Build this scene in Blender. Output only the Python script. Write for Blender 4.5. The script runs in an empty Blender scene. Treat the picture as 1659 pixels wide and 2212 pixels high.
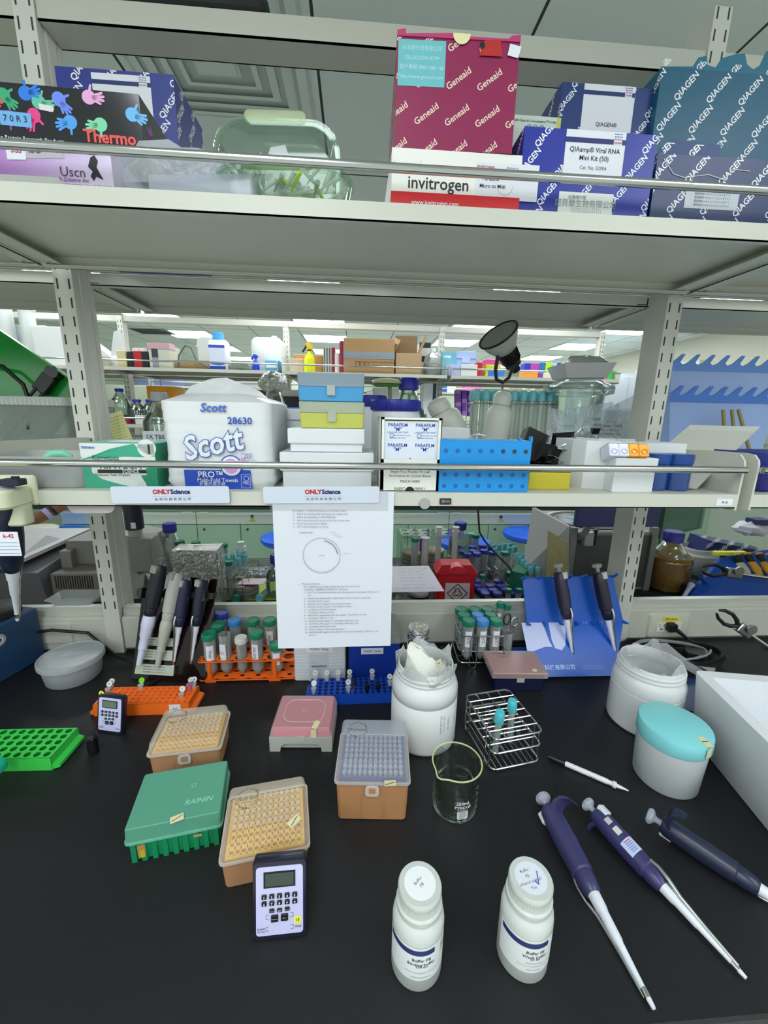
import bpy, bmesh, math, random
from mathutils import Vector, Matrix
PI=math.pi; sin=math.sin; cos=math.cos
random.seed(7)
sc=bpy.context.scene; COL=sc.collection
# ---------------------------------------------------------------- camera
F,YAW,PIT,ROL,HC=888.4,.0724,.2305,.019,.6405
fw=Vector((sin(YAW)*cos(PIT),cos(YAW)*cos(PIT),-sin(PIT)))
r_=Vector((cos(YAW),-sin(YAW),0)); u_=r_.cross(fw)
RT=cos(ROL)*r_+sin(ROL)*u_; UP=-sin(ROL)*r_+cos(ROL)*u_
cd=bpy.data.cameras.new('camera'); cam=bpy.data.objects.new('camera',cd); COL.objects.link(cam)
cd.sensor_fit='VERTICAL'; cd.sensor_height=36; cd.lens=F/2212*36; cd.clip_start=.02; cd.clip_end=60
cam.matrix_world=Matrix(((RT.x,UP.x,-fw.x,0),(RT.y,UP.y,-fw.y,0),(RT.z,UP.z,-fw.z,HC),(0,0,0,1)))
sc.camera=cam
# ---------------------------------------------------------------- world, exposure
w=bpy.data.worlds.new('world'); sc.world=w; w.use_nodes=True
w.node_tree.nodes['Background'].inputs[0].default_value=(.93,1,.97,1)
w.node_tree.nodes['Background'].inputs[1].default_value=.6
sc.view_settings.view_transform='Standard'; sc.view_settings.look='None'
sc.view_settings.gamma=1; sc.view_settings.use_curve_mapping=False
sc.view_settings.exposure=.32
try: sc.cycles.transparent_max_bounces=28; sc.cycles.max_bounces=8; sc.cycles.sample_clamp_indirect=4
except Exception: pass
LAMP=11
CEIL=1.70; SH2=.509; SH3=.953      # heights above the worktop
# points of the place: where the view line of an image point meets a plane
def ray(x,y): return fw+RT*((x-829.5)/F)+UP*((1106-y)/F)
O=Vector((0,0,HC))
def AZ(x,y,z=0): d=ray(x,y); return O+d*((z-HC)/d.z)
def AY(x,y,Y): d=ray(x,y); return O+d*(Y/d.y)
# ---------------------------------------------------------------- materials
def S(h,a=1):
    h=h.lstrip('#'); h=h if len(h)==6 else ''.join(q*2 for q in h); c=[int(h[i:i+2],16)/255 for i in (0,2,4)]
    return tuple((x/12.92 if x<=.04045 else ((x+.055)/1.055)**2.4) for x in c)+(a,)
MC={}
def M(h,rough=.5,metal=0,emit=0,noise=0,nscale=60,coat=0,spec=.5):
    k=(h,rough,metal,emit,noise,nscale,coat,spec)
    if k in MC: return MC[k]
    m=bpy.data.materials.new('mat_'+h.strip('#')); m.use_nodes=True; nt=m.node_tree; b=nt.nodes['Principled BSDF']
    b.inputs['Base Color'].default_value=S(h); b.inputs['Roughness'].default_value=rough; b.inputs['Metallic'].default_value=metal
    b.inputs['Specular IOR Level'].default_value=spec
    if coat: b.inputs['Coat Weight'].default_value=coat; b.inputs['Coat Roughness'].default_value=.1
    if emit: b.inputs['Emission Color'].default_value=S(h); b.inputs['Emission Strength'].default_value=emit
    if noise:
        n=nt.nodes.new('ShaderNodeTexNoise'); n.inputs['Scale'].default_value=nscale; n.inputs['Detail'].default_value=6
        t=nt.nodes.new('ShaderNodeTexCoord'); nt.links.new(t.outputs['Object'],n.inputs['Vector'])
        r=nt.nodes.new('ShaderNodeMix'); r.data_type='RGBA'; c=S(h)
        r.inputs[6].default_value=tuple(max(0,x*(1-noise)) for x in c[:3])+(1,); r.inputs[7].default_value=tuple(min(1,x*(1+noise)) for x in c[:3])+(1,)
        nt.links.new(n.outputs['Fac'],r.inputs[0]); nt.links.new(r.outputs[2],b.inputs['Base Color'])
        bp=nt.nodes.new('ShaderNodeBump'); bp.inputs['Strength'].default_value=min(.5,noise*1.5); bp.inputs['Distance'].default_value=.001
        nt.links.new(n.outputs['Fac'],bp.inputs['Height']); nt.links.new(bp.outputs[0],b.inputs['Normal'])
    MC[k]=m; return m
def C(h,fac=.35,rough=.3,tint='#ffffff',fres=.6,bump=0,bs=60):
    """see-through plastic or glass: what lies behind shows through, the rest is surface"""
    k=('c',h,fac,rough,tint,fres,bump,bs)
    if k in MC: return MC[k]
    m=bpy.data.materials.new('clear_'+h.strip('#')); m.use_nodes=True; nt=m.node_tree; N=nt.nodes; L=nt.links
    b=N['Principled BSDF']
    if fac<=.14: N.remove(b); b=N.new('ShaderNodeBsdfGlossy'); b.inputs['Color'].default_value=(.93,.95,.94,1); b.inputs['Roughness'].default_value=max(.03,rough); fac*=.5; fres*=.9
    else: b.inputs['Base Color'].default_value=S(h); b.inputs['Roughness'].default_value=rough
    t=N.new('ShaderNodeBsdfTransparent'); t.inputs[0].default_value=S(tint)
    lw=N.new('ShaderNodeLayerWeight'); lw.inputs['Blend'].default_value=.3
    mm=N.new('ShaderNodeMath'); mm.operation='MULTIPLY_ADD'; mm.inputs[1].default_value=fres; mm.inputs[2].default_value=fac; mm.use_clamp=True
    L.new(lw.outputs['Fresnel'],mm.inputs[0])
    mx=N.new('ShaderNodeMixShader'); L.new(mm.outputs[0],mx.inputs[0]); L.new(t.outputs[0],mx.inputs[1]); L.new(b.outputs[0],mx.inputs[2])
    L.new(mx.outputs[0],N['Material Output'].inputs[0])
    if bump:
        n=N.new('ShaderNodeTexNoise'); n.inputs['Scale'].default_value=bs; tc=N.new('ShaderNodeTexCoord'); L.new(tc.outputs['Object'],n.inputs['Vector'])
        bp=N.new('ShaderNodeBump'); bp.inputs['Strength'].default_value=bump; bp.inputs['Distance'].default_value=.004
        L.new(n.outputs['Fac'],bp.inputs['Height']); L.new(bp.outputs[0],b.inputs['Normal']); L.new(bp.outputs[0],lw.inputs['Normal'])
    MC[k]=m; return m
WHITE=M('#eef0f0',.5); BLACK=M('#141416',.45); INK=M('#26262b',.6); STEEL=M('#c9cac8',.18,1); CHROME=M('#e6e6e4',.12,1)
CREAM=M('#cacbbf',.38); CREAMB=M('#d8d8ce',.45,0,0,.06,300); GLASS=C('#e8efee',.03,.03,'#f6fbf9',.55)
CLEARP=C('#e9edee',.16,.15,'#f4f7f8',.6); FROST=C('#e6e9ea',.42,.35,'#f2f4f6',.45); TAPE=M('#e2d8ae',.6); PAPER=M('#e6e8f0',.65)
# ---------------------------------------------------------------- mesh builder
def foil():
    m=bpy.data.materials.new('aluminium_foil'); m.use_nodes=True; N=m.node_tree.nodes; L=m.node_tree.links; b=N['Principled BSDF']; b.inputs['Base Color'].default_value=S('#d6d6d4'); b.inputs['Metallic'].default_value=.9; b.inputs['Roughness'].default_value=.28
    t=N.new('ShaderNodeTexCoord'); v=N.new('ShaderNodeTexNoise'); v.inputs['Scale'].default_value=55; v.inputs['Detail'].default_value=3; v.inputs['Distortion'].default_value=2.5; L.new(t.outputs['Object'],v.inputs['Vector'])
    p=N.new('ShaderNodeBump'); p.inputs['Strength'].default_value=1; p.inputs['Distance'].default_value=.01; L.new(v.outputs['Fac'],p.inputs['Height']); L.new(p.outputs[0],b.inputs['Normal']); return m
FOIL=foil()
TC={}
def textmesh(s,size,bold,shear,align):
    k=(s,size,bold,shear,align)
    if k not in TC:
        c=bpy.data.curves.new('t','FONT'); c.body=s; c.size=size; c.offset=bold*size; c.shear=shear; c.align_x=align; c.align_y='CENTER'
        c.resolution_u=2 if size>.006 else 1
        o=bpy.data.objects.new('t',c); me=bpy.data.meshes.new_from_object(o)
        TC[k]=([v.co.copy() for v in me.vertices],[tuple(p.vertices) for p in me.polygons])
        bpy.data.objects.remove(o); bpy.data.curves.remove(c); bpy.data.meshes.remove(me)
    return TC[k]
def frame(o,x,y):
    x=Vector(x).normalized(); y=Vector(y).normalized(); z=x.cross(y); o=Vector(o)
    return Matrix(((x.x,y.x,z.x,o.x),(x.y,y.y,z.y,o.y),(x.z,y.z,z.z,o.z),(0,0,0,1)))
def rrect(w,d,r,n=4,cx=0,cy=0):
    r=min(r,w/2-1e-5,d/2-1e-5); o=[]
    for k,(sx,sy) in enumerate(((1,1),(-1,1),(-1,-1),(1,-1))):
        for i in range(n+1):
            a=PI/2*(k+i/n); o.append((cx+sx*(w/2-r)+r*cos(a),cy+sy*(d/2-r)+r*sin(a)))
    return o
def circ(r,n=24,cx=0,cy=0,ry=None): return [(cx+r*cos(2*PI*i/n),cy+(ry or r)*sin(2*PI*i/n)) for i in range(n)]
class G:
    def __init__(s,T=None): s.v=[];s.f=[];s.m=[];s.T=T or Matrix()
    def add(s,vs,fs,m,T=None):
        b=len(s.v); A=s.T@T if T else s.T
        s.v+= [A@Vector(v) for v in vs]; s.f+=[tuple(b+i for i in f) for f in fs]; s.m+=[m]*len(fs); return s
    def box(s,x0,y0,z0,x1,y1,z1,m,T=None):
        return s.add([(x0,y0,z0),(x1,y0,z0),(x1,y1,z0),(x0,y1,z0),(x0,y0,z1),(x1,y0,z1),(x1,y1,z1),(x0,y1,z1)],
            [(3,2,1,0),(4,5,6,7),(0,1,5,4),(1,2,6,5),(2,3,7,6),(3,0,4,7)],m,T)
    def loft(s,rings,m,cap=(1,1),T=None,closed=0):
        n=len(rings[0]); vs=[p for r in rings for p in r]; fs=[]; K=len(rings)
        for k in range(K-1+closed):
            a=k*n; b=((k+1)%K)*n
            fs+=[(a+i,a+(i+1)%n,b+(i+1)%n,b+i) for i in range(n)]
        if cap[0]: fs.append(tuple(range(n-1,-1,-1)))
        if cap[1]: fs.append(tuple((K-1)*n+i for i in range(n)))
        return s.add(vs,fs,m,T)
    def lathe(s,prof,m,n=24,T=None,cap=(1,1)):
        return s.loft([[(r*cos(2*PI*i/n),r*sin(2*PI*i/n),z) for i in range(n)] for r,z in prof],m,cap,T)
    def cyl(s,r,z0,z1,m,n=20,cx=0,cy=0,T=None,r2=None):
        r2=r if r2 is None else r2; e=min(r,abs(z1-z0))*.08
        P=[(r-e,z0),(r,z0+e),(r2,z1-e),(r2-e,z1)]
        return s.loft([[(cx+q*cos(2*PI*i/n),cy+q*sin(2*PI*i/n),z) for i in range(n)] for q,z in P],m,(1,1),T)
    def rbox(s,w,d,h,m,r=.004,b=.0015,cx=0,cy=0,z0=0,tw=None,td=None,T=None,n=3,hollow=0,floor=.002):
        tw=tw or w; td=td or d
        def R(k,i,z): W=w+(tw-w)*k-2*i; D=d+(td-d)*k-2*i; return [(x,y,z) for x,y in rrect(W,D,max(r-i,.0004),n,cx,cy)]
        rings=[R(0,b,z0),R(0,0,z0+b),R(1,0,z0+h-b),R(1,b,z0+h)]
        if hollow: rings=rings[:2]+[R(1,0,z0+h),R(1,hollow,z0+h),R(0,hollow,z0+floor)]
        return s.loft(rings,m,(1,1),T)
    def prism(s,pts,z0,z1,m,T=None): return s.loft([[(x,y,z0) for x,y in pts],[(x,y,z1) for x,y in pts]],m,(1,1),T)
    def tube(s,pts,r,m,n=8,closed=0,T=None):
        P=[Vector(p) for p in pts]; R=[]; K=len(P); up=None
        for i in range(K):
            a=P[i-1] if (i or closed) else P[0]; b=P[(i+1)%K] if (i<K-1 or closed) else P[i]
            t=(b-a).normalized()
            if up is None: up=t.orthogonal().normalized()
            up=(up-t*up.dot(t)); up=up.normalized() if up.length>1e-6 else t.orthogonal().normalized()
            sd=t.cross(up); rr=r[i] if isinstance(r,(list,tuple)) else r
            R.append([P[i]+up*rr*cos(2*PI*k/n)+sd*rr*sin(2*PI*k/n) for k in range(n)])
        return s.loft(R,m,(0,0) if closed else (1,1),T,closed)
    def poly(s,pts,m,T=None): return s.add([(p[0],p[1],p[2] if len(p)>2 else 0) for p in pts],[tuple(range(len(pts)))],m,T)
    def disc(s,r,m,T=None,n=24,z=0,cx=0,cy=0): return s.add([(cx+r*cos(2*PI*i/n),cy+r*sin(2*PI*i/n),z) for i in range(n)],[tuple(range(n))],m,T)
    def ring(s,r0,r1,m,T=None,n=24,z=0,a0=0,a1=2*PI):
        vs=[];fs=[]
        for i in range(n+1):
            a=a0+(a1-a0)*i/n; vs+=[(r0*cos(a),r0*sin(a),z),(r1*cos(a),r1*sin(a),z)]
        fs=[(2*i,2*i+1,2*i+3,2*i+2) for i in range(n)]
        return s.add(vs,fs,m,T)
    def text(s,t,size,m,T,bold=.012,shear=0,align='CENTER',dz=.0002,sx=1):
        v,f=textmesh(t,size,bold,shear,align)
        return s.add([(p.x*sx,p.y,dz) for p in v],f,m,T)
    def pattern(s,t,size,m,T,w,h,dx,dy,ang,off=0,dz=.0002,bold=.03):
        """the same word printed slantwise all over a w x h face, cut at its edges"""
        v,f=textmesh(t,size,bold,0,'CENTER'); bm=bmesh.new(); ca,sa=cos(ang),sin(ang); j=0; y=-dy
        while y<h+dy:
            x=-dx+((j*off)%dx)
            while x<w+dx:
                vs=[bm.verts.new((x+p.x*ca-p.y*sa,y+p.x*sa+p.y*ca,dz)) for p in v]
                for q in f:
                    try: bm.faces.new([vs[i] for i in q])
                    except ValueError: pass
                x+=dx
            y+=dy; j+=1
        for co,no in (((0,0,0),(-1,0,0)),((w,0,0),(1,0,0)),((0,0,0),(0,-1,0)),((0,h,0),(0,1,0))):
            bmesh.ops.bisect_plane(bm,geom=bm.verts[:]+bm.edges[:]+bm.faces[:],plane_co=co,plane_no=no,clear_outer=True)
        bm.verts.index_update(); s.add([x.co.copy() for x in bm.verts],[tuple(x.index for x in q.verts) for q in bm.faces],m,T); bm.free(); return s
    def holes(s,nx,ny,px,py,r,depth,m,mi=None,cx=0,cy=0,z=0,n=12,mx=0,my=0,T=None,floor=1):
        """a plate pierced by nx*ny round wells"""
        mi=mi or m; W=nx*px;H=ny*py
        for i in range(nx):
            for j in range(ny):
                x=cx-W/2+(i+.5)*px; y=cy-H/2+(j+.5)*py; o=[];c=[]
                for k in range(n):
                    a=2*PI*(k+.5)/n; ca,sa=cos(a),sin(a); q=max(abs(ca),abs(sa)); o.append((x+ca/q*px/2,y+sa/q*py/2,z)); c.append((x+r*ca,y+r*sa,z))
                a=[(n+k,n+(k+1)%n,(k+1)%n,k) for k in range(n)]
                s.add(o+c,a,m,T)
                lo=[(p[0],p[1],z-depth) for p in c]; s.add(c+lo,[(k,(k+1)%n,n+(k+1)%n,n+k)[::-1] for k in range(n)]+([tuple(n+k for k in range(n))] if floor else []),mi,T)
        if mx or my:
            a,b=W/2,H/2; A,B=a+mx,b+my
            s.add([(cx-A,cy-B,z),(cx+A,cy-B,z),(cx+A,cy+B,z),(cx-A,cy+B,z),(cx-a,cy-b,z),(cx+a,cy-b,z),(cx+a,cy+b,z),(cx-a,cy+b,z)],[(0,1,5,4),(1,2,6,5),(2,3,7,6),(3,0,4,7)],m,T)
        return s
    def build(s,name,parent=None,smooth=.7,loc=None,rz=0):
        me=bpy.data.meshes.new(name); me.from_pydata([tuple(v) for v in s.v],[],s.f)
        ms=[]; idx=[]
        for m in s.m:
            if m not in ms: ms.append(m)
            idx.append(ms.index(m))
        for m in ms: me.materials.append(m)
        me.polygons.foreach_set('material_index',idx)
        if smooth:
            me.polygons.foreach_set('use_smooth',[True]*len(me.polygons)); me.set_sharp_from_angle(angle=smooth)
        me.update()
        o=bpy.data.objects.new(name,me); COL.objects.link(o)
        if parent: o.parent=parent
        if loc is not None: o.location=loc
        if rz: o.rotation_euler=(0,0,rz)
        return o
def tag(o,label,cat,group=None,kind=None):
    o['label']=label; o['category']=cat
    if group: o['group']=group
    if kind: o['kind']=kind
    return o
def struct(o): o['kind']='structure'; return o
def thing(name,label,cat,loc=(0,0,0),rz=0,group=None):
    o=bpy.data.objects.new(name,None); o.empty_display_size=.02; COL.objects.link(o); o.location=loc; o.rotation_euler=(0,0,rz)
    return tag(o,label,cat,group)
def dup(r,loc=None,rz=None,label=None,group=None,par=None):
    c=r.copy(); COL.objects.link(c)
    if par: c.parent=par
    if loc is not None: c.location=loc
    if rz is not None: c.rotation_euler=(0,0,rz)
    if label: c['label']=label
    if group: c['group']=group
    for k in [k for k in CH.get(r.name,r.children)]: 
        d=dup(k,par=c)
    return c
CH={}
def aim(o,p0,p1,roll=0):
    p0=Vector(p0);p1=Vector(p1); z=(p1-p0).normalized(); x=Vector((0,1,0)).cross(z)
    if x.length<1e-3: x=Vector((1,0,0))
    x.normalize(); y=z.cross(x); q=Matrix.Rotation(roll,4,z)
    o.matrix_world=Matrix.Translation(p0)@q.to_4x4()@Matrix(((x.x,y.x,z.x,0),(x.y,y.y,z.y,0),(x.z,y.z,z.z,0),(0,0,0,1)))
    return o
FR=lambda x,y,z: frame((x,y,z),(1,0,0),(0,0,1))      # a face that looks towards the camera side (-Y)
TP=lambda x,y,z: frame((x,y,z),(1,0,0),(0,1,0))      # a face that looks up
# ================================================================ THE ROOM
def grid_mat():
    m=bpy.data.materials.new('ceiling_tiles'); m.use_nodes=True; nt=m.node_tree; N=nt.nodes; L=nt.links; b=N['Principled BSDF']
    g=N.new('ShaderNodeTexCoord'); sp=N.new('ShaderNodeSeparateXYZ'); L.new(g.outputs['Object'],sp.inputs[0]); fs=[]
    for ax,off in ((0,.12),(1,-.31)):
        a=N.new('ShaderNodeMath'); a.operation='ADD'; a.inputs[1].default_value=off+62; L.new(sp.outputs[ax],a.inputs[0])
        d=N.new('ShaderNodeMath'); d.operation='DIVIDE'; d.inputs[1].default_value=.62; L.new(a.outputs[0],d.inputs[0])
        f=N.new('ShaderNodeMath'); f.operation='FRACT'; L.new(d.outputs[0],f.inputs[0])
        s=N.new('ShaderNodeMath'); s.operation='SUBTRACT'; s.inputs[1].default_value=.5; L.new(f.outputs[0],s.inputs[0])
        q=N.new('ShaderNodeMath'); q.operation='ABSOLUTE'; L.new(s.outputs[0],q.inputs[0])
        c=N.new('ShaderNodeMath'); c.operation='GREATER_THAN'; c.inputs[1].default_value=.4925; L.new(q.outputs[0],c.inputs[0]); fs.append(c)
    mx=N.new('ShaderNodeMath'); mx.operation='MAXIMUM'; L.new(fs[0].outputs[0],mx.inputs[0]); L.new(fs[1].outputs[0],mx.inputs[1])
    r=N.new('ShaderNodeMix'); r.data_type='RGBA'; r.inputs[6].default_value=S('#e6eeea'); r.inputs[7].default_value=S('#33403c')
    L.new(mx.outputs[0],r.inputs[0]); L.new(r.outputs[2],b.inputs['Base Color']); b.inputs['Roughness'].default_value=.8
    return m
def panel(x0,x1,y0,y1,z,hx=[]):
    pass
g=G(); g.box(-6,-2.5,CEIL,5,11,CEIL+.05,grid_mat()); struct(g.build('ceiling',smooth=0))
g=G(); g.box(-6,-2.5,-.92,5,11,-.9,M('#cdd2cb',.35)); struct(g.build('floor',smooth=0))
g=G(); g.box(-6,10,-.9,5,10.1,CEIL,M('#c3ccb8',.6)); struct(g.build('wall_back',smooth=0))
g=G(); g.box(4.4,-1,-.9,4.5,10,CEIL,M('#d9d6c6',.6)); struct(g.build('wall_right',smooth=0))
g=G(); g.box(-5.1,-1,-.9,-5,10,CEIL,M('#b9c8ae',.6)); struct(g.build('wall_left',smooth=0))
# door frame of the right wall, far right
g=G(); g.box(4.33,5.2,-.9,4.4,5.32,1.3,M('#e4e4d2',.5)); g.box(4.33,6.3,-.9,4.4,6.42,1.3,M('#e4e4d2',.5)); g.box(4.33,5.2,1.3,4.4,6.42,1.4,M('#e4e4d2',.5)); d=struct(g.build('door_1',smooth=0))
g=G(); g.box(4.385,5.32,-.9,4.39,6.3,1.3,M('#a8c4cf',.3)); g.build('door_leaf',d,smooth=0)
# lamps: recessed panels in the tile grid
LM=M('#f4fbff',.5,0,LAMP); LM2=M('#f4fbfe',.5,0,LAMP*.58); LM3=M('#f4fbfd',.5,0,LAMP*.72)
rows=[(4.78,0),(6.05,0),(7.3,0),(8.6,0)]
li=0
def lamp(x,y,w,d,lab,grp=None,LM=LM):
    t=thing('ceiling_light',lab,'ceiling light',(x,y,CEIL),0,grp)
    g=G(); g.box(-w/2,-d/2,-.006,w/2,d/2,-.004,LM); g.build('diffuser',t,0)
    g=G(); e=.012
    for a in ((-w/2-e,-d/2-e,w/2+e,-d/2),(-w/2-e,d/2,w/2+e,d/2+e),(-w/2-e,-d/2,-w/2,d/2),(w/2,-d/2,w/2+e,d/2)): g.box(a[0],a[1],-.01,a[2],a[3],0,WHITE)
    g.build('frame',t,0); return t
names={-2.3:'above the left rack post',-.42:'in the middle of the room',1.45:'right of the clip-on lamp',3.3:'at the right wall'}
for y,z in rows:
    for x in (-2.3,-.42,1.45,3.3):
        near={4.78:'nearest row behind the shelf edge',6.05:'second row',7.3:'third row',8.6:'last row'}[y]
        lamp(x,y+.3,.58,.56,'white ceiling light panel, %s, %s'%(near,names[x]))
# the room goes on behind the photographer: its lamps light the front of everything
for x in (-2.3,-.42,1.45):
    for y in (-.55,-1.8): lamp(x,y,.58,1.16,'long ceiling light panel over the aisle behind the bench','ceiling lights over the near aisle',LM2)
for x,y in ((-2.3,3.5),(-.42,3.5),(1.45,3.5),(3.3,3.5),(-2.3,2.68),(-.9,2.68),(.5,2.68),(1.9,2.68)): lamp(x,y,.58,.56,'unseen ceiling light panel over the aisle beyond the bench, nearer row added as fill','unseen ceiling lights over the middle aisle, nearer row added as fill',LM3)  # nearer row of panels is added, hidden by the shelf, to brighten far drawers
# air diffusers
def diffuser(x,y,s,lab):
    g=G(); a=s/2
    for k in range(5):
        q=a*(1-k*.19); g.loft([[(-q,-q,-.001-k*.004),(q,-q,-.001-k*.004),(q,q,-.001-k*.004),(-q,q,-.001-k*.004)],[(-q*.86,-q*.86,-.012-k*.001),(q*.86,-q*.86,-.012-k*.001),(q*.86,q*.86,-.012-k*.001),(-q*.86,q*.86,-.012-k*.001)]],M('#dde6e1',.5),(0,0))
    g.box(-a*.2,-a*.2,-.02,a*.2,a*.2,-.002,M('#dde6e1',.5)); g.box(-a,-a,-.004,a,a,-.001,M('#c9d3ce',.6))
    tag(g.build('air_diffuser',smooth=0,loc=(x,y,CEIL)),lab,'air vent')
diffuser(-.43,1.56,.56,'square stepped ceiling air diffuser above the top shelf beam')
def vent(x,y,w,d,lab):
    t=thing('air_vent',lab,'air vent',(x,y,CEIL)); g=G(); g.box(-w/2,-d/2,-.008,w/2,d/2,0,M('#c8cec8',.5)); g.build('frame',t,0)
    g=G(); 
    for k in range(9): yy=-d/2+.03+k*(d-.06)/8; g.box(-w/2+.03,yy-.007,-.012,w/2-.03,yy+.007,-.009,M('#3c4744',.6))
    g.build('slats',t,0)
vent(-.35,5.55,.42,.24,'slotted ceiling air vent right behind the middle light panel')
vent(2.15,5.5,.45,.3,'slotted ceiling air vent near the right post')
vent(-3.1,4.9,.5,.5,'slotted ceiling air vent at the upper left, behind the measuring cylinders')
vent(-2.75,6.2,.5,.4,'slotted ceiling air vent left of the far rack post')
# dark ductwork edge above the top beam
g=G(); g.rbox(.30,.065,.035,M('#1d1f21',.6),.02,.01); g.T=Matrix.Translation((.05,0,.0)); g.rbox(.2,.06,.05,M('#2a2c2e',.6),.02,.015)
tag(g.build('black_bag',loc=(-.33,1.085,1.4255)),'black folded bag lying on the beam above the top shelf','bag')
# ================================================================ RACK UNITS
def post(x,y,z0,z1,slots=(0,9),lab='',grp=None,par=None):
    """slotted channel upright; front face at y"""
    W=.04; D=.075; t=thing('rack_post',lab,'post',(x,y,z0),0,grp)
    g=G(); h=z1-z0; prof=[(-W/2,0),(W/2,0),(W/2,.012),(W/2-.002,.014),(W/2-.002,.026),(W/2,.028),(W/2,.055),(W/2-.003,.057),(W/2-.003,.06),(W/2,.062),(W/2,D),(-W/2,D)]
    g.prism(prof,0,h,CREAMB)
    dk=M('#3a403c',.8); p=.0385; k=0; zz=slots[0]
    while zz<min(h,slots[1]):
        for sx in (-.0125,.0125): g.box(sx-.0017,-.0004,zz,sx+.0017,.001,zz+.021,dk)
        zz+=p
    g.build('slotted_channel',t,.3); return t
def shelf(x0,x1,yf,yb,z,lab,lip=.026,mid=0,name='rack_shelf',grp=None,plate=1,raillab=1):
    """z = top of board; lip hangs under the front edge"""
    t=thing(name,lab,'shelf',((x0+x1)/2,yf,z),0,grp); w=(x1-x0)/2; d=yb-yf; s=1 if d>0 else -1
    g=G(); g.box(-w,0,-.004,w,d,0,CREAM); g.box(-w,0,-lip,w,s*.0025,-.004,CREAM); g.box(-w,0,-lip,w,s*.012,-lip+.002,CREAM)
    g.box(-w,d-s*.0025,-lip,w,d,-.004,CREAM); g.box(-w,d-s*.02,-lip,w,d,-lip+.002,CREAM); g.build('shelf_board',t,0)
    for sx in (-1,1):
        g=G(); a=w-.004
        g.box(min(sx*a,sx*(a-.003)),s*.004,-lip+.003,max(sx*a,sx*(a-.003)),d,-.004,CREAM)
        g.box(min(sx*a,sx*(a-.03)),s*.02,-lip+.004,max(sx*a,sx*(a-.03)),d,-lip+.006,CREAM)
        T=Matrix.Translation((sx*(a-.015),d-s*.03,-lip+.003)); g.cyl(.004,-.0015,.001,STEEL,10,T=T); g.build('side_bracket',t,0)
        if plate:
            g=G(); sz=.075
            pr=[(0,-lip-.004),(.012,-lip-.006),(d*s,-lip-.006),(d*s,sz*.9),(.03,sz),(.012,sz-.002),(.002,sz-.012),(0,sz-.02)]
            T=Matrix(((0,0,1,sx*w+(0 if sx>0 else -.004)),(s,0,0,0),(0,1,0,0),(0,0,0,1)))
            g.prism(pr,0,.004,CREAM,T); g.build('side_plate',t,0)
    g=G(); g.tube([(-w,-s*.006,.0465 if mid else .042),(w,-s*.006,.0465 if mid else .042)],.0064,STEEL,12)
    g.build('rail',t)
    return t
# own bench ------------------------------------------------------
BM=M('#1b1b1e',.42,0,0,.25,900,0,.4)
g=G(); g.rbox(3.6,1.52,.03,BM,.004,.003,cx=.1,cy=.285+.76,z0=-.03); b=tag(g.build('bench_worktop'),'black matte laboratory worktop filling the foreground','worktop')
for i,x in enumerate((-1.6,-.4,.8)):
    t=thing('base_cabinet','pale base cabinet under the black worktop','cabinet',(x,.34,-.9),0,'cabinets under the near worktop')
    g=G(); g.box(0,0,.08,1.19,1.4,.87,M('#cdd2c8',.5)); g.box(.03,.03,0,1.16,1.37,.08,M('#444',.7)); g.build('body',t,0)
    for k in range(2):
        g=G(); g.box(.01+k*.59,-.018,.1,.59+k*.59,0,.86,M('#a9bfae',.5)); d=g.build('door',t,0)
        g=G(); g.tube([(.1+k*.59,-.018,.8),(.1+k*.59,-.04,.8),(.3+k*.59,-.04,.8),(.3+k*.59,-.018,.8)],.005,STEEL); g.build('handle',d)
# service ledge that carries the posts
LG=CREAM
def ledge(x0,x1,lab):
    t=thing('service_ledge',lab,'ledge',(x0,1.05,0)); w=x1-x0
    g=G(); pr=[(.0,.012),(.0,.098),(.004,.102),(.012,.104),(.012,.12),(.02,.1245),(.036,.1245),(.04,.12),(.04,.012),(.036,0),(.012,0)]
    T=Matrix(((0,0,1,0),(1,0,0,0),(0,1,0,0),(0,0,0,1))); g.prism(pr,0,w,LG,T); g.box(0,.016,.124,w,.034,.1266,M('#d9dbd4',.25,.2)); g.build('trunking',t,.3)
    return t
XL,XR,SP=-.6435,.7801,1.4236
# ledge pieces sit between the posts
ledge(XL-SP+.022,XL-.022,'cream cable trunking ledge left of the left post'); lg=ledge(XL+.022,XR-.022,'cream cable trunking ledge between the two slotted posts'); ledge(XR+.022,XR+SP-.022,'cream cable trunking ledge right of the right post')
def socket(x,z,lab,grp=None):
    t=thing('power_socket',lab,'socket',(x,1.05,z)); g=G(); T=frame((0,0,0),(1,0,0),(0,0,1))
    g.loft([[(a,b,0) for a,b in rrect(.13,.08,.008)],[(a,b,.006) for a,b in rrect(.122,.072,.008)],[(a,b,.008) for a,b in rrect(.11,.06,.006)]],M('#cfcfbe',.4),(0,1),T)
    g.box(-.04,-.0105,-.017,.035,-.008,.012,M('#e8e8e2',.4)); g.box(-.024,-.0095,.017,.024,-.008,.029,M('#f2e420',.5)); g.text('ERS-2A-4',.009,INK,frame((0,-.0095,.023),(1,0,0),(0,0,1)))
    for sx in (-.026,): 
        g.box(sx-.008,-.0108,.0,sx-.006,-.0104,.008,INK);g.box(sx+.006,-.0108,.0,sx+.008,-.0104,.008,INK);g.cyl(.003,0,.0004,INK,8,T=frame((sx,-.0105,-.008),(1,0,0),(0,0,1)))
    g.build('faceplate',t,.4)
socket(.925,.052,'cream power socket with a yellow ERS-2A-4 sticker on the trunking')
g=G(); g.loft([[(a,b,0) for a,b in rrect(.1,.06,.006)],[(a,b,.005) for a,b in rrect(.095,.055,.006)]],M('#cfcfbe',.4),(0,1),frame((0,0,0),(1,0,0),(0,0,1)))
tag(g.build('blank_socket_plate',loc=(-.8,1.05,.06)),'blank cream socket plate behind the blue heating block','socket')
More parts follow.
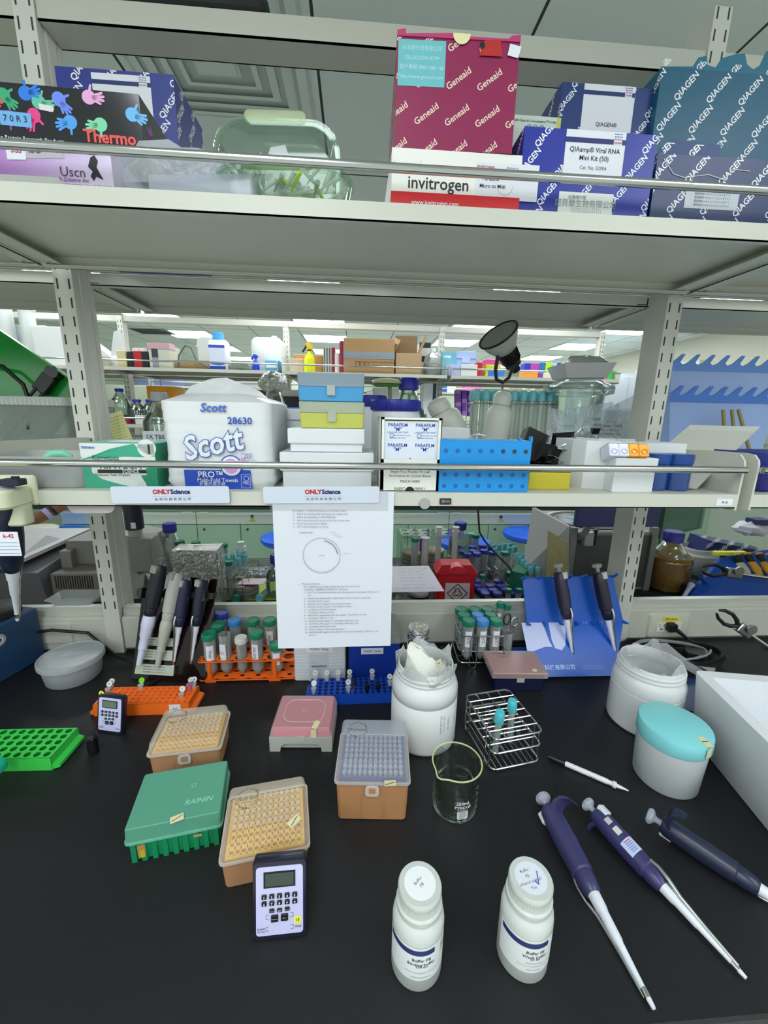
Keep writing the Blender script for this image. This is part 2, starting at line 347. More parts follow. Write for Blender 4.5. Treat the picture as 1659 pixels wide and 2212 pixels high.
post(XL,1.045,0,1.5,(.13,1.6),'cream slotted rack post left, rising from the worktop past the shelves')
post(XR,1.045,0,1.5,(.13,1.6),'cream slotted rack post right, rising from the worktop past the shelves')
for x in (XL-SP,XR+SP): post(x,1.045,0,1.5,(.13,1.6),'cream slotted rack post outside the frame','outer rack posts')
# top beams
for x0,x1,l in ((XL-SP,XL,'left of the left post'),(XL,XR,'spanning between the two posts above the boxes'),(XR,XR+SP,'right of the right post')):
    g=G(); g.box(x0+.021,1.05,1.383,x1-.021,1.053,1.425,CREAM); g.box(x0+.021,1.05,1.383,x1-.021,1.12,1.386,CREAM); g.box(x0+.021,1.117,1.383,x1-.021,1.12,1.425,CREAM); g.box(x0+.021,1.053,1.42,x1-.021,1.117,1.423,CREAM)
    tag(g.build('top_beam',smooth=0),'cream top beam of the rack, '+l,'beam')
    g=G(); g.box(x0+.021,1.112,.955,x1-.021,1.116,1.02,CREAM); g.box(x0+.021,1.085,.955,x1-.021,1.116,.957,CREAM)
    for xx in (.3,.7): g.cyl(.005,0,.0006,M('#7a7f78',.6),10,T=frame((x0+xx*(x1-x0),1.1117,.972),(1,0,0),(0,0,1)))
    tag(g.build('back_beam',smooth=0),'cream cross beam under the top shelf, '+l,'beam')
# shelves: front and back side, three bays
for nm,x0,x1,pl in (('left',XL-SP+.0,-.65,0),('middle',-.632,.712,1),('right',.744,XR+SP,0)):
    where={'left':'in the bay left of the left post','middle':'between the two posts','right':'in the bay at the right edge'}[nm]
    shelf(x0,x1,.7076,1.04,SH2,'cream rack shelf with chrome rail, waist-high, '+where,mid=1)
    shelf(x0,x1,1.47,1.125,SH2,'cream rack shelf, rear side, lower level, '+where,mid=1,plate=0)
for nm,x0,x1 in (('left',XL-SP+.0,-.648),('middle',-.638,.76),('right',.772,XR+SP)):
    where={'left':'left of the left post','middle':'over the middle of the bench','right':'right of the right post'}[nm]
    shelf(x0,x1,.7076,1.0,SH3,'cream top shelf with chrome rail, '+where,plate=0)
    shelf(x0,x1,1.40,1.112,SH3+.0,'cream top shelf, rear side, '+where,plate=0)
# ================================================================ TOP SHELF: boxes
LEAN=0
def edges(xl,xr,yb,Y): a=AY(xl,yb,Y);b=AY(xr,yb,Y); return a.x,b.x
def place_box(name,lab,cat,xl,xr,ytop,Y,z0,dep,m,sides=None,rz=0,group=None,yref=None,top=None):
    """upright carton: image left/right edge of its front, top edge, front plane Y, standing on z0"""
    yr=yref or ytop+20
    a=AY(xl,yr,Y); b=AY(xr,yr,Y); h=AY((xl+xr)/2,ytop,Y).z-z0; w=b.x-a.x
    t=thing(name,lab,cat,(a.x,Y,z0),rz,group); return t,w,h
QM='#f0f2f8'
def carton(t,w,h,d,m,edge=None,top=1,name='carton'):
    g=G(); g.box(0,0,0,w,d,h,m); return g
def qia_label(g,w,h,x0,z0,lw,lh,lines,dy=-.0003,bar='#23306e'):
    T=FR(x0,dy,z0); g.poly([(0,0,0),(lw,0,0),(lw,lh,0),(0,lh,0)],PAPER,T); g.poly([(0,lh-.010,.0001),(lw,lh-.010,.0001),(lw,lh-.017,.0001),(0,lh-.017,.0001)],M(bar,.5),T)
    for i,(t,s,b,yy) in enumerate(lines): g.text(t,s,INK,T@Matrix.Translation((lw/2,lh*yy,0)),b)
    u=lw*.14; 
    g.poly([(lw*.8,lh-.017,.0002),(lw*.8+u,lh-.017,.0002),(lw*.8+u,lh,.0002),(lw*.8,lh,.0002)],PAPER,T)
    for i in range(5):
        for j in range(3): g.disc(u*.07,M('#3a50a0',.5),T,8,.0004,lw*.8+u*(.1+.2*i),lh-.010+.0035*j)
    g.text('QIAGEN',u*.24,M('#c03040',.5),T@Matrix.Translation((lw*.8+u/2,lh-.0145,.0002)),.03)
def top_text(g,t,w,d,h,m,size,dx,dy,ang): g.pattern(t,size,m,TP(0,0,h),w,d,dx,dy,ang)
# magenta Geneaid carton stands on the invitrogen box
Yb=.735
a=AY(845,430,Yb); b_=AY(1120,448,Yb); w=b_.x-a.x; h=AY(850,318,Yb).z-SH3
t=thing('reagent_box','white invitrogen reagent box with red bottom band, under the magenta carton','box',(a.x,Yb,SH3))
g=G(); iv=M('#f1f0ea',.5); g.box(0,0,0,w,.2,h,iv); g.box(-.0004,-.0004,.004,w+.0004,0,.028,M('#d8282c',.4)); g.box(-.0004,0,.004,0,.2,.028,M('#d8282c',.4))
g.text('www.invitrogen.com',.009,PAPER,FR(w*.34,-.0006,.014)); g.text('invitrogen',.024,INK,FR(w*.36,-.0003,h*.47),.01)
g.poly([(0,0,0),(.1,0,0),(.1,.05,0),(0,.05,0)],PAPER,FR(w*.65,-.0003,h-.062)); g.text('invitrogen',.007,M('#c04050'),FR(w*.72,-.0005,h-.018)); g.text('PureLink™',.0075,INK,FR(w*.78,-.0005,h-.034)); g.text('Micro to Midi',.0075,INK,FR(w*.78,-.0005,h-.044)); g.text('Store at r.t.',.004,INK,FR(w*.93,-.0005,h-.018)); g.text('50 Reaction',.004,INK,FR(w*.93,-.0005,h-.026))
g.ring(.022,.0225,M('#8fa2b5'),FR(w*.12,-.0003,h*.9),20,0,PI*1.1,PI*1.9); g.ring(.012,.0125,M('#8fa2b5'),FR(w*.88,-.0003,h*.5),20,0,PI,PI*2)
g.build('carton',t,0)
a2=AY(853,315,Yb+.004); b2=AY(1103,328,Yb+.004); w2=b2.x-a2.x; ht=AY(860,62,Yb+.004).z-(SH3+h); htr=AY(1112,102,Yb).z-(SH3+h)
t=thing('reagent_carton','tall magenta Geneaid carton with torn top and teal supplier sticker','box',(a2.x,Yb+.004,SH3+h+.0005),math.radians(-2))
g=G(); mg=M('#8e1d50',.42,0,0,.05,20); mg2=M('#b8376f',.45)
H=(ht+htr)/2
g.box(0,0,0,w2,.24,H,mg); g.pattern('Geneaid',.0125,M('#f0dccb',.5),FR(0,0,0),w2,H,.0465,.046,math.radians(35),.0,bold=.012)
g.pattern('Geneaid',.0125,M('#f0dccb',.5),frame((0,.24,0),(0,-1,0),(0,0,1)),.24,H,.0465,.046,math.radians(35)); g.pattern('Geneaid',.0125,M('#f0dccb',.5),TP(0,0,H),w2,.24,.0465,.046,math.radians(35))
T=FR(.002,-.0004,H-.062); g.poly([(0,0,0),(.07,0,0),(.07,.056,0),(0,.056,0)],M('#6cbcc4',.5),T)
for i,s in enumerate(('台灣總代理有限公司','TEL:(02)2541-8399','客戶專線 0800-588-158','http://www.geneaid.com')): g.text(s,.0066,M('#bfe6e8'),T@Matrix.Translation((.035,.046-.0115*i,.0)),.0)
g.build('carton',t,0)
g=G(); fl=[(0,0),(0,.006)]
pr=[(0,0),(0,.004),(.012,.006),(.012,.001),(.105,.0),(.112,-.012),(.125,-.016),(.138,-.012),(.145,.001),(.15,.003),(.16,.0),(.17,-.007),(w2-.012,-.012),(w2-.008,.004),(w2,.004),(w2,-.02),(0,-.02)]
pr=[(0,-.003),(0,.004),(.012,.006),(.013,0),(w2*.42,.003),(w2*.5,.003),(w2*.56,.004),(w2*.6,0),(w2*.9,0),(w2*.93,.004),(w2,.005),(w2,-.003)]
g.prism(pr,0,.0015,mg2,FR(0,-.0002,H)); g.poly([(.013*cos(PI+PI*i/12),.013*sin(PI+PI*i/12),0) for i in range(13)],M('#e9dfae',.6),FR(w2*.52,-.0022,H+.003)); g.poly([(0,0,0),(.035,.0,0),(.03,.02,0),(.006,.018,0)],M('#b8231f',.5),FR(w2*.67,-.0022,H-.022)); g.disc(.004,BLACK,FR(w2*.69,-.0026,H-.01),10)
g.poly([(0,0,0),(.016,-.003,0),(.02,.011,0),(.003,.014,0)],PAPER,FR(w2*.9,-.0022,H-.02)); g.build('torn_flap',t,0)
# QIAGEN cartons
def qia(lab,xl,xr,yt,Y,z0,d,col,yb,rz=0,top_c=None,pat=(.052,.036),sz=.0125,extra=None,dx=0):
    a=AY(xl,yb,Y); b=AY(xr,yb,Y); w=b.x-a.x; h=AY(xl+(xr-xl)*.3,yt,Y).z-z0
    t=thing('reagent_kit_box',lab,'box',(a.x,Y,z0),rz); g=G(); m=M(col,.38,0,0,.04,15); g.box(0,0,0,w,d,h,m); q=M(QM,.5)
    for T_,w_ in ((FR(0,0,0),w),(frame((0,d,0),(0,-1,0),(0,0,1)),d),(frame((w,0,0),(0,1,0),(0,0,1)),d)): g.pattern('QIAGEN',sz,q,T_,w_,h,pat[0]*1.12,pat[1]*1.1,math.radians(50),pat[0]*.45,bold=.02)
    if extra: extra(g,w,h)
    g.build('carton',t,0); return t,w,h
def ex1(g,w,h):
    qia_label(g,w,h,w*.31,h*.42,w*.45,h*.58,[('QIAamp® Viral RNA',.0095,.014,.64),('Mini Kit (50)',.0095,.014,.49),('Cat. No. 52904',.007,.0,.31),('Store at room temperature (15–25°C)',.0044,0,.16)],dy=-.0006)
    g.poly([(0,0,0),(w*.42,0,0),(w*.42,h*.29,0),(0,h*.29,0)],M('#e4e8e2',.5),FR(w*.3,-.0006,h*.04))
    g.text('台灣總代理',.006,M('#6a7280'),FR(w*.37,-.0007,h*.27),0,align='LEFT'); g.text('諾貝爾生物有限公司',.0115,M('#8c949c'),FR(w*.51,-.0007,h*.2),.0)
    for i in range(4): g.text('0 2 7 8 0 1 2 3 5 6 8 7 9 2 1',.0045,M('#8c949c'),FR(w*.52,-.0007,h*(.145-.03*i)),0)
qia('royal blue QIAamp Viral RNA Mini Kit box at the shelf front',1119,1398,277,.737,SH3,.16,'#20309c',455,extra=ex1)
def ex2(g,w,h):
    qia_label(g,w,h,w*.24,h*.2,w*.56,h*.8,[('QIAGEN®',.0095,.014,.74),('Plasmid Mini Kit (25)',.0095,.014,.62),('Cat. No. 12123',.0075,0,.51),('Store at room temperature (15–25°C)',.0046,0,.43)],dy=-.0006)
    T=FR(w*.27,-.001,h*.25); g.poly([(0,0,0),(.012,0,0),(.012,.013,0),(0,.013,0)],M('#f3a63c'),T); g.poly([(.014,0,0),(.025,0,0),(.025,.013,0),(.014,.013,0)],M('#f2b765'),T)
    for s in (1,-1): g.box(-.006,-.001,0,.006,.001,.0004,BLACK,T@Matrix.Translation((.006,.0065,0))@Matrix.Rotation(s*PI/4,4,'Z'))
    for i in range(3): g.text('Safety data sheet caution wash hands',.003,M('#70543a'),FR(w*.5,-.0008,h*(.36-.035*i)),0)
z0=.0
Y2=.915; zz=AY(1300,290,Y2).z
qia('navy QIAGEN Plasmid Mini Kit box standing behind the royal blue box',1203,1398,180,Y2,SH3,.12,'#1f3a78',300,extra=ex2)
def ex3(g,w,h):
    T=FR(0,-.0004,0)
qia('large teal QIAGEN carton at the right end with torn lid',1403,1700,148,.90,SH3,.13,'#0f5a78',340,pat=(.058,.046),sz=.0155)
t0=bpy.data.objects['reagent_kit_box.002']; 
g=G(); tl=M('#176a86',.45); wR=AY(1700,340,.9).x-AY(1403,340,.9).x; hR=AY(1403+.3*297,148,.9).z-SH3
pr=[(0,0),(.06,.004),(.068,.018),(.084,.022),(.088,.008),(.105,.005),(.114,.02),(.14,.028),(.158,.03),(.166,.014),(.18,.007),(.192,.014),(.2,.036),(wR,.05),(wR,0)]
g.prism(pr,0,.0015,tl,FR(0,.002,hR)); g.pattern('QIAGEN',.014,M(QM),FR(.0,.0,hR),wR,.012,.07,.05,.8); g.rbox(.11,.012,.02,C('#dfe8e4',.55,.4,bump=.5),.005,.004,T=Matrix.Translation((.25,.06,hR+.03))); g.build('torn_lid',t0,0)
def ex4(g,w,h):
    g.poly([(0,0,0),(w*.4,0,0),(w*.4,h*.36,0),(0,h*.36,0)],M('#c5ccd2',.5),FR(w*.24,-.0006,h*.3))
    g.text('台灣總代理',.006,M('#4a6290'),FR(w*.34,-.0008,h*.6),0)
    for i in range(4): g.text('客服專線 0 8 0 0 2 1 2 3 5 6 8 7 9 2',.0042,M('#6d7682'),FR(w*.44,-.0008,h*(.5-.05*i)),0)
    tr=M('#d8d4c8',.6)
    for pts in (((.01,h*.93),(.03,h*.74),(.05,h*.7),(.09,h*.76),(.12,h*.7)),((.12,h*.7),(.13,h*.85),(.16,h*.84))): g.tube([(x,-.0006,z) for x,z in pts],.0007,tr,4)
t,w_,h_=qia('dark navy QIAGEN carton with torn cardboard front in the right corner',1402,1690,335,.745,SH3,.14,'#1d3566',470,pat=(.052,.04),sz=.0135,extra=ex4)
g=G(); pr=[(0,0),(.004,.012),(.02,.024),(.105,.02),(.107,.0)]
g.prism(pr,0,.002,M('#1f3e74',.45),FR(.0,.004,h_-.002)); g.pattern('QIAGEN',.0135,M(QM),FR(.006,.0018,h_+.001),.09,.015,.05,.05,.8); g.build('torn_flap',t,0)
# small zymo box between
a=AY(1100,310,.86);b_=AY(1198,310,.86); h=AY(1150,250,.86).z-SH3; w=b_.x-a.x
t=thing('reagent_box','pale Clean and Concentrator kit box wedged behind the blue boxes','box',(a.x,.86,SH3)); g=G(); g.box(0,0,0,w,.1,h,M('#cfdcd0',.5)); g.box(w,0,0,w+.008,.1,h,M('#c9c96a',.5))
g.text('DNA Clean & Concentrator™-5 Kit',.0055,INK,FR(w*.5,-.0003,h-.008),.01); g.text('ZYMO RESEARCH',.006,M('#4a6a58'),FR(w*.5,-.0003,h-.03),0)
for i in range(5): g.ring(.0035,.0048,M('#3f8a7a'),FR(w*(.4+.07*i),-.0003,h-.018-.004*(i%2)),12)
g.build('carton',t,0)
# left group --------------------------------------------------
a=AY(245,400,.80)
t=thing('reagent_box','lilac Uscn reagent box with butterfly logo and paper sticker','box',(AY(-40,300,.735).x,.735,SH3))
w=AY(246,400,.735).x-AY(-40,300,.735).x; h=AY(240,322,.735).z-SH3
m=bpy.data.materials.new('lilac_print'); m.use_nodes=True; nt=m.node_tree; tc=nt.nodes.new('ShaderNodeTexCoord'); sp=nt.nodes.new('ShaderNodeSeparateXYZ'); mr=nt.nodes.new('ShaderNodeMapRange'); mr.inputs[2].default_value=w; cr=nt.nodes.new('ShaderNodeMix'); cr.data_type='RGBA'; cr.inputs[6].default_value=S('#b070c4'); cr.inputs[7].default_value=S('#ddd2ea')
nt.links.new(tc.outputs['Object'],sp.inputs[0]); nt.links.new(sp.outputs[0],mr.inputs[0]); nt.links.new(mr.outputs[0],cr.inputs[0]); nt.links.new(cr.outputs[2],nt.nodes['Principled BSDF'].inputs[0])
g=G(); g.box(0,0,0,w,.13,h,m); g.text('Uscn',.018,M('#4c3a58'),FR(w*.68,-.0004,h*.46),.0); g.text('Life Science Inc',.008,M('#6a4f78'),FR(w*.66,-.0004,h*.3),0,.3); 
for i in range(2): g.text('www.uscnk.com www.uscnk.cn info@uscnk.com',.004,M('#4c3a58'),FR(w*.76,-.0004,h*(.2-.09*i)),0)
bf=[(0,0),(.004,.006),(-.002,.012),(.003,.024),(.009,.027),(.013,.02),(.01,.012),(.014,.004),(.018,-.004),(.008,0),(.004,-.006)]; g.poly([(x,y,0) for x,y in bf],BLACK,FR(w*.82,-.0005,h*.4))
T=FR(w*.2,-.0005,h*.68); g.poly([(0,0,0),(.075,.004,0),(.075,.024,0),(0,.018,0)],M('#b9b6bc'),T); g.poly([(-.004,-.002,.0002),(.022,-.001,.0002),(.024,.021,.0002),(-.004,.02,.0002)],PAPER,T); g.text('SGS',.009,M('#c03038'),T@Matrix.Translation((.01,.01,.0004)),.02); g.text('ISO',.012,M('#55555c'),T@Matrix.Translation((.036,.012,.0004)),.02)
g.build('carton',t,0); zl=h
# glove box: black with hand prints
def hand(g,x,y,s,ang,col,T):
    A=T@Matrix.Translation((x,y,0))@Matrix.Rotation(ang,4,'Z')@Matrix.Scale(s,4); m=M(col,.5); pts=[]
    g.poly([(.5*cos(q)*.9,.42*sin(q),.0) for q in [2*PI*i/14 for i in range(14)]],m,A)
    for k,(b,l) in enumerate(((-.5,.75),(-.22,1),(.02,1.05),(.26,.95),(1.25,.6))):
        D=A@Matrix.Rotation(b,4,'Z'); g.poly([(.2,-.1,.0004),(.35+l*.6,-.07,.0004),(.4+l*.6,0,.0004),(.35+l*.6,.07,.0004),(.2,.1,.0004)],m,D)
Yg=.80; zb=SH3+zl+.012
xa=AY(-60,250,Yg).x; xb=AY(300,250,Yg).x; w=xb-xa; h=AY(290,196,Yg).z-zb
t=thing('glove_box','glossy black glove box printed with coloured handprints, Thermo Scientific lettering','box',(xa,Yg,zb),math.radians(1.5)); g=G(); bk=M('#1b1a22',.16,0,0,0,60,.6); g.box(0,0,0,w,.22,h,bk)
T=FR(0,-.0004,0); cols=['#e04a3e','#2fa878','#1f7be0','#6a8af0','#e8a8d8','#6cb8f0','#f0a048','#e83a8a','#8a3ab0','#5fc0a0','#7fd8a8','#4aa0ec']
pos=[(.1,.8),(.2,.83),(.33,.88),(.52,.84),(.7,.9),(.95,.72),(.02,.5),(.36,.6),(.22,.55),(.4,.78),(.75,.55),(.57,.55)]
for (x,y),c in zip(pos,cols): hand(g,x*w,y*h,h*.23,random.uniform(-1,1)-(0 if y>.6 else 2),c,T)
g.poly([(w*.16,h*.44,.0006),(w*.34,h*.43,.0006),(w*.345,h*.62,.0006),(w*.16,h*.63,.0006)],M('#6fb2e6'),T); g.text('7 0 R 3',.012,INK,FR(w*.25,-.0014,h*.53),0); g.poly([(w*.4,h*.68,.0006),(w*.48,h*.66,.0006),(w*.485,h*.74,.0006),(w*.4,h*.76,.0006)],M('#e3dcdc'),T)
g.box(.0,-.0,-.0115,w*.9,.05,0,bk); g.text('Thermo',.024,M('#e8504e'),FR(w*.8,-.0006,h*.38),.03,0); g.text('SCIENTIFIC',.0085,PAPER,FR(w*.8,-.0006,h*.18),.0); g.text('Pierce Protein Research Products',.008,PAPER,FR(w*.3,-.0006,h*.28),.0)
T=frame((w,0,0),(0,1,0),(0,0,1))
for i,(x,y) in enumerate(((.03,.6),(.06,.3),(.09,.7),(.13,.35),(.16,.7),(.19,.3))): hand(g,x,y*h,h*.17,1.2,['#a03ab8','#e84a3a','#e8368a','#2f62c8','#3fa83f','#e85a3a'][i],T)
g.build('carton',t,0)
def ex5(g,w,h): qia_label(g,w,h,w*.3,h*.05,w*.5,h*.93,[('QIAprep® Spin',.0095,.01,.86),('Miniprep Kit (250)',.0095,.01,.79)],dy=-.0006)
qia('blue QIAprep Spin Miniprep Kit box behind the black glove box',152,393,150,.95,SH3,.15,'#2a388c',400,extra=ex5,pat=(.052,.045),sz=.0155)
# clear bags and strips
g=G(); pl=C('#eef2f8',.35,.12,'#f2f5fa',.7,.9,70)
def blob(g,cx,cy,cz,rx,ry,rz,m,amp=.2,nu=18,nv=10,seed=1,flat=0,T=None):
    R=random.Random(seed); ph=[R.uniform(0,6) for _ in range(8)]; rings=[]
    for j in range(nv+1):
        th=PI*j/nv; rg=[]
        for i in range(nu):
            p=2*PI*i/nu; q=1+amp*(sin(3*p+ph[0]+2*th)+sin(5*p+ph[1]-3*th)*.6+sin(7*th+ph[2]+2*p)*.5)/2
            z=-cos(th)*rz*q; 
            if flat and z<-rz*flat: z=-rz*flat
            rg.append((cx+rx*sin(th)*cos(p)*q,cy+ry*sin(th)*sin(p)*q,cz+z))
        rings.append(rg)
    return g.loft(rings,m,(1,1),T)
p=AY(360,350,.78); blob(g,0,0,.045,.125,.05,.05,pl,.35,seed=3,flat=.85); g.box(-.07,-.02,.005,.06,.03,.03,M('#cfc6ba',.6))
tag(g.build('plastic_bag',loc=(p.x-.005,.80,SH3)),'crumpled clear plastic bag of labware between lilac box and glass dish','bag')
g=G(); g.rbox(.16,.05,.032,C('#eef2f8',.3,.08,'#f2f5fa',.7),.004,.002,hollow=.001); g.rbox(.15,.04,.004,M('#d9cdbf',.5),.004,.001,z0=.012); 
p=AY(440,400,.74); tag(g.build('plastic_strip_box',loc=(p.x,.755,SH3+.001),rz=-.12),'flat clear plastic strip box at the shelf edge beside the glass dish','box')
g=G(); 
g.loft([[(-.07,-.012,0),(.07,-.012,0),(.09,.02,0),(-.09,.02,0)],[(-.07,-.012,.012),(.06,-.012,.012),(.05,.02,.014),(-.09,.02,.014)]],C('#dfe4da',.5,.2)); p=AY(50,378,.72)
tag(g.build('plastic_tray',loc=(p.x-.01,.728,SH3)),'low white plastic wedge lying in front of the lilac box','tray')
# glass dish standing on edge, and the lower glass dish with tips in it
def dish(t,w,d,h,m,rim,th=.005,r=.045,hs=(-1,1)):
    g=G(); g.rbox(w*.9,d*.9,h,m,r,.004,tw=w,td=d,hollow=th,floor=th,n=8); g.loft([[(x,y,h-.001) for x,y in rrect(w+.006,d+.006,r+.003,8)],[(x,y,h+.003) for x,y in rrect(w+.006,d+.006,r+.003,8)],[(x,y,h+.003) for x,y in rrect(w-2*th,d-2*th,r,8)],[(x,y,h-.001) for x,y in rrect(w-2*th,d-2*th,r,8)]],m,(0,0),None,1)
    g.build('dish_body',t)
    for s in hs: g=G(); g.rbox(w*.5,.018,.006,rim,.012,.002,cx=0,cy=s*(d/2+.006),z0=h-.003); g.build('rim_handle',t)
GL=C('#e6f2ea',.05,.03,'#f2faf5',.5); GR=C('#dcebc4',.3,.08,'#e6f0d6',.5)
pl_=AY(470,350,.86); pr_=AY(742,360,.86); wd=pr_.x-pl_.x; hd=AY(600,268,.86).z-SH3-.006
t=thing('glass_dish','clear rectangular glass baking dish standing upright, pale green handle on top','dish',((pl_.x+pr_.x)/2,.885,SH3+hd/2+.01)); t.rotation_euler=(math.radians(96),0,math.radians(-3)); dish(t,wd-.01,hd-.022,.045,GL,GR,hs=(1,))
t=thing('glass_dish','low glass dish full of pipette tips in front of the upright one','dish',(AY(620,400,.80).x,.785,SH3),math.radians(-4)); dish(t,.215,.1,.05,GL,GR)
g=G(); R=random.Random(5)
for i in range(42):
    x,y=R.uniform(-.07,.07),R.uniform(-.03,.03); T=Matrix.Translation((x,y,.012+R.uniform(0,.03)))@Matrix.Rotation(R.uniform(0,6),4,'Z')@Matrix.Rotation(R.uniform(.6,1.5),4,'X')
    g.lathe([(.0006,0),(.0012,.006),(.0035,.03),(.0042,.04)],C('#f0f6ea',.5,.3) if i%6 else M('#d6ee40',.5),8,T)
o=g.build('loose_tips',loc=(AY(620,400,.80).x,.785,SH3+.006),rz=-.07); tag(o,'heap of loose white pipette tips in the glass dish','tips',kind='stuff')
g=G(); g.loft([[(-.03,0,0),(.03,0,0),(.03,.003,0),(-.03,.003,0)],[(-.028,.01,.05),(.025,.01,.058),(.025,.013,.058),(-.028,.013,.05)],[(-.012,.02,.095),(.012,.02,.1),(.012,.022,.1),(-.012,.022,.095)]],C('#e8ecf0',.5,.3)); p=AY(605,330,.83)
tag(g.build('folded_bag',loc=(p.x,.79,SH3+.02)),'folded clear bag sticking up out of the low glass dish','bag')
# ================================================================ MIDDLE SHELF
def sp(xl,xr,yt,Y,z0,yr=None):
    a=AY(xl,yr or yt,Y).x; b=AY(xr,yr or yt,Y).x; return a,b-a,AY((xl+xr)/2,yt,Y).z-z0
Z2=SH2
# Kimtech box
x,w,h=sp(178,336,958,.735,Z2,1010)
t=thing('wiper_box','green and white delicate task wiper box, 280 count, left on the shelf','box',(x,.735,Z2),math.radians(1)); g=G(); wh=M('#dfe6e2',.4); gr=M('#3fa98a',.4); dg=M('#23906c',.4)
g.box(0,0,0,w,.11,h,wh); T=FR(0,-.0003,0); g.poly([(0,h*.62,0),(w*.16,h*.72,0),(w*.4,h*.88,0),(w*.7,h*.99,0),(w,h,0),(w,h*.72,0),(w*.8,h*.7,0),(w*.6,h*.71,0),(0,h*.64,0)],gr,T)
g.poly([(0,0,0),(0,h*.64,0),(w*.12,h*.6,0),(w*.12,h*.35,0),(w*.25,h*.2,0),(w*.5,h*.08,0),(w*.75,0,0)],gr,T); g.poly([(w*.2,h*.62,.0001),(w*.2,h*.3,.0001),(w*.86,h*.3,.0001),(w*.86,h*.62,.0001)],wh,T); g.poly([(w*.86,0,0),(w*.74,h*.45,0),(w*.9,h*.46,0),(w,h*.5,0),(w,0,0)],dg,T)
g.disc(h*.2,wh,T,20,.0001,w*.9,h*.9); g.poly([(w*.74,h*.99,.0001),(w*.8,h*.86,.0001),(w*.9,h*.76,.0001),(w,h*.74,.0001),(w,h,.0001)],wh,T); g.text('1',.022,INK,T@Matrix.Translation((w*.93,h*.87,.0002)),.03)
g.poly([(w*.02,h*.93,.0001),(w*.2,h*.92,.0001),(w*.2,h*.88,.0001),(w*.03,h*.88,.0001)],M('#3048b8'),T); g.text('Kimberly-Clark',.004,PAPER,T@Matrix.Translation((w*.11,h*.9,.0002)),0)
g.text('Kimwipes',.011,M('#1d6f58'),T@Matrix.Translation((w*.33,h*.68,.0003)),.01); g.text('KIMTECH',.0165,INK,T@Matrix.Translation((w*.52,h*.51,.0003)),.02); g.box(w*.2,-.0006,h*.34,w*.86,-.0002,h*.42,INK); g.text('SCIENCE',.007,PAPER,T@Matrix.Translation((w*.65,h*.38,.0006)),.01); g.text('Delicate Task Wipers',.0065,M('#34504a'),T@Matrix.Translation((w*.4,h*.3,.0003)),.0); g.text('280',.011,PAPER,T@Matrix.Translation((w*.77,h*.1,.0003)),.02)
T=TP(0,0,h); g.poly([(0,0,.0002),(w,0,.0002),(w,.11,.0002),(0,.11,.0002)],M('#7fbfa8'),T); g.poly([(w*.25,.03,.0004),(w*.75,.03,.0004),(w*.85,.055,.0004),(w*.75,.08,.0004),(w*.25,.08,.0004),(w*.15,.055,.0004)],M('#e9edee'),T)
g.box(w,0,0,w+.0006,.11,h,dg); g.build('carton',t,0)
# Scott towel pack: soft plastic wrapped block
x,w,h=sp(345,588,868,.735,Z2,950)
t=thing('paper_towel_pack','large white plastic-wrapped multifold paper towel pack with blue Scott lettering','paper towels',(x,.735,Z2)); SM=M('#dfe2e4',.3,0,0,.03,30,.3); W=w;D=.20
def soft(k,i):
    zz=h*k; o=[]
    for (a,b) in rrect(W-2*i,D-2*i,.02,6,W/2,D/2): o.append((a,b,zz))
    return o
g=G(); rg=[]
for k in range(26):
    f=k/25; wob=.0004*sin(k*2.1)+.0003*sin(k*5.3); ins=wob+(.006*(1-f*12) if f<.08 else 0)+(.003*sin(f*3)); rg.append([(a,b,h*f) for a,b in rrect(W-2*ins,D-2*ins,.02,6,W/2,D/2)])
rg.append([(a,b,h+.006) for a,b in rrect(W-.02,D-.03,.03,6,W/2,D/2)])
hp=AY(450,812,.80).z-Z2
rg.append([(W/2+(a-W/2),b,h+.012+.004*sin(a*60)) for a,b in rrect(W-.06,D-.07,.03,6,W/2,D/2)])
g.loft(rg,SM); 
g.loft([[(W*.1,.05,h+.004),(W*.9,.05,h+.002),(W*.9,.15,h),(W*.1,.15,h)],[(W*.2,.06,hp-.018),(W*.8,.065,hp-.022),(W*.8,.1,hp-.024),(W*.2,.1,hp-.02)],[(W*.38,.07,hp-.004),(W*.52,.07,hp-.002),(W*.52,.085,hp-.003),(W*.38,.085,hp-.004)]],C('#d3d6d8',.8,.25,bump=.4,bs=40))
g.build('wrapped_stack',t,.9)
g=G(); T=FR(0,-.0015,0); B=M('#2a52b0',.45); T2=T@Matrix.Translation((0,0,.0015))
g.poly([(W*.19,h*.02,0),(W*.80,h*.0,0),(W*.79,h*.225,0),(W*.19,h*.225,0)],M('#1d4fc0',.4),T)
g.text('Scott',.056,B,T@Matrix.Translation((W*.46,h*.52,0))@Matrix.Rotation(.22,4,'Z'),.045,.2,sx=.85); g.text('Scott',.056,M('#dfe4ea',.4),T@Matrix.Translation((W*.46,h*.52,.0004))@Matrix.Rotation(.22,4,'Z'),.022,.2,sx=.85)
g.text('Scott',.02,M('#4a68b8'),T@Matrix.Translation((W*.49,h*.93,0)),.03,.2); g.text('28630',.0165,B,T@Matrix.Translation((W*.72,h*.79,0)),.02)
g.text('250',.0085,B,T@Matrix.Translation((W*.77,h*.39,0)),.0); g.tube([(W*.72,-.0046,h*.365),(W*.82,-.0046,h*.365),(W*.82,-.0046,h*.42),(W*.72,-.0046,h*.42)],.0004,B,4,1); g.text('Sheets / Pochettes',.0035,B,T@Matrix.Translation((W*.78,h*.345,0)),0)
g.text('PRO™',.015,PAPER,T2@Matrix.Translation((W*.43,h*.17,0)),.02); g.text('Multi-Fold Towels',.0095,PAPER,T2@Matrix.Translation((W*.49,h*.105,0)),.01); g.text('折疊式擦手紙',.0075,PAPER,T2@Matrix.Translation((W*.44,h*.06,0)),0); 
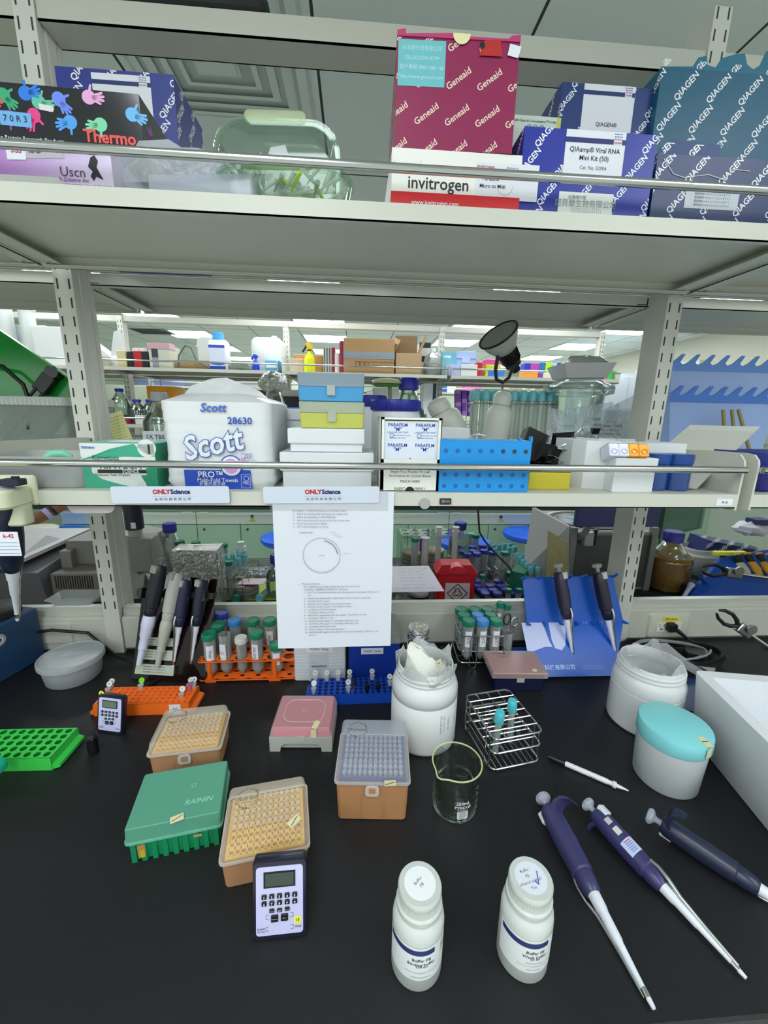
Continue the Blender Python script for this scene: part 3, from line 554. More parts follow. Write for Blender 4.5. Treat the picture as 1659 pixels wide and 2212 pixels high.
g.disc(.019,B,T2,28,.0,W*.62,h*.275); g.disc(.017,PAPER,T2,28,.0003,W*.62,h*.275); g.disc(.0125,M('#d79be0'),T2,24,.0006,W*.62,h*.275); g.poly([(W*.66,h*.32,.0008),(W*.74,h*.37,.0008),(W*.76,h*.35,.0008),(W*.7,h*.3,.0008)],M('#e0a0e4'),T2)
g.tube([(W*.71,-.0062,h*.02),(W*.79,-.0062,h*.02),(W*.79,-.0062,h*.18),(W*.71,-.0062,h*.18)],.0004,PAPER,4,1); g.text('FSC',.007,PAPER,T2@Matrix.Translation((W*.75,h*.075,0)),.01); g.ring(.004,.0048,PAPER,T2@Matrix.Translation((W*.75,h*.13,0)),14)
g.build('printed_film',t,0)
# clear sleeve lying on the lip
# white cardboard boxes and coloured storage boxes
def lidbox(lab,xl,xr,yt,yl,Y,z0,d,col='#dfe2e6',grp=None,rz=0,over=.004):
    x,w,h=sp(xl,xr,yt,Y,z0); hl=h-(AY((xl+xr)/2,yl,Y).z-z0); t=thing('cardboard_box',lab,'box',(x,Y,z0),rz,grp); m=M(col,.45)
    g=G(); g.rbox(w-2*over,d-2*over,h-.002,m,.002,.001,cx=w/2,cy=d/2); g.build('box_base',t,.4); g=G(); g.rbox(w,d,hl,m,.003,.0015,cx=w/2,cy=d/2,z0=h-hl); g.build('lid',t,.4); return h
h1=lidbox('white lidded cardboard box at the bottom of the stack right of the towels',603,808,978,1018,.75,Z2,.13)
h2=lidbox('slightly smaller white cardboard box in the middle of the stack',620,788,926,959,.752,Z2+h1+.0008,.12)
def storage(lab,xl,xr,yt,yl,Y,z0,d,col,lid):
    x,w,h=sp(xl,xr,yt,Y,z0); hl=h-(AY((xl+xr)/2,yl,Y).z-z0); t=thing('storage_box',lab,'box',(x,Y,z0)); 
    g=G(); cm=C(col,.88,.35,col); g.rbox(w*.955,d*.95,h-hl,cm,.004,.001,cx=w/2,cy=d/2,tw=w*.985,td=d*.98)
    for k in range(6): xx=w*(.13+.15*k); g.box(xx,.0005+d*.012,.01,xx+.001,.002+d*.012,h-hl-.004,cm)
    g.build('box_base',t,.4)
    g=G(); g.rbox(w*.985,d*.985,hl,C(lid,.6,.35,lid),.004,.0015,cx=w/2,cy=d/2,z0=h-hl,tw=w,td=d); g.build('lid',t,.4)
    g=G(); g.box(w*.44,-.003,h-hl-.014,w*.56,.0005,h-hl+.003,C('#d5dbd6',.5)); g.build('latch',t,0); return h
h3=storage('translucent yellow storage box under the blue one',645,788,868,893,.756,Z2+h1+h2+.0016,.09,'#c8cc62','#cdd3bd')
storage('translucent blue storage box on top of the yellow one',641,788,806,836,.757,Z2+h1+h2+h3+.0025,.09,'#4da2da','#a8bccb')
lidbox('plain white box behind the coloured storage boxes',610,700,883,908,.9,Z2,.12)
# Parafilm box
x,w,h=sp(822,952,902,.722,Z2,985)
t=thing('film_box','white laboratory film dispenser carton with blue PARAFILM lettering, cut-out front','box',(x,.722,Z2)); g=G(); cm=M('#e9eae2',.45); hb=AY(887,990,.722).z-Z2
g.box(0,.0,0,w,.0015,hb*.97,cm); g.box(0,.0,0,.0015,.105,h,cm); g.box(w-.0015,0,0,w,.105,h,cm); g.box(0,.1035,0,w,.105,h,cm); g.box(0,0,0,w,.105,.0015,cm); g.box(0,.03,h-.001,w,.105,h,M('#2a2622')); g.box(.0015,.0046,hb,w-.0015,.006,h-.006,cm); g.box(0,0,h*.97,w,.002,h,cm); g.box(0,0,0,.006,.0015,h,cm); g.box(w-.006,0,0,w,.0015,h,cm)
T=FR(w/2,-.0004,0); g.text('For Use In Your Dispenser',.0085,INK,T@Matrix.Translation((0,hb*.78,0)),.02,.2)
for s,y,z in (('Simply Press Thumbs Through',.0058,.6),('Perforations At Corners Below',.0058,.47),('PINCH HERE',.0064,.3),): g.text(s,y,INK,T@Matrix.Translation((0,hb*z,0)),.0)
g.text('INSERT          FIRMLY',.0062,INK,T@Matrix.Translation((0,hb*.08,0)),0); g.loft([[(.0085*cos(a),.0085*sin(a),z) for a in [PI*i/12 for i in range(13)]] for z in (.0001,.0004)],BLACK,(1,1),T); g.build('carton',t,0)
g=G()
for i in (0,1):
    for j in (0,1):
        ww=w/2-.006; z0=hb+.002+(j)*(h-hb)*.46-.004; T=FR(.006+i*(ww+.001)+ww/2,.0035,z0); hh=(h-hb)*.46
        g.box(.006+i*(ww+.001),.004,z0-.02 if j==0 else z0,.006+i*(ww+.001)+ww-.001,.1,z0+hh-.001,M('#dde3f0',.4)); B=M('#2f4fa8',.5)
        zt=.8 if j else .72
        g.text('PARAFILM',.0078,B,T@Matrix.Translation((0,hh*zt+.001,-.0003)),.02); g.text('"M"',.0088,B,T@Matrix.Translation((0,hh*(zt-.2),-.0003)),.02)
        if j:
            g.text('LABORATORY FILM',.0042,B,T@Matrix.Translation((0,hh*.44,-.0003)),.0); g.text('NEENAH, WI 54956',.0034,B,T@Matrix.Translation((0,hh*.14,-.0003)),0); g.ring(.003,.0038,B,T@Matrix.Translation((-ww*.22,hh*.28,.0002)),12); g.text('BEMIS FLEXIBLE PACKAGING',.0022,B,T@Matrix.Translation((ww*.16,hh*.28,-.0003)),.01)
g.build('film_rolls_carton',t,0)
# blue perforated rack box
x,w,h=sp(950,1146,952,.716,Z2,1010)
t=thing('plastic_rack','bright sky-blue plastic tube rack box with rows of round holes, lying on its side','rack',(x,.716,Z2)); g=G(); bl=M('#1290dc',.4)
g.rbox(w,.06,h,bl,.002,.001,cx=w/2,cy=.032,tw=w); 
for k in range(8):
    for j,zf in enumerate((.12,.34,.8)):
        X=w*(.06+.125*k); R_=.004; r1=k>4 or j==0
        g.disc(R_,M('#2b3a48' if (k>=5 and j==2) else '#0b63a8'),FR(X,.0016,h*zf),12)
for k in range(3): g.box(w-.0006,.012+.018*k,h*.3,w+.0012,.02+.018*k,h*.36,bl)
g.box(w*.98,.002,h-.002,w,.012,h+.008,bl); g.box(0,.004,h-.002,.004,.03,h+.002,bl); g.box(w*.9,.02,h-.002,w*.93,.03,h+.004,bl); g.build('perforated_body',t,0)
# yellow drawer strip
x,w,h=sp(1143,1232,1012,.75,Z2,1030)
g=G(); g.box(0,0,0,w,.1,h,C('#e0cf3a',.85,.3)); g.box(0,0,h*.8,w,.1,h,M('#5a5648',.5)); tag(g.build('yellow_box',smooth=0,loc=(x,.75,Z2+.0005)),'low translucent yellow plastic box beside the sky-blue rack','box')
# styrofoam blocks
SF=M('#dde0e2',.75,0,0,.05,700)
def foam(lab,pts,z0,h,Y): g=G(); g.prism(pts,0,h,SF); return tag(g.build('styrofoam_block',smooth=0,loc=(0,Y,z0)),lab,'styrofoam')
a=AY(1232,1000,.80).x; b=AY(1330,1000,.76).x; h=AY(1280,952,.76).z-Z2
foam('rounded white styrofoam block left of the cube with the orange caps',[(a,.02),(a+.012,-.01),(b-.035,-.02),(b-.02,-.028),(b,-.028),(b+.005,.09),(a,.09)],Z2,h,.78)
xa,wa,ha=sp(1327,1416,990,.725,Z2,1020)
t=thing('styrofoam_box','small white styrofoam cube box with lid, under the orange and white caps','styrofoam',(xa,.725,Z2)); g=G(); g.rbox(wa,.06,ha*.74,SF,.002,.001,cx=wa/2,cy=.03); g.build('box_base',t,.4); g=G(); g.rbox(wa+.003,.062,ha*.255,SF,.002,.001,cx=wa/2+.001,cy=.03,z0=ha*.745); g.build('lid',t,.4)
xb,wb,hb_=sp(1395,1480,958,.80,Z2,985)
foam('long white styrofoam piece behind the two dark blue jars',[(xb-.02,0),(xb+wb,0),(xb+wb,.06),(xb-.02,.06)],Z2,hb_,.80)
# orange / white cap strips
t=thing('cap_strip','strip of white and orange plastic tube carriers tilted on the styrofoam cube','rack',(AY(1306,985,.735).x+.002,.722,Z2+ha+.0045),math.radians(2)); t.rotation_euler=(math.radians(-24),0,math.radians(-3))
for k,(c) in enumerate(('#dfe0f2','#dfe0f2','#f5a81c','#f5a81c')):
    g=G(); m=M(c,.35); x0=k*.0185; g.rbox(.0182,.03,.024,m,.002,.001,cx=x0+.009,cy=.015); g.tube([(x0+.004,.001,.004),(x0+.0035,-.001,.01),(x0+.009,-.001,.014),(x0+.0145,-.001,.01),(x0+.014,.001,.004)],.0011,m,5,1); g.ring(.0045,.0055,M('#8a8a96' if k<2 else '#c87d10'),FR(x0+.009,-.0007,.009),12); g.poly([(0,0,0),(.008,.002,0),(.01,.006,0),(.003,.004,0)],M('#2a6fc0' if k<2 else '#8a6510'),TP(x0+.004,.012,.0243)); g.build('carrier',t,.5)
g=G(); g.box(0,0,.024,.07,.03,.0246,CLEARP); g.box(0,.03,0,.07,.0306,.045,CLEARP); g.build('clear_cover',t,0)
# blue jars
def jar(lab,px0,px1,yt,yb,Y,col='#1a4790'):
    a=AY(px0,1030,Y).x;b=AY(px1,1030,Y).x; r=(b-a)/2; h=AY((px0+px1)/2,yt,Y).z-Z2; t=thing('plastic_jar',lab,'jar',((a+b)/2,Y+r,Z2)); g=G(); g.cyl(r*.94,0,h*.74,M(col,.25,0,0,0,60,.5),28); g.build('jar_body',t); g=G(); g.cyl(r,h*.72,h,M(col,.3),28); g.build('lid',t)
jar('left one of the two dark blue lidded jars',1410,1457,982,1062,.738); jar('right one of the two dark blue lidded jars',1455,1509,983,1063,.735)
# tilted acrylic plates leaning against the right side plate
def slab(name,lab,c4,th,m,cat='plate',extra=None):
    """c4: four corners in space (bl, br, tr, tl)"""
    P=[Vector(p) for p in c4]; n=(P[1]-P[0]).cross(P[3]-P[0]).normalized()*th; o=P[0]
    g=G(); g.add([p-o for p in P]+[p+n-o for p in P],[(0,1,2,3),(7,6,5,4),(0,4,5,1),(1,5,6,2),(2,6,7,3),(3,7,4,0)],m)
    if extra: extra(g,P,n,o)
    return tag(g.build(name,smooth=0,loc=o),lab,cat)
BL=Vector((AY(1352,1050,.85).x,.85,SH2+.002)); BR=Vector((AY(1503,1066,.76).x,.76,SH2+.002)); TR_=AY(1640,925,.86)
slab('acrylic_plate','clear acrylic gel tray plate leaning at an angle at the right end of the shelf',[BL,BR,TR_,BL+TR_-BR],.004,C('#e6e8e0',.35,.2,'#eef0ec',.4),extra=lambda g,P,n,o: g.disc(.006,M('#7c84a8'),frame((P[0]+P[1]+P[2]*1.4+P[3])/4.4-o-n*.1,(P[1]-P[0]),(P[3]-P[0])),14))
d_=Vector((-.012,-.012,0)); slab('acrylic_plate','frosted acrylic plate leaning just in front of the clear one',[BL+d_,BR+d_,TR_*.92+BR*.08+d_,(BL+TR_-BR)*.92+BL*.08+d_],.003,C('#c9cabf',.7,.3))
# white cap lid standing on the end
jx=AY(1590,980,.86); g=G(); g.cyl(.028,0,.018,M('#e2e4e6',.4),24); g.cyl(.024,-.06,0,C('#cfd4d6',.5,.3),20); tag(g.build('white_jar',loc=(jx.x,.87,AY(1590,985,.87).z-.012)),'white screw-lid jar behind the right side plate','jar')
# left: clear drawer box with gloves and blunt things, green gel tray in a clear box
x,w,h=sp(-40,182,1002,.725,Z2,1030)
t=thing('clear_bin','frosted clear plastic bin with coloured things inside, left end of the shelf','box',(x,.728,Z2)); g=G(); g.rbox(w*.97,.12,h+.012,C('#d9dcdc',.5,.35,'#e8eaea',.3),.03,.003,cx=w/2,cy=.06,tw=w,td=.13,hollow=.002,n=5); g.build('bin_body',t)
g=G(); 
for c,p,r in (('#e8604a',(w*.72,.05,.012),.02),('#c9504c',(w*.5,.05,.01),.016),('#4a5670',(w*.62,.08,.028),.015),('#7fb6c4',(w*.68,.03,.01),.02),('#c09ab0',(w*.4,.05,.012),.02)): blob(g,p[0],p[1],p[2]+.004,r*1.3,r*.8,r*.5,M(c,.5),.2,12,6,3)
tag(g.build('bin_contents',loc=(x,.728,Z2+.002)),'jumble of red, dark and teal items inside the frosted clear bin','items',kind='stuff')
g=G(); P=[(.0,0,0),(.012,.003,.009),(.028,.006,.01),(.04,.01,.003)]; g.tube([(a,b,c) for a,b,c in P],[.006,.008,.008,.005],M('#7fd0b2',.35),10); p=AY(95,985,.77); tag(g.build('mint_tape',loc=p-Vector((0,0,.006))),'curl of mint green tape sticking out of the frosted bin','tape')
# rear half, left bay: clear box holding the green tray
p0=AY(-60,960,1.13); p1=AY(150,955,1.13); w=p1.x-p0.x; top=AY(60,858,1.13).z-Z2
t=thing('clear_box','clear plastic storage box holding the green tray, behind the left shelf','box',(p0.x,1.15,Z2)); g=G(); g.rbox(w*.92,.2,top,C('#c8cfcc',.28,.1,'#e6ecea',.6,.5,30),.012,.003,cx=w/2,cy=.1,tw=w,td=.22,hollow=.002,n=5)
g.build('box_body',t)
g=G(); g.rbox(w+.006,.226,.022,C('#dfe4e2',.6,.2),.014,.002,cx=w/2,cy=.1,z0=top-.02,hollow=.006,floor=.001,n=5)
for k in range(22): g.box(w*k/22,-.014,top-.019,w*k/22+.0012,-.012,top-.003,M('#e6eae8',.4))
g.build('ribbed_rim',t)
pc=AY(75,830,1.2); GN=C('#0e9a34',.86,.25,'#20c050',.2); GD=M('#0a6a28',.4)
t=thing('gel_tray','transparent green gel tray tilted in the clear box, black knob on it','tray',(pc.x,1.2,pc.z)); 
t.matrix_world=frame(pc,(.82,0,-.57),(.40,.55,.58)).normalized() if 0 else Matrix.Translation(pc)@Matrix.Rotation(math.radians(36),4,'Y')@Matrix.Rotation(math.radians(80),4,'X')
g=G(); g.rbox(.30,.26,.03,GN,.01,.002,cx=-.04,cy=-.06,hollow=.004,n=4); g.build('tray_body',t)
g=G(); g.cyl(.017,0,.03,M('#101412',.3),18,cx=.03,cy=.055); g.rbox(.035,.05,.02,M('#131815',.4),.004,.002,cx=.03,cy=.02,z0=.01); g.build('knob',t)
g=G(); g.tube([(.025,0,.03),(.02,-.12,.03)],.004,M('#141a16',.4),6); g.build('rod',t); g=G(); g.tube([(.045,0,.03),(.04,-.12,.03)],.004,M('#141a16',.4),6); g.build('rod',t)
g=G(); g.tube([(-.12,-.03,.036),(-.06,.0,.036),(.0,-.01,.036),(.05,-.05,.036),(.07,-.1,.036)],.005,M('#0c140e',.4),6); g.build('cable',t)
g=G(); g.rbox(.12,.07,.05,M('#20362c',.5),.01,.004); blob(g,.05,.0,.02,.05,.03,.015,M('#9a4a40',.6),.2,12,6,4); g.tube([(-.06,0,.06),(0,.02,.065),(.08,0,.04),(.1,.01,.02)],.004,M('#1c2420'),6); p=AY(45,950,1.2); tag(g.build('dark_adapter',loc=(p.x,1.24,Z2+.004)),'dark electrical parts and red wire at the bottom of the clear box','parts')
# lamp clipped on the rear shelf
p=AY(1095,760,1.18)
t=thing('clip_lamp','black and grey reflector clip lamp tilted up to the left above the shelf','lamp',p)
q=AY(1080,728,1.1); ax=Vector((-.62,-.35,.70)).normalized()
t.matrix_world=Matrix.Translation(p)@ax.to_track_quat('Z','X').to_matrix().to_4x4()
DK=M('#131416',.45)
g=G(); pr=[(.02,.0),(.032,.008),(.045,.03),(.053,.055)]; pr=pr+[(r-.0015,z) for r,z in pr[::-1]]; g.lathe(pr,M('#b9bbb6',.35,0,0,0,60,.3),36,cap=(0,0)); g.build('reflector',t)
g=G(); g.lathe([(.053,.052),(.0555,.054),(.0555,.058),(.052,.058)],DK,36,cap=(0,0)); g.lathe([(.05,.0555),(.0,.056)],C('#cfd4cf',.5,.2),36,cap=(0,0)); g.build('rim',t)
g=G(); g.lathe([(.0,-.065),(.012,-.065),(.014,-.05),(.022,-.045),(.024,-.03),(.027,-.0),(.027,.006),(.018,.012)],DK,24)
for k in range(5): g.lathe([(.0235+.0007*k,-.03+.007*k),(.0275+.0005*k,-.028+.007*k),(.0235+.0007*k,-.026+.007*k)],DK,24)
g.build('lamp_housing',t)
inv=t.matrix_world.inverted()
g=G(); pts=[inv@v for v in (p+Vector((-.03,-.02,.0)),p+Vector((-.035,-.02,-.05)),p+Vector((-.03,-.02,-.075)),p+Vector((-.012,-.02,-.083)),p+Vector((.004,-.02,-.07)),p+Vector((.015,-.02,-.035)))]; g.tube(pts,.005,DK,8); g.build('yoke',t)
g=G(); pts=[inv@v for v in (p+Vector((-.012,-.02,-.083)),p+Vector((-.004,0,-.14)),p+Vector((0,.03,AY(1090,850,1.2).z-p.z-.08)))]; g.tube(pts,.003,STEEL,8); g.build('stem',t)
# blue apron bins at the far right
X0=AY(1462,790,1.15)
def crest(t,s,z,y,m):
    n=8; pts=[(0,0)]; wd=.36; pts=[(-.0,.0),(wd,.0)]
    up=[]
    for k in range(n): a=k*wd/n; up+= [(a,.012),(a+.024,.034),(a+.034,.034),(a+.022,.012),(a+.03,.006)]
    return [(-.006,-.01)]+[(x,zz) for x,zz in up]+[(wd,-.01)]
BB=C('#a6c2f8',.92,.35,'#8ab4f0',.1)
t=thing('blue_apron_bin','big translucent light blue comb-edged plastic box at the right edge','box',(X0.x,1.17,X0.z)); g=G()
pts=crest(0,0,0,0,0); g.prism(pts,0,.003,M('#6c9ae8',.4),FR(0,0,0)); hz=X0.z-Z2
g.loft([[(0,0,-.01),(.36,0,-.01),(.36,.12,-.01),(0,.12,-.01)],[(.045,.01,-hz+.04),(.34,.01,-hz+.04),(.34,.11,-hz+.04),(.045,.11,-hz+.04)]],BB); g.build('box_body',t,.4)
g=G(); g.prism([(x+.002,z) for x,z in pts],0,.002,M('#4a82e0',.4),FR(.012,-.0005,-.085)); g.build('inner_comb',t,.4)
for k,(xa,xb) in enumerate(((1562,1566),(1581,1587),(1595,1613))):
    a=AY(xa,885,1.12); b=AY(xb,915,1.12); g=G(); g.tube([Vector((2*b.x-a.x,1.1,SH2+.002)),a],.005,M('#9a8a50',.6),6); tag(g.build('wooden_peg'),['left','middle','right'][k]+' of three short olive pegs in front of the blue comb-edged box','peg')
# next bay right: dark blue bin
x=AY(1635,1030,.73); g=G(); g.rbox(.2,.12,.075,M('#161f78',.5),.03,.004,cx=.1,cy=.06,tw=.22); tag(g.build('blue_bin',loc=(x.x,.735,Z2)),'dark blue plastic bin cut off by the right edge of the shelf','box')
# left bay: pipette holder bracket clipped on the shelf edge
t=thing('pipette_bracket','cream pipette bracket clipped on the shelf edge at the left','bracket',(AY(60,1080,.68).x-.10,.655,AY(30,1080,.66).z)); g=G(); g.rbox(.13,.06,.03,M('#cfd3b4',.4),.012,.004,cx=.03,cy=.02,z0=-.014); g.build('bracket_body',t); g=G(); g.rbox(.135,.012,.05,M('#d4d7bc',.4),.006,.003,cx=.03,cy=.052,z0=-.018,hollow=.0); g.build('back_wall',t); g=G(); g.rbox(.03,.03,.036,M('#cbd0b4',.4),.008,.003,cx=.079,cy=.03,z0=-.046); g.build('hook',t)
g=G(); g.rbox(.03,.02,.01,M('#1c1e38',.5),.003,.001); g.box(.0,-.002,.008,.01,.002,.014,DK); tag(g.build('dark_clamp',loc=(AY(20,1052,.66).x,.668,AY(20,1068,.66).z+.013)),'dark clamp resting in the cream pipette bracket','clamp')
# price plates, magnet, clock, label
def plate(lab,xl,xr,yt,yb):
    a=AY(xl,yt,.7015); b=AY(xr,yb,.7015); w=b.x-a.x; h=.029; t=thing('magnetic_sign',lab,'sign',((a.x+b.x)/2,.702,(a.z+b.z)/2),0); t.rotation_euler=(0,math.radians(-.6),0)
    g=G(); T=FR(0,0,0); g.loft([[(x,y,z) for x,y in rrect(w,h,.004)] for z in (0,.0015)],M('#cfd6e4',.4),(1,1),T); z=Matrix.Translation((0,0,.0017)); g.text('ONLY',.0105,M('#b8282c'),T@z@Matrix.Translation((-.0005,.005,0)),.05,0,'RIGHT'); g.text('Science',.0105,M('#242c6c'),T@z@Matrix.Translation((.0003,.005,0)),.05,0,'LEFT')
    g.poly([(-.03,-.0022,.0017),(.036,-.0022,.0017),(.036,-.0026,.0017),(-.03,-.0026,.0017)],M('#8a94b4'),T); g.text('弘 屹 科 技 有 限 公 司',.0052,INK,T@z@Matrix.Translation((.003,-.0075,0)),.0,sx=1.15)
    g.build('sign_plate',t,.4)
plate('left white magnetic ONLYScience strip on the shelf edge under the wiper box',238,497,1050,1087); plate('white magnetic ONLYScience strip holding the protocol sheet',568,819,1050,1087)
g=G(); g.cyl(.0095,0,.003,STEEL,24,T=FR(0,0,0)); p=AY(918,1089,.703); tag(g.build('round_magnet',loc=(p.x,.7068,p.z)),'round steel magnet on the shelf edge','magnet')
g=G(); g.rbox(.021,.011,.002,M('#2b2b2c',.4),.001,.0004,T=FR(0,0,0)); g.text('ZEON',.0055,M('#c8c8c8'),FR(0,-.002,0),0); p=AY(963,1084,.703); tag(g.build('black_badge',smooth=0,loc=(p.x,.7072,p.z)),'small black badge on the shelf edge right of the steel magnet','badge')
g=G(); g.box(-.016,-.0004,-.0065,.016,0,.0065,PAPER); g.text('A-6',.0085,INK,FR(0,-.0005,0),.0); p=AY(1565,1085,.707); tag(g.build('shelf_label',smooth=0,loc=(p.x,.7073,p.z)),'white A-6 label at the right end of the shelf edge','label')
# protocol sheet
pa=AY(583,1062,.703); pb=AY(843,1062,.703)
t=thing('protocol_sheet','white printed plasmid protocol sheet hanging from the shelf edge','paper',(pa.x+.003,.7035,AY(843,1062,.703).z),0); t.rotation_euler=(math.radians(0),0,0)
g=G(); n=12; vs=[];fs=[]
for j in range(n+1):
    for i in (0,1,2,3,4): vs.append((i*.0525,-.0002-.004*(j/n)**2+.0012*sin(i*1.2+j*.3)*(j/n),-.297*j/n))
for j in range(n):
    for i in range(4): a=j*5+i; fs.append((a,a+5,a+6,a+1))
g.add(vs,fs,M('#dde0ea',.6)); g.build('sheet',t)
g=G(); GI=M('#6a6c74',.7)
def ln(s,x,y,sz=.0043): 
    yy=-.003-.0042*(y/.297)**2; g.text(s,sz,GI,frame((x,yy,-y),(1,0,0),(0,0,1)),.006,0,'LEFT')
L1=['Preculture — Culture bacteria (in 3 ml culture tube)','1.   Add 3 mL sterilized LB broth into the culture tube','2.   Add 3 μL Ampicillin (1:1000=AMP:LB)','3.   Add some bacterial suspension into the culture tube','4.   Don\'t close the lid too tightly','5.   37°C (150~200rpm), 16~18 hr']
for i,s in enumerate(L1): ln(s,.035,.034+i*.0058)
ln('*plasmid map',.045,.073); ln('a.   Plasmid extraction',.041,.169); 
L2=['Kit：[QIAprep spin miniprep kit]  &Location:On the bench','Centrifuge：[HERMLE Z323K] 4°C, 12000 xg','1.   Put 1.5 mL bacterial suspension into the eppendorf ,centrifuge 10000 rpm, 3','      min','2.   Remove the Supernatant , Supernatant must be remove completely','3.   Add 250 μL P1 reagent','4.   Add 250 μL P2 reagent → inverting 4~6 times','5.   Add 350 μL N3 reagent → inverting 4~6 times','6.   Let stand on ice for 5 minutes','7.   Centrifuge 12000 xg, 20 min','8.   Add 800 μL supernatant into the column   *Use P1000 or P200','9.   Centrifuge 12000 xg, 1 min','10.  Add 500 μL PB reagent → Centrifuge 12000 xg, 1 min','11.  Add 750 μL PE reagent → Centrifuge 12000 xg, 1 min','12.  Centrifuge 10000 rpm, 6 min','13.  Put the column on the new eppendorf','14.  Add 50 μL EB reagent, let it stand for 1 min and centrifuge 12000 xg, 1 min','      2 times']
for i,s in enumerate(L2): ln(s,.05,.1745+i*.0056,.0042)
T=FR(.083,-.0033,-.116); g.ring(.0325,.0331,GI,T,48); g.ring(.0305,.0308,GI,T,48,0,3.4,5.6); g.ring(.0275,.0287,GI,T,20,0,.1,1.4); g.text('pET-28b',.003,GI,T,0); g.text('BamHI (198)',.0022,GI,T@Matrix.Translation((.045,.004,0)),0)
for i in range(3): g.text('EcoRI (192)',.0022,GI,T@Matrix.Translation((.02+.006*i,.043-.004*i,0)),0)
g.build('printing',t,0)
g=G(); g.box(-.004,-.0012,-.034,.2,-.0008,.004,C('#eef2f8',.1,.1)); g.build('clear_sleeve',t,0)

p=AY(195,1096,.715); t=thing('shelf_holder','pinkish-grey curved plastic holder fixed under the shelf edge by the left post','holder',(p.x,.725,.4835)); g=G(); g.loft([[(x*q,z,y*q) for x,y in [(a,min(b,0)) for a,b in rrect(.078,.03,.014,5)]] for q,z in ((1,-.008),(1,.02))],M('#b8aeb2',.4)); g.build('curved_body',t,.6); g=G(); g.rbox(.06,.002,.008,M('#5c5a58',.5),.001,.0005,cy=-.009,z0=-.001); g.build('dark_slot',t,.4)
# ================================================================ WORKTOP THINGS
rad=math.radians
PE_=M('#dfe3e2',.35,0,0,0,60,.2)
def bottle(t,h,r,capr,lines,caplines,check=0,tw=0):
    PB=C('#d9deda',.86,.3,'#eef2ee',.1); g=G(); hb=h*.74
    g.lathe([(r*.9,0),(r,.004),(r,hb*.84),(r*.97,hb*.92),(r*.85,hb*.98),(r*.62,hb*1.02),(r*.6,hb*1.1)],PB,40); g.build('bottle_body',t)
    g=G(); z0=hb*1.02; g.lathe([(capr*1.05,z0),(capr*1.08,z0+.002),(capr*1.08,z0+.008),(capr*.99,z0+.010),(capr*.98,h-.010),(capr*1.02,h-.008),(capr*1.02,h-.0025),(capr*.97,h)],C('#d3d8d3',.88,.3,'#dfe4df',.1),40); 
    for k in range(40): a=2*PI*k/40; g.box(-.0003,-.0003,0,.0003,.0003,.012,M('#cdd2cf',.35),Matrix.Translation((capr*.985*cos(a),capr*.985*sin(a),z0+.007)))
    c=g.build('cap',t); g=G(); g.disc(capr*.74,M('#dfe3ee' if check else '#eef0f2',.4),None,32,h+.0002)
    for i,s in enumerate(caplines): g.text(s,.0048,INK,Matrix.Translation((0,0,h+.0001))@Matrix.Rotation(rad(12 if check else 42),4,'Z')@Matrix.Translation((-.003 if check else 0,(.0085-.0062*i) if check else (.003-.006*i),0)),.0)
    if check: g.tube([(.003,-.004,h+.0006),(.006,-.008,h+.0006),(.0095,.006,h+.0006)],.0006,M('#2a3fae'),4)
    g.build('cap_label',c,0)
    # wrap-round label
    g=G(); R_=r+.0004
    def wrap(a0,a1,z0,z1,m,rr=R_,k=16,f=None):
        vs=[];fs=[]
        for i in range(k+1):
            a=a0+(a1-a0)*i/k; zz0=z0+(f(i/k) if f else 0); zz1=z1+(f(i/k) if f else 0); vs+=[(rr*sin(a),-rr*cos(a),zz0),(rr*sin(a),-rr*cos(a),zz1)]
        fs=[(2*i,2*i+2,2*i+3,2*i+1) for i in range(k)]; g.add(vs,fs,m)
    wrap(-1.5,1.15,hb*.24,hb*.78,M('#e4e8e8',.4)); wrap(-1.4,.5,hb*.665,hb*.745,M('#22306a',.4),R_+.0003,f=lambda q:-.0)
    def wt(s,sz,a,z,b=.01):
        v,f=textmesh(s,sz,b,0,'CENTER'); vs=[]
        for p in v: q=a+p.x/R_; vs.append(((R_+.0004)*sin(q),-(R_+.0004)*cos(q),z+p.y))
        g.add(vs,f,M('#3c3e52',.5))
    for s,sz,z,b in lines: wt(s,sz,.0+tw,hb*z,b)
    for k in range(3): wt('▮▮▮▮',.0022,.95,hb*(.7-.03*k),.0)
    wt('QIAGEN',.0024,.95,hb*.6,.02)
    g.build('label',t,.5)
t=thing('buffer_bottle','white plastic Buffer PB bottle in front, round white lid sticker','bottle',(.075,.356,0),rad(0)); bottle(t,.122,.030,.0245,[('Buffer PB',.0058,.585,.015),('Binding buffer',.0058,.515,.01),('150 ml',.005,.48,.01),('Store at room temperature (15–25 °C)',.0024,.38,0),('QIAGEN GmbH Germany',.0022,.3,0)],['Buffer','PB'])
t=thing('buffer_bottle','white plastic Buffer PE bottle in front, blue tick on its lid','bottle',(.205,.355,0),rad(0)); bottle(t,.121,.0298,.0245,[('Buffer PE',.0058,.585,.015),('Wash buffer',.0058,.515,.01),('55 ml',.005,.48,.01),('Add 220 ml ethanol',.0026,.41,0),('Store at room temperature (15–25 °C)',.0024,.36,0),('Made in Germany',.0022,.3,0)],['Buffer','PE','ethanol added?','Yes'],1)
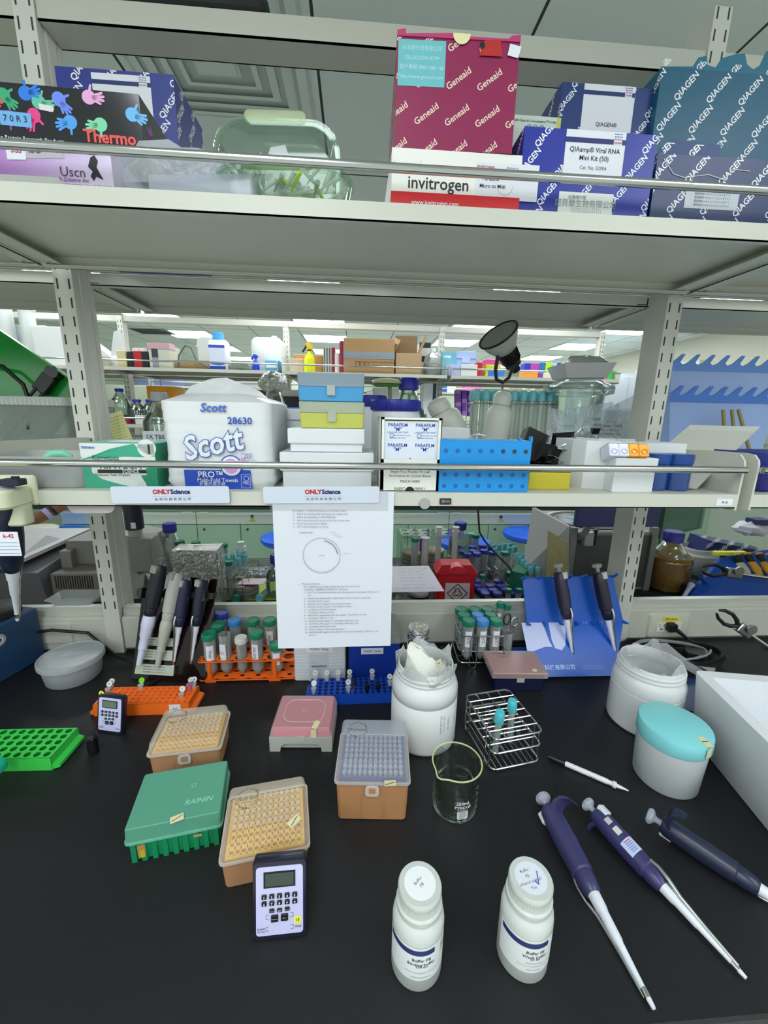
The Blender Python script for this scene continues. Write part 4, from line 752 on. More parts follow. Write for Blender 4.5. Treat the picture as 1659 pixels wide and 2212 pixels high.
# timers
def timer(lab,loc,rz,w,h,th,tilt,sticker=None,rich=1):
    t=thing('bench_timer',lab,'timer',loc,rz); A=bpy.data.objects.new('x',None); bpy.data.objects.remove(A)
    R0=Matrix.Rotation(rad(-tilt),4,'X'); TT=R0@frame((0,0,0),(1,0,0),(0,0,1))
    g=G(R0); g.T=R0@frame((0,0,h/2),(1,0,0),(0,0,1)); g.loft([[(x*q,y*q,z) for x,y in rrect(w,h,.006,5)] for q,z in ((.94,-th),(1,-th+.003),(1,-.003),(.97,0))],M('#1b1a2e',.3,0,0,0,60,.3))
    g.build('case',t,.8)
    g=G(); g.T=R0@frame((0,-.0004,h/2),(1,0,0),(0,0,1)); g.loft([[(x,y,z) for x,y in rrect(w*.86,h*.86,.004,4)] for z in (-.0004,.0003)],M('#cdcbf2',.4))
    lw=w*.82
    for s,x,y in (('ALARM',-.40,-.36),('CLOCK',-.40,-.395)): g.text(s,w*.045,INK,Matrix.Translation((x*w+w*.06,y*h+.002,.0005)),.01)
    g.text('TIMER',w*.045,INK,Matrix.Translation((.34*w,-.35*h,.0005)),.01)
    for yy in (-.22,-.37): 
        for sx in (-1,1): g.tube([(sx*w*.2,yy*h,.0006),(sx*w*.25,yy*h,.0006),(sx*w*.25,(yy+.05)*h,.0006),(sx*w*.2,(yy+.05)*h,.0006)],.0002,INK,4)
    g.build('faceplate',t,.5)
    g=G(); g.T=R0@frame((0,-.0004,h/2),(1,0,0),(0,0,1)); g.box(-w*.29,h*.17,0,w*.29,h*.37,.001,BLACK); g.box(-w*.26,h*.19,.001,w*.26,h*.35,.0012,M('#3d4a42' if rich else '#707a6a',.15)); g.build('display',t,0)
    n='1234567890'; k=0
    for j in range(2):
        for i in range(5):
            g=G(); g.T=R0@frame((0,-.0004,h/2),(1,0,0),(0,0,1))@Matrix.Translation((w*(-.28+.14*i),h*(.065-.085*j),0)); g.rbox(w*.09,h*.055,.0022,BLACK,.0008,.0004,n=2); g.text(n[k],h*.045,PAPER,Matrix.Translation((0,-.0002,.0023)),.02); g.build('key',t,.4); k+=1
    for x,y,ww,hh,s in ((-.14,-.115,.09,.045,'Clock'),(0,-.115,.09,.045,'▲▼'),(.14,-.11,.09,.045,'Memory'),(-.09,-.215,.13,.085,'Start Stop'),(.09,-.21,.13,.085,'Reset')):
        g=G(); g.T=R0@frame((0,-.0004,h/2),(1,0,0),(0,0,1))@Matrix.Translation((w*x,h*y,0)); g.rbox(w*ww,h*hh,.0022,BLACK,.0008,.0004,n=2); g.text(s,h*.018,PAPER,Matrix.Translation((0,0,.0023)),.01); g.build('key',t,.4)
    if sticker:
        g=G(); g.T=R0@frame((0,-.0004,h/2),(1,0,0),(0,0,1))@Matrix.Translation(sticker[1]); g.disc(sticker[2],M('#e9ee4a',.5),None,20); g.text(sticker[0],sticker[2]*1.1,INK,Matrix.Translation((0,0,.0002)),.01); g.build('round_sticker',t,0)
    g=G(R0); g.box(-w*.2,th,0,w*.2,th+.001,h*.5,M('#1b1a2e'),Matrix.Rotation(rad(-22),4,'X')); g.build('back_stand',t,0)
    return t
timer('large dark bench timer with white face and yellow 13 sticker, front',(-.0925,.386,.0),rad(2),.067,.098,.017,14,('13',(.022,-.026,.0006),.005))
timer('bench timer with grey display beside the orange rack, yellow dot on top',(-.498,.748,0),rad(-12),.058,.078,.014,12,('3',(-.024,.0385,-.004),.006),0)
# tip boxes --------------------------------------------------
def tipbox(lab,c,rz,w,d,hb,hl,base,lidc,deck,deckz=None,tips=1,logo=1,latch=1,grp=None,ribs=0,tape=None,lidf=.3,tipc='#eef0ee'):
    t=thing('pipette_tip_box',lab,'tip box',(c[0],c[1],0),rz,grp); bm_=M(base,.5,0,0,.05,400); g=G()
    g.rbox(w*.94,d*.94,hb,bm_,.007,.0015,tw=w*.98,td=d*.98,n=4)
    if logo:
        for x in (-.16,.16): g.box(x*w-.0007,-d*.488,.004,x*w+.0007,-d*.47,hb-.002,M(base,.6))
    if ribs:
        for k in range(9): x=w*(-.43+.1075*k); g.prism([(x-.0035,-d*.5),(x+.0035,-d*.5),(x+.0035,-d*.46),(x-.0035,-d*.46)],.0,hb-.001,bm_)
    b=g.build('box_base',t,.6)
    dz=deckz or hb+.002; g=G(); dm=M(deck,.45); px=w*.84/12;py=d*.84/8
    g.box(-w*.45,-d*.45,hb-.002,w*.45,d*.45,dz-.0042,dm); g.holes(12,8,px,py,px*.39,.004,dm,M(deck,.7),z=dz,n=10,mx=w*.03,my=d*.03); 
    for a in ((-w*.45,-d*.45,w*.45,-d*.449),(-w*.45,d*.449,w*.45,d*.45),(-w*.45,-d*.45,-w*.449,d*.45),(w*.449,-d*.45,w*.45,d*.45)): g.box(a[0],a[1],dz-.0045,a[2],a[3],dz,dm)
    g.build('tip_deck',t,.5)
    if tips:
        g=G(); tm=C('#ffffff',.3,.4,'#ffffff',.1)
        for i in range(12):
            for j in range(8):
                if tips==2 and j<3: continue
                x=(i-5.5)*px; y=(j-3.5)*py; g.lathe([(px*.34,dz+.003),(px*.36,dz+.008),(px*.26,dz+.008)],tm,10,Matrix.Translation((x,y,0)),(0,0))
        o=g.build('pipette_tips',t,.8); o['kind']='stuff'
    g=G(); lm=C(lidc,lidf,.35,'#fbfbf8' if lidf<.3 else lidc,.35); g.rbox(w,d,hl,lm,.007 if logo else .003,.003 if logo else .001,z0=hb-.001,tw=w*(.95 if logo else .985),td=d*(.95 if logo else .97),n=4)
    g.loft([[(x,y,z) for x,y in rrect(w*q,d*q,.007,4)] for q,z in ((1.0,hb-.001),(1.03,hb-.001),(1.03,hb+.003),(1.0,hb+.003))],C(lidc,lidf+.25,.3),(0,0),None,0)
    if logo:
        zt=hb-.001+hl; T0=Matrix.Translation((-w*.24,d*.22,zt)); s=w/.12; g.text('Biomate',.0088*s,M('#5a5040'),T0,.0,.15)
        for ttl,a0 in (('Certified',100),('DNase Free',-10),('RNase Free',215)):
            L=len(ttl)
            for k,ch in enumerate(ttl):
                if ch==' ': continue
                a=rad(a0+(L/2-k)*10.5); g.text(ch,.0055*s,M('#4c443a'),T0@Matrix.Rotation(a-PI/2,4,'Z')@Matrix.Translation((0,.0165*s,0)),.01)
    lo=g.build('lid',t,.7)
    if latch:
        g=G(); g.T=FR(0,-d*.515,hb-.012); g.loft([[(x,y,z) for x,y in rrect(.022,.019,.005)] for z in (-.001,.0012)],C('#ece4de',.6,.2)); g.box(-.005,-.002,.0012,.005,.007,.003,bm_); g.build('latch',t,.5)
    if tape:
        g=G(); x,y,z,a,front=tape; T=(FR(x,y,z) if front else TP(x,y,z)); T=T@Matrix.Rotation(a,4,'Z'); g.box(-.009,-.0055,0,.009,.0055,.0004,TAPE,T); g.box(-.0075,-.0006,.0004,.0075,.0004,.0006,INK,T@Matrix.Rotation(.3,4,'Z')); g.build('tape_piece',t,0)
    return t
tipbox('tall tan tip box with clear lid, blue inside, right of the pink one',(.032,.585),rad(-4),.118,.104,.074,.036,'#b9855a','#dde3f0','#3d5c9c',tips=1,tape=(.028,-.0545,.079,.1,1),lidf=.2)
tipbox('tan tip box with yellow insert in front, beside the dark timer',(-.13,.503),rad(9),.119,.102,.046,.026,'#b58560','#f5f1e8','#fbc84e',tips=2,tape=(.04,-.03,.0722,.7,0),lidf=.17)
tipbox('tan tip box with yellow insert behind the green one',(-.307,.683),rad(6),.122,.095,.05,.024,'#b58560','#f5f1e8','#fbc550',tips=2,lidf=.2)
tipbox('green ribbed tip box with cloudy lid, tape on its front edge',(-.272,.548),rad(10),.13,.1,.034,.026,'#0e8a58','#7fd0b4','#1f9a6c',tips=0,logo=0,latch=0,ribs=1,tape=(.005,-.047,.0605,.25,0),lidf=.5)
g=G(); g.text('RAININ',.012,M('#8ccdb4'),Matrix.Identity(4),.02,.2); g.ring(.003,.0036,M('#b0dcc8'),Matrix.Translation((-.012,.03,.0002)),14); o=g.build('embossed_logo',bpy.data.objects['pipette_tip_box.003'],0); o.location=(.03,-.022,.0592)
g=G(); g.box(-.05,-.0507,.008,-.04,-.0503,.03,M('#b98a4a')); g.box(-.047,-.0511,.008,-.041,-.0507,.02,M('#c8b42a')); g.box(.025,-.0507,.024,.037,-.0503,.028,M('#b99a6a')); o=g.build('peeled_sticker',bpy.data.objects['pipette_tip_box.003'],0)
# pink one on a light grey base with arch
t=thing('pipette_tip_box','pink tip box with clear lid on a light grey arched base, tape on its front','tip box',(-.101,.735,0),rad(-3)); w=.121;d=.104; g=G(); gm=M('#b9bcb6',.5,0,0,.04,500)
pr=[(-w/2,0),(-w/2+.02,0),(-w/2+.022,.012),(-w/2+.03,.018),(w/2-.03,.018),(w/2-.022,.012),(w/2-.02,0),(w/2,0),(w/2,.032),(-w/2,.032)]
g.prism(pr,0,.003,gm,FR(0,-d/2+.002,0)); g.box(-w/2,-d/2+.002,0,-w/2+.003,d/2,.032,gm); g.box(w/2-.003,-d/2+.002,0,w/2,d/2,.032,gm); g.box(-w/2,d/2-.003,0,w/2,d/2,.032,gm); g.box(-w/2+.002,-d/2+.006,.003,w/2-.002,d/2-.002,.031,gm); g.build('box_base',t,.4)
g=G(); pk=M('#e8405c',.5); g.box(-w*.45,-d*.45,.031,w*.45,d*.45,.036,pk); g.holes(12,8,w*.07,d*.1,.0028,.0035,pk,M('#c03048',.6),z=.0395,n=10,mx=w*.03,my=d*.04); g.build('tip_deck',t,.5)
g=G(); g.rbox(w,d,.019,C('#f6d4dc',.34,.3,'#f8dce2',.3),.006,.003,z0=.031,tw=w*.95,td=d*.93,n=4); g.tube([(x,y,.0502) for x,y in rrect(w*.66,d*.62,.02,6)],.0006,C('#fbe8ec',.6),6,1); g.ring(.004,.0046,C('#fbe8ec',.6),Matrix.Translation((0,.0,.0503)),14); g.build('lid',t,.7)
g=G(); g.T=FR(0,-d*.5-.001,.029); g.box(-.008,-.006,0,.008,.006,.0015,C('#e4e4e0',.6)); g.build('latch',t,0)
g=G(); g.T=Matrix.Translation((.027,-d*.43,.0503))@Matrix.Rotation(rad(75),4,'Z'); g.box(-.006,-.0055,0,.015,.0055,.0004,TAPE); g.T=FR(.025,-d*.5+.0005,.041); g.box(-.0055,-.009,0,.0055,.008,.0006,TAPE); g.build('tape_piece',t,0)
# flat pink box with writing, behind the wire rack
p=(.40,.885)
t=thing('pipette_tip_box','flat clear box of pink tips on a dark blue base, handwriting on its lid','tip box',(p[0]-.004,p[1],0),rad(-3)); w=.135;d=.098; g=G(); g.rbox(w*.9,d*.9,.04,M('#12173a',.4),.006,.002); g.build('box_base',t); g=G(); g.rbox(w*.9,d*.85,.006,M('#d9606a',.55),.003,.001,z0=.042); g.build('tip_deck',t)
g=G(); g.rbox(w,d,.016,C('#efe2e0',.3,.25,'#f3e6e4',.5),.004,.002,z0=.036); g.text('P10 Ⅲ 黃',.009,INK,Matrix.Translation((-.03,.033,.0522)),0,.2); g.text('8-channel',.006,M('#a04040'),Matrix.Translation((-.022,.02,.0522)),0,.2); g.build('lid',t); g=G(); g.T=FR(.0,-d*.5-.0012,.034); g.box(-.009,-.005,0,.009,.006,.0015,C('#d9d4d4',.6)); g.build('latch',t,0); g=G(); g.T=TP(.037,-.037,.0523)@Matrix.Rotation(.9,4,'Z'); g.box(-.006,-.005,0,.006,.005,.0004,TAPE); g.build('tape_piece',t,0)
# 5 x 16 microtube racks
def tuberack(name,lab,c,rz,w,d,h,col,nx,ny,flw=.01,dark=None):
    t=thing(name,lab,'tube rack',(c[0],c[1],0),rz); m=M(col,.42,0,0,.03,500); dk=M(dark or col,.6); g=G(); px=w*.97/nx;py=d*.95/ny
    g.holes(nx,ny,px,py,min(px,py)*.40,h*.8,m,dk,z=h,n=12,mx=w*.015,my=d*.025)
    W,D=w/2,d/2
    for a in ((-W,-D,W,-D+.0008),(-W,D-.0008,W,D),(-W,-D,-W+.0008,D),(W-.0008,-D,W,D)): g.box(a[0],a[1],.0,a[2],a[3],h,m)
    g.box(-W,-D,0,W,D,.001,m)
    for s in (-1,1): g.loft([[(s*W,-D*.98,.002),(s*(W+flw),-D*.85,.002),(s*(W+flw),D*.98,.002),(s*W,D*.98,.002)],[(s*W,-D*.98,h*.45),(s*(W+flw),-D*.85,h*.3),(s*(W+flw),D*.98,h*.3),(s*W,D*.98,h*.45)]],m)
    g.build('rack_body',t,.4); return t,px,py
tO,ox,oy=tuberack('tube_rack','bright orange microtube rack with small 10 label, beside the small timer',(-.457,.828),rad(-.5),.2,.06,.028,'#ff7420',15,5)
g=G(); g.box(-.012,-.0008,.0,.012,0,.022,PAPER); g.text('10',.012,INK,FR(0,-.001,.01),0); o=g.build('paper_label',tO,0); o.location=(.07,-.0302,.003)
tG,_,_=tuberack('tube_rack','bright green microtube rack at the left edge of the worktop',(-.655,.70),rad(-1),.215,.075,.027,'#3ccb4e',12,5,dark='#0b7a2c')
tB,bx_,by_=tuberack('tube_rack','royal blue microtube rack in front of the blue box',(-.005,.843),rad(.5),.195,.062,.026,'#1148b8',14,5,dark='#0a2f80')
def eppi(lab,rackt,ix,iy,px,py,col='#dfe6e8',lidang=1.9,lidc=None,body=1,grp=None,dz=.028,op=0,name='microtube',a=0,rackw=(15,5)):
    x=(ix-(rackw[0]-1)/2)*px; y=(iy-(rackw[1]-1)/2)*py; mw=Matrix.Translation(rackt.location)@Matrix.Rotation(rackt.rotation_euler[2],4,'Z'); p=mw@Vector((x,y,dz-.012))
    t=thing(name,lab,'microtube',p,a,grp); m=C(col,.45 if not op else 1,.25); g=G(); g.lathe([(.0022,-.008),(.004,.0),(.0046,.012),(.0046,.02),(.0062,.0205),(.0062,.022)],m,14); g.build('tube_body',t)
    g=G(); T=Matrix.Translation((0,.0055,.0225))@Matrix.Rotation(rad(lidang),4,'X'); g.cyl(.0062,0,.0018,M(lidc,.5) if lidc else C('#f0f2f2',.7,.3),16,cy=.0058,T=T); g.cyl(.004,-.003,0,m,12,cy=.0058,T=T); g.text(random.choice(['MK','5-1','P2','A3','R1']),.0045,INK,T@Matrix.Translation((0,.0058,.0019)),0); g.build('lid',t); return t
eppi('pinkish open microtube at the rear left corner of the orange rack',tO,0,4,ox,oy,'#e8c8c0',78); eppi('pinkish open microtube at the left edge of the orange rack',tO,0,3,ox,oy,'#e8c8c0',60); eppi('microtube with lime green lid at the rear of the orange rack',tO,5,4,ox,oy,'#dfe6e8',70,'#7fe022'); eppi('clear open microtube at the rear right corner of the orange rack',tO,14,4,ox,oy,'#dfe6f0',70); eppi('pink microtube near the rear right of the orange rack',tO,13.5,3.4,ox,oy,'#e890b8',20,dz=.032); eppi('pale microtube at the front right of the orange rack',tO,13,1,ox,oy,'#e8d0c8',60)
ar=dict(dz=.026,rackw=(14,5))
for i,l in ((0,'rear left'),(2,'rear, second from left'),(4,'rear, third from left'),(6,'rear, with its lid hanging open')): eppi('clear open microtube in the blue rack, '+l,tB,i,4,bx_,by_,'#e4e9ee',75,**ar)
eppi('clear microtube standing apart at the rear of the blue rack',tB,10,4,bx_,by_,'#e4e9ee',75,**ar); eppi('clear open microtube in the front left hole of the blue rack',tB,0,0.6,bx_,by_,'#e4e9ee',50,**ar); eppi('clear open microtube left of the foil-wrapped vial',tB,5.8,.6,bx_,by_,'#e4e9ee',45,**ar); eppi('clear microtube beside the white jar in the blue rack',tB,13,2,bx_,by_,'#e4e9ee',60,**ar)
def vial(lab,ix,iy,foil=0):
    x=(ix-6.5)*bx_; y=(iy-2)*by_; p=Matrix.Translation(tB.location)@Vector((x,y,.02)); t=thing('vial',lab,'vial',p); g=G()
    if foil: g.lathe([(.005,0),(.0055,.002),(.0052,.01),(.0056,.018)],M('#bcbcb8',.25,1,0,.2,500),12); 
    else: g.cyl(.0055,0,.014,M('#0c0c0e',.35),12)
    g.build('vial_body',t); g=G(); g.cyl(.006,.018 if foil else .012,.024 if foil else .02,M('#161616',.4),14); g.build('cap',t)
vial('foil-wrapped vial with black cap in the blue rack',6.8,1.2,1); vial('black vial right of the foil-wrapped one',9,.7); vial('black vial furthest right in the blue rack',10.8,.8)
# ---- jars
def widejar(lab,c,h,r,rn,label=0,bag=0,nm='plastic_jar'):
    t=thing(nm,lab,'jar',(c[0],c[1],0)); m=M('#e0e2e2',.33,0,0,.02,8,.2); g=G(); th=.002
    pr=[(r*.93,0),(r*.985,.003),(r,.008),(r,h*.60),(r*.985,h*.605),(r*.985,h*.62),(r,h*.625),(r*.995,h*.73),(r*.95,h*.79),(rn*1.02,h*.83),(rn,h*.845),(rn*1.05,h*.86),(rn*1.05,h*.875),(rn*.99,h*.885),(rn*.99,h*.905),(rn*1.04,h*.918),(rn*1.04,h*.933),(rn*.985,h*.943),(rn*.985,h*.985),(rn*.97,h),(rn*.93,h),(rn*.93,h*.84),(r*.93,h*.76),(r*.95,h*.5),(r*.9,.006)]
    g.lathe(pr,m,48); g.build('jar_body',t,.9)
    if label:
        g=G(); 
        for k,(a,z,s) in enumerate(((.35,.42,'500mL batch 2023'),(.45,.42,'LOT NO. 7731'),(.62,.4,'EXP 2025/11'),(.98,.45,'KEEP DRY STORE'))):
            v,f=textmesh(s,.0055,.0,0,'CENTER'); g.add([((r+.0004)*sin(a+p.y/r),-(r+.0004)*cos(a+p.y/r),h*z+p.x) for p in v],f,M('#80828c'))
        g.build('printed_text',t,0)
    return t
def crumple(g,r,z0,h,m,seed,n=40,fl=.25,spikes=5):
    R=random.Random(seed); ph=[R.uniform(0,6) for _ in range(6)]; rings=[]
    for j in range(6):
        f=j/5; rg=[]
        for i in range(n):
            a=2*PI*i/n; q=1+fl*f*(.4*sin(3*a+ph[0])+.35*sin(7*a+ph[1])+.2*sin(13*a+ph[2]+f*2)); zz=z0+h*f*(1+.45*sin(spikes*a+ph[3])+.3*sin(9*a+ph[4])); rg.append((r*q*cos(a),r*q*sin(a),zz))
        rings.append(rg)
    g.loft(rings,m,(0,0))
j1=widejar('open wide-mouth white jar in the middle, lined with a bag and filled with tissue',(.141,.72),.168,.066,.056,1)
g=G(); bagm=C('#eceeee',.4,.2,'#f6f8f8',.5,.8,80); crumple(g,.0525,.135,.038,bagm,2); crumple(g,.0575,.15,.024,bagm,5,fl=.12); tag(g.build('bin_liner',loc=(.141,.72,0)),'crumpled clear liner bag in the mouth of the middle jar','bag')
g=G(); tm=M('#e8e8e0',.8,0,0,.03,40); 
rg=[]
for k,(z,rx,ry,cx,cy) in enumerate(((.10,.045,.04,0,0),(.14,.046,.04,0,0),(.155,.036,.032,-.004,-.004),(.165,.03,.024,-.008,-.006),(.18,.024,.014,-.014,-.006),(.195,.016,.007,-.024,-.004),(.205,.004,.002,-.034,0))): rg.append([(cx+rx*cos(a)*(1+.14*sin(4*a+k)),cy+ry*sin(a)*(1+.18*sin(5*a+k*1.3)),z+.006*sin(3*a+k)) for a in [2*PI*i/36 for i in range(36)]])
g.loft(rg,tm); tag(g.build('tissue_wad',loc=(.141,.72,0)),'crumpled white tissue sticking up out of the middle jar','tissue')
g=G(); g.box(-.009,-.006,0,.009,.006,.0006,TAPE); g.box(-.006,-.0006,.0006,.002,.0006,.0008,INK); o=tag(g.build('tape_piece',smooth=0,loc=(.165,.705,.172)),'beige tape piece on the liner of the middle jar','tape'); o.rotation_euler=(.9,.2,.8)
j2=widejar('open wide-mouth white jar on the right, empty and lined with a clear bag',(.630,.738),.146,.069,.061)
g=G(); g2=G(); crumple(g,.058,.118,.03,bagm,9,fl=.08,spikes=3); g.loft([[(.03+.02*k,.045-.02*k+.004*sin(k*3),.150-.001*k*k+.006*j*sin(k*1.7)+.004*j) for k in range(5)]+[(.035+.02*k,.05-.02*k,.148-.0015*k*k-.01*j) for k in range(4,-1,-1)] for j in (0,1,2)],bagm,(0,0)); tag(g.build('bin_liner',loc=(.630,.738,0)),'clear liner bag hanging out of the right white jar','bag')
# turquoise lid jar
t=thing('plastic_jar','frosted jar with turquoise screw lid in front of the right white jar','jar',(.573,.593,0)); g=G(); fj=C('#e0e6ea',.8,.35,'#e0e6ea',.1); g.lathe([(.049,0),(.0515,.003),(.0555,.09)],fj,48); g.build('jar_body',t)
g=G(); tq=C('#8fe2e8',.9,.25,'#9fe4ea',.1); g.lathe([(.0565,.086),(.058,.089),(.0578,.109),(.056,.1145),(.0555,.1148)],tq,48,cap=(0,1)); lo=g.build('lid',t)
g=G(); g.T=Matrix.Translation((.016,-.045,.115)); g.box(-.006,-.012,0,.007,.010,.0004,TAPE); g.box(-.005,-.001,.0004,.006,.0004,.0006,INK); g.T=frame((.016,-.0568,.102),(1,.4,0),(0,0,1)); g.box(-.006,-.008,0,.007,.009,.0005,TAPE); g.build('tape_piece',lo,0)
# round tub at left
t=thing('plastic_tub','round frosted deli tub full of small caps, left on the worktop','tub',(-.690,.946,0),0); g=G(); g.lathe([(.054,0),(.057,.003),(.064,.05),(.0625,.05),(.054,.004)],C('#ccd0d8',.62,.35,'#d4d8e0',.3),40); g.build('tub_body',t)
g=G(); g.lathe([(.067,.046),(.069,.047),(.069,.057),(.0675,.059),(.065,.0595),(.0625,.057),(.0,.0565)],C('#d4d7da',.5,.2,'#e0e4e8',.3),40,cap=(0,0)); g.text('microgreen',.011,M('#aab0b6'),Matrix.Translation((.01,.0,.0568))@Matrix.Rotation(.3,4,'Z'),0); g.build('lid',t)
g=G(); R=random.Random(4); cm=C('#cfd4de',.6,.3)
for k in range(90):
    z=.005+.04*R.random(); a=R.uniform(0,6.28); rr=.044*math.sqrt(R.random()); g.loft([[(q*cos(b),q*sin(b),zz) for b in [2*PI*i/8 for i in range(8)]] for q,zz in ((.006,0),(.006,.004),(.004,.004))],cm,(1,1),Matrix.Translation((rr*cos(a),rr*sin(a),z))@Matrix.Rotation(R.uniform(0,3),4,'X'))
tag(g.build('small_caps',loc=(-.690,.946,0)),'loose clear tube caps filling the round tub','caps',kind='stuff')
# beaker
t=thing('glass_beaker','250 mL glass beaker with white scale between jar and wire rack','beaker',(.169,.556,0),rad(0)); GB=C('#dfe6e0',.03,.03,'#f3f8f4',.5); n=48; rings=[]
def br(r,z,sp=0): return [((r+sp*math.exp(-((a-PI*1.22)/.22)**2))*cos(a),(r+sp*math.exp(-((a-PI*1.22)/.22)**2))*sin(a),z) for a in [2*PI*i/n for i in range(n)]]
g=G(); H=.088
g.loft([br(.030,.0),br(.0355,.002),br(.0375,.007),br(.0375,H*.8),br(.0385,H*.93,.003),br(.0405,H,.008),br(.0385,H-.0005,.007),br(.036,H*.9,.002),br(.0358,.008),br(.033,.003)],GB); g.build('beaker_body',t)
g=G(); g.tube(br(.0402,H,.008),.0013,C('#e9efb8',.55,.1),8,1); g.build('rim',t)
g=G()
def onr(s,sz,a,z,r=.0378,b=.01):
    v,f=textmesh(s,sz,b,0,'CENTER'); g.add([((r)*sin(a+p.x/r),-(r)*cos(a+p.x/r),z+p.y) for p in v],f,PAPER)
onr('250mL',.0085,.1,.043,b=.02); onr('PYREX®',.0075,.1,.035); onr('No. 1000',.004,.1,.009); onr('MADE IN GERMANY',.0022,.1,.0305,b=0)
vs=[]; 
for x,y in rrect(.018,.016,.003): a=.1+x/.0378; vs.append((.0378*sin(a),-.0378*cos(a),.0205+y))
g.poly(vs,PAPER)
for k,s in enumerate(('200','150','100','50')): onr(s,.0045,.95,.058-.013*k)
for k in range(9): onr('–',.005,.8,.06-.0062*k)
g.build('printed_scale',t,0)
# wire rack rotated
t=thing('wire_rack','stainless wire test tube rack on the worktop','rack',(.292,.685,0),rad(10)); W,D,Hh=.1,.125,.071; g=G(); wr=.0016
def wframe(z,nx,ny,th=.0019,half=0,fl=0):
    g=G(); g.tube([(x,y,z) for x,y in rrect(W,D,.01,4)],th,STEEL,8,1)
    for i in range(1,nx): g.tube([(-W/2+W*i/nx,-D/2,z-.001),(-W/2+W*i/nx,D/2,z-.001)],.0009,STEEL,6)
    for j in range(1,ny): g.tube([(-W/2,-D/2+D*j/ny,z+.001),(W/2,-D/2+D*j/ny,z+.001)],.0014,STEEL,6)
    g.build('wire_tier',t)
wframe(Hh,4,6); wframe(Hh*.58,4,6); wframe(.006,9,1)
for y in (-D*.40,D*.28):
    for s in (-1,1):
        g=G(); X=s*(W/2+.0015); g.tube([(X,y,Hh+.001),(X,y,.003),(X,y+.004,.0012),(X,y+.012,.0012),(X,y+.016,.003),(X,y+.016,Hh+.001)],wr,STEEL,6); g.build('leg',t)
def slimtube(lab,x,y,lean=0,cap='#5fd0dc',h=.1,z0=.008,grp=None):
    p=t_w@Vector((x,y,z0)); t=thing('culture_tube',lab,'tube',p,0,grp); t.rotation_euler=(lean,lean*.5,.2); g=G(); g.lathe([(.002,0),(.005,.003),(.0062,.008),(.0062,h-.02),(.0056,h-.02),(.0056,.009),(.003,.005)],C('#d9e2de',.25,.15,'#e6eeea',.6),16); g.lathe([(.002,.003),(.0052,.008),(.0052,.016)],C('#e8e8c8',.6,.3),14); g.build('tube_body',t)
    g=G(); g.lathe([(.0078,h-.028),(.0085,h-.027),(.0088,h-.008),(.008,h-.004),(.0075,h-.003)],C(cap,.88,.3,cap,.1),20); 
    for k in range(16): a=2*PI*k/16; g.box(-.0004,-.0004,h-.027,.0004,.0004,h-.012,C(cap,.9,.3,cap),Matrix.Translation((.0087*cos(a),.0087*sin(a),0)))
    g.build('cap',t); return t
t_w=Matrix.Translation((.292,.685,0))@Matrix.Rotation(rad(10),4,'Z')
slimtube('turquoise-capped culture tube, left one in the wire rack',-.027,-.03,.03); slimtube('turquoise-capped culture tube, right one in the wire rack',.016,-.012,-.03)
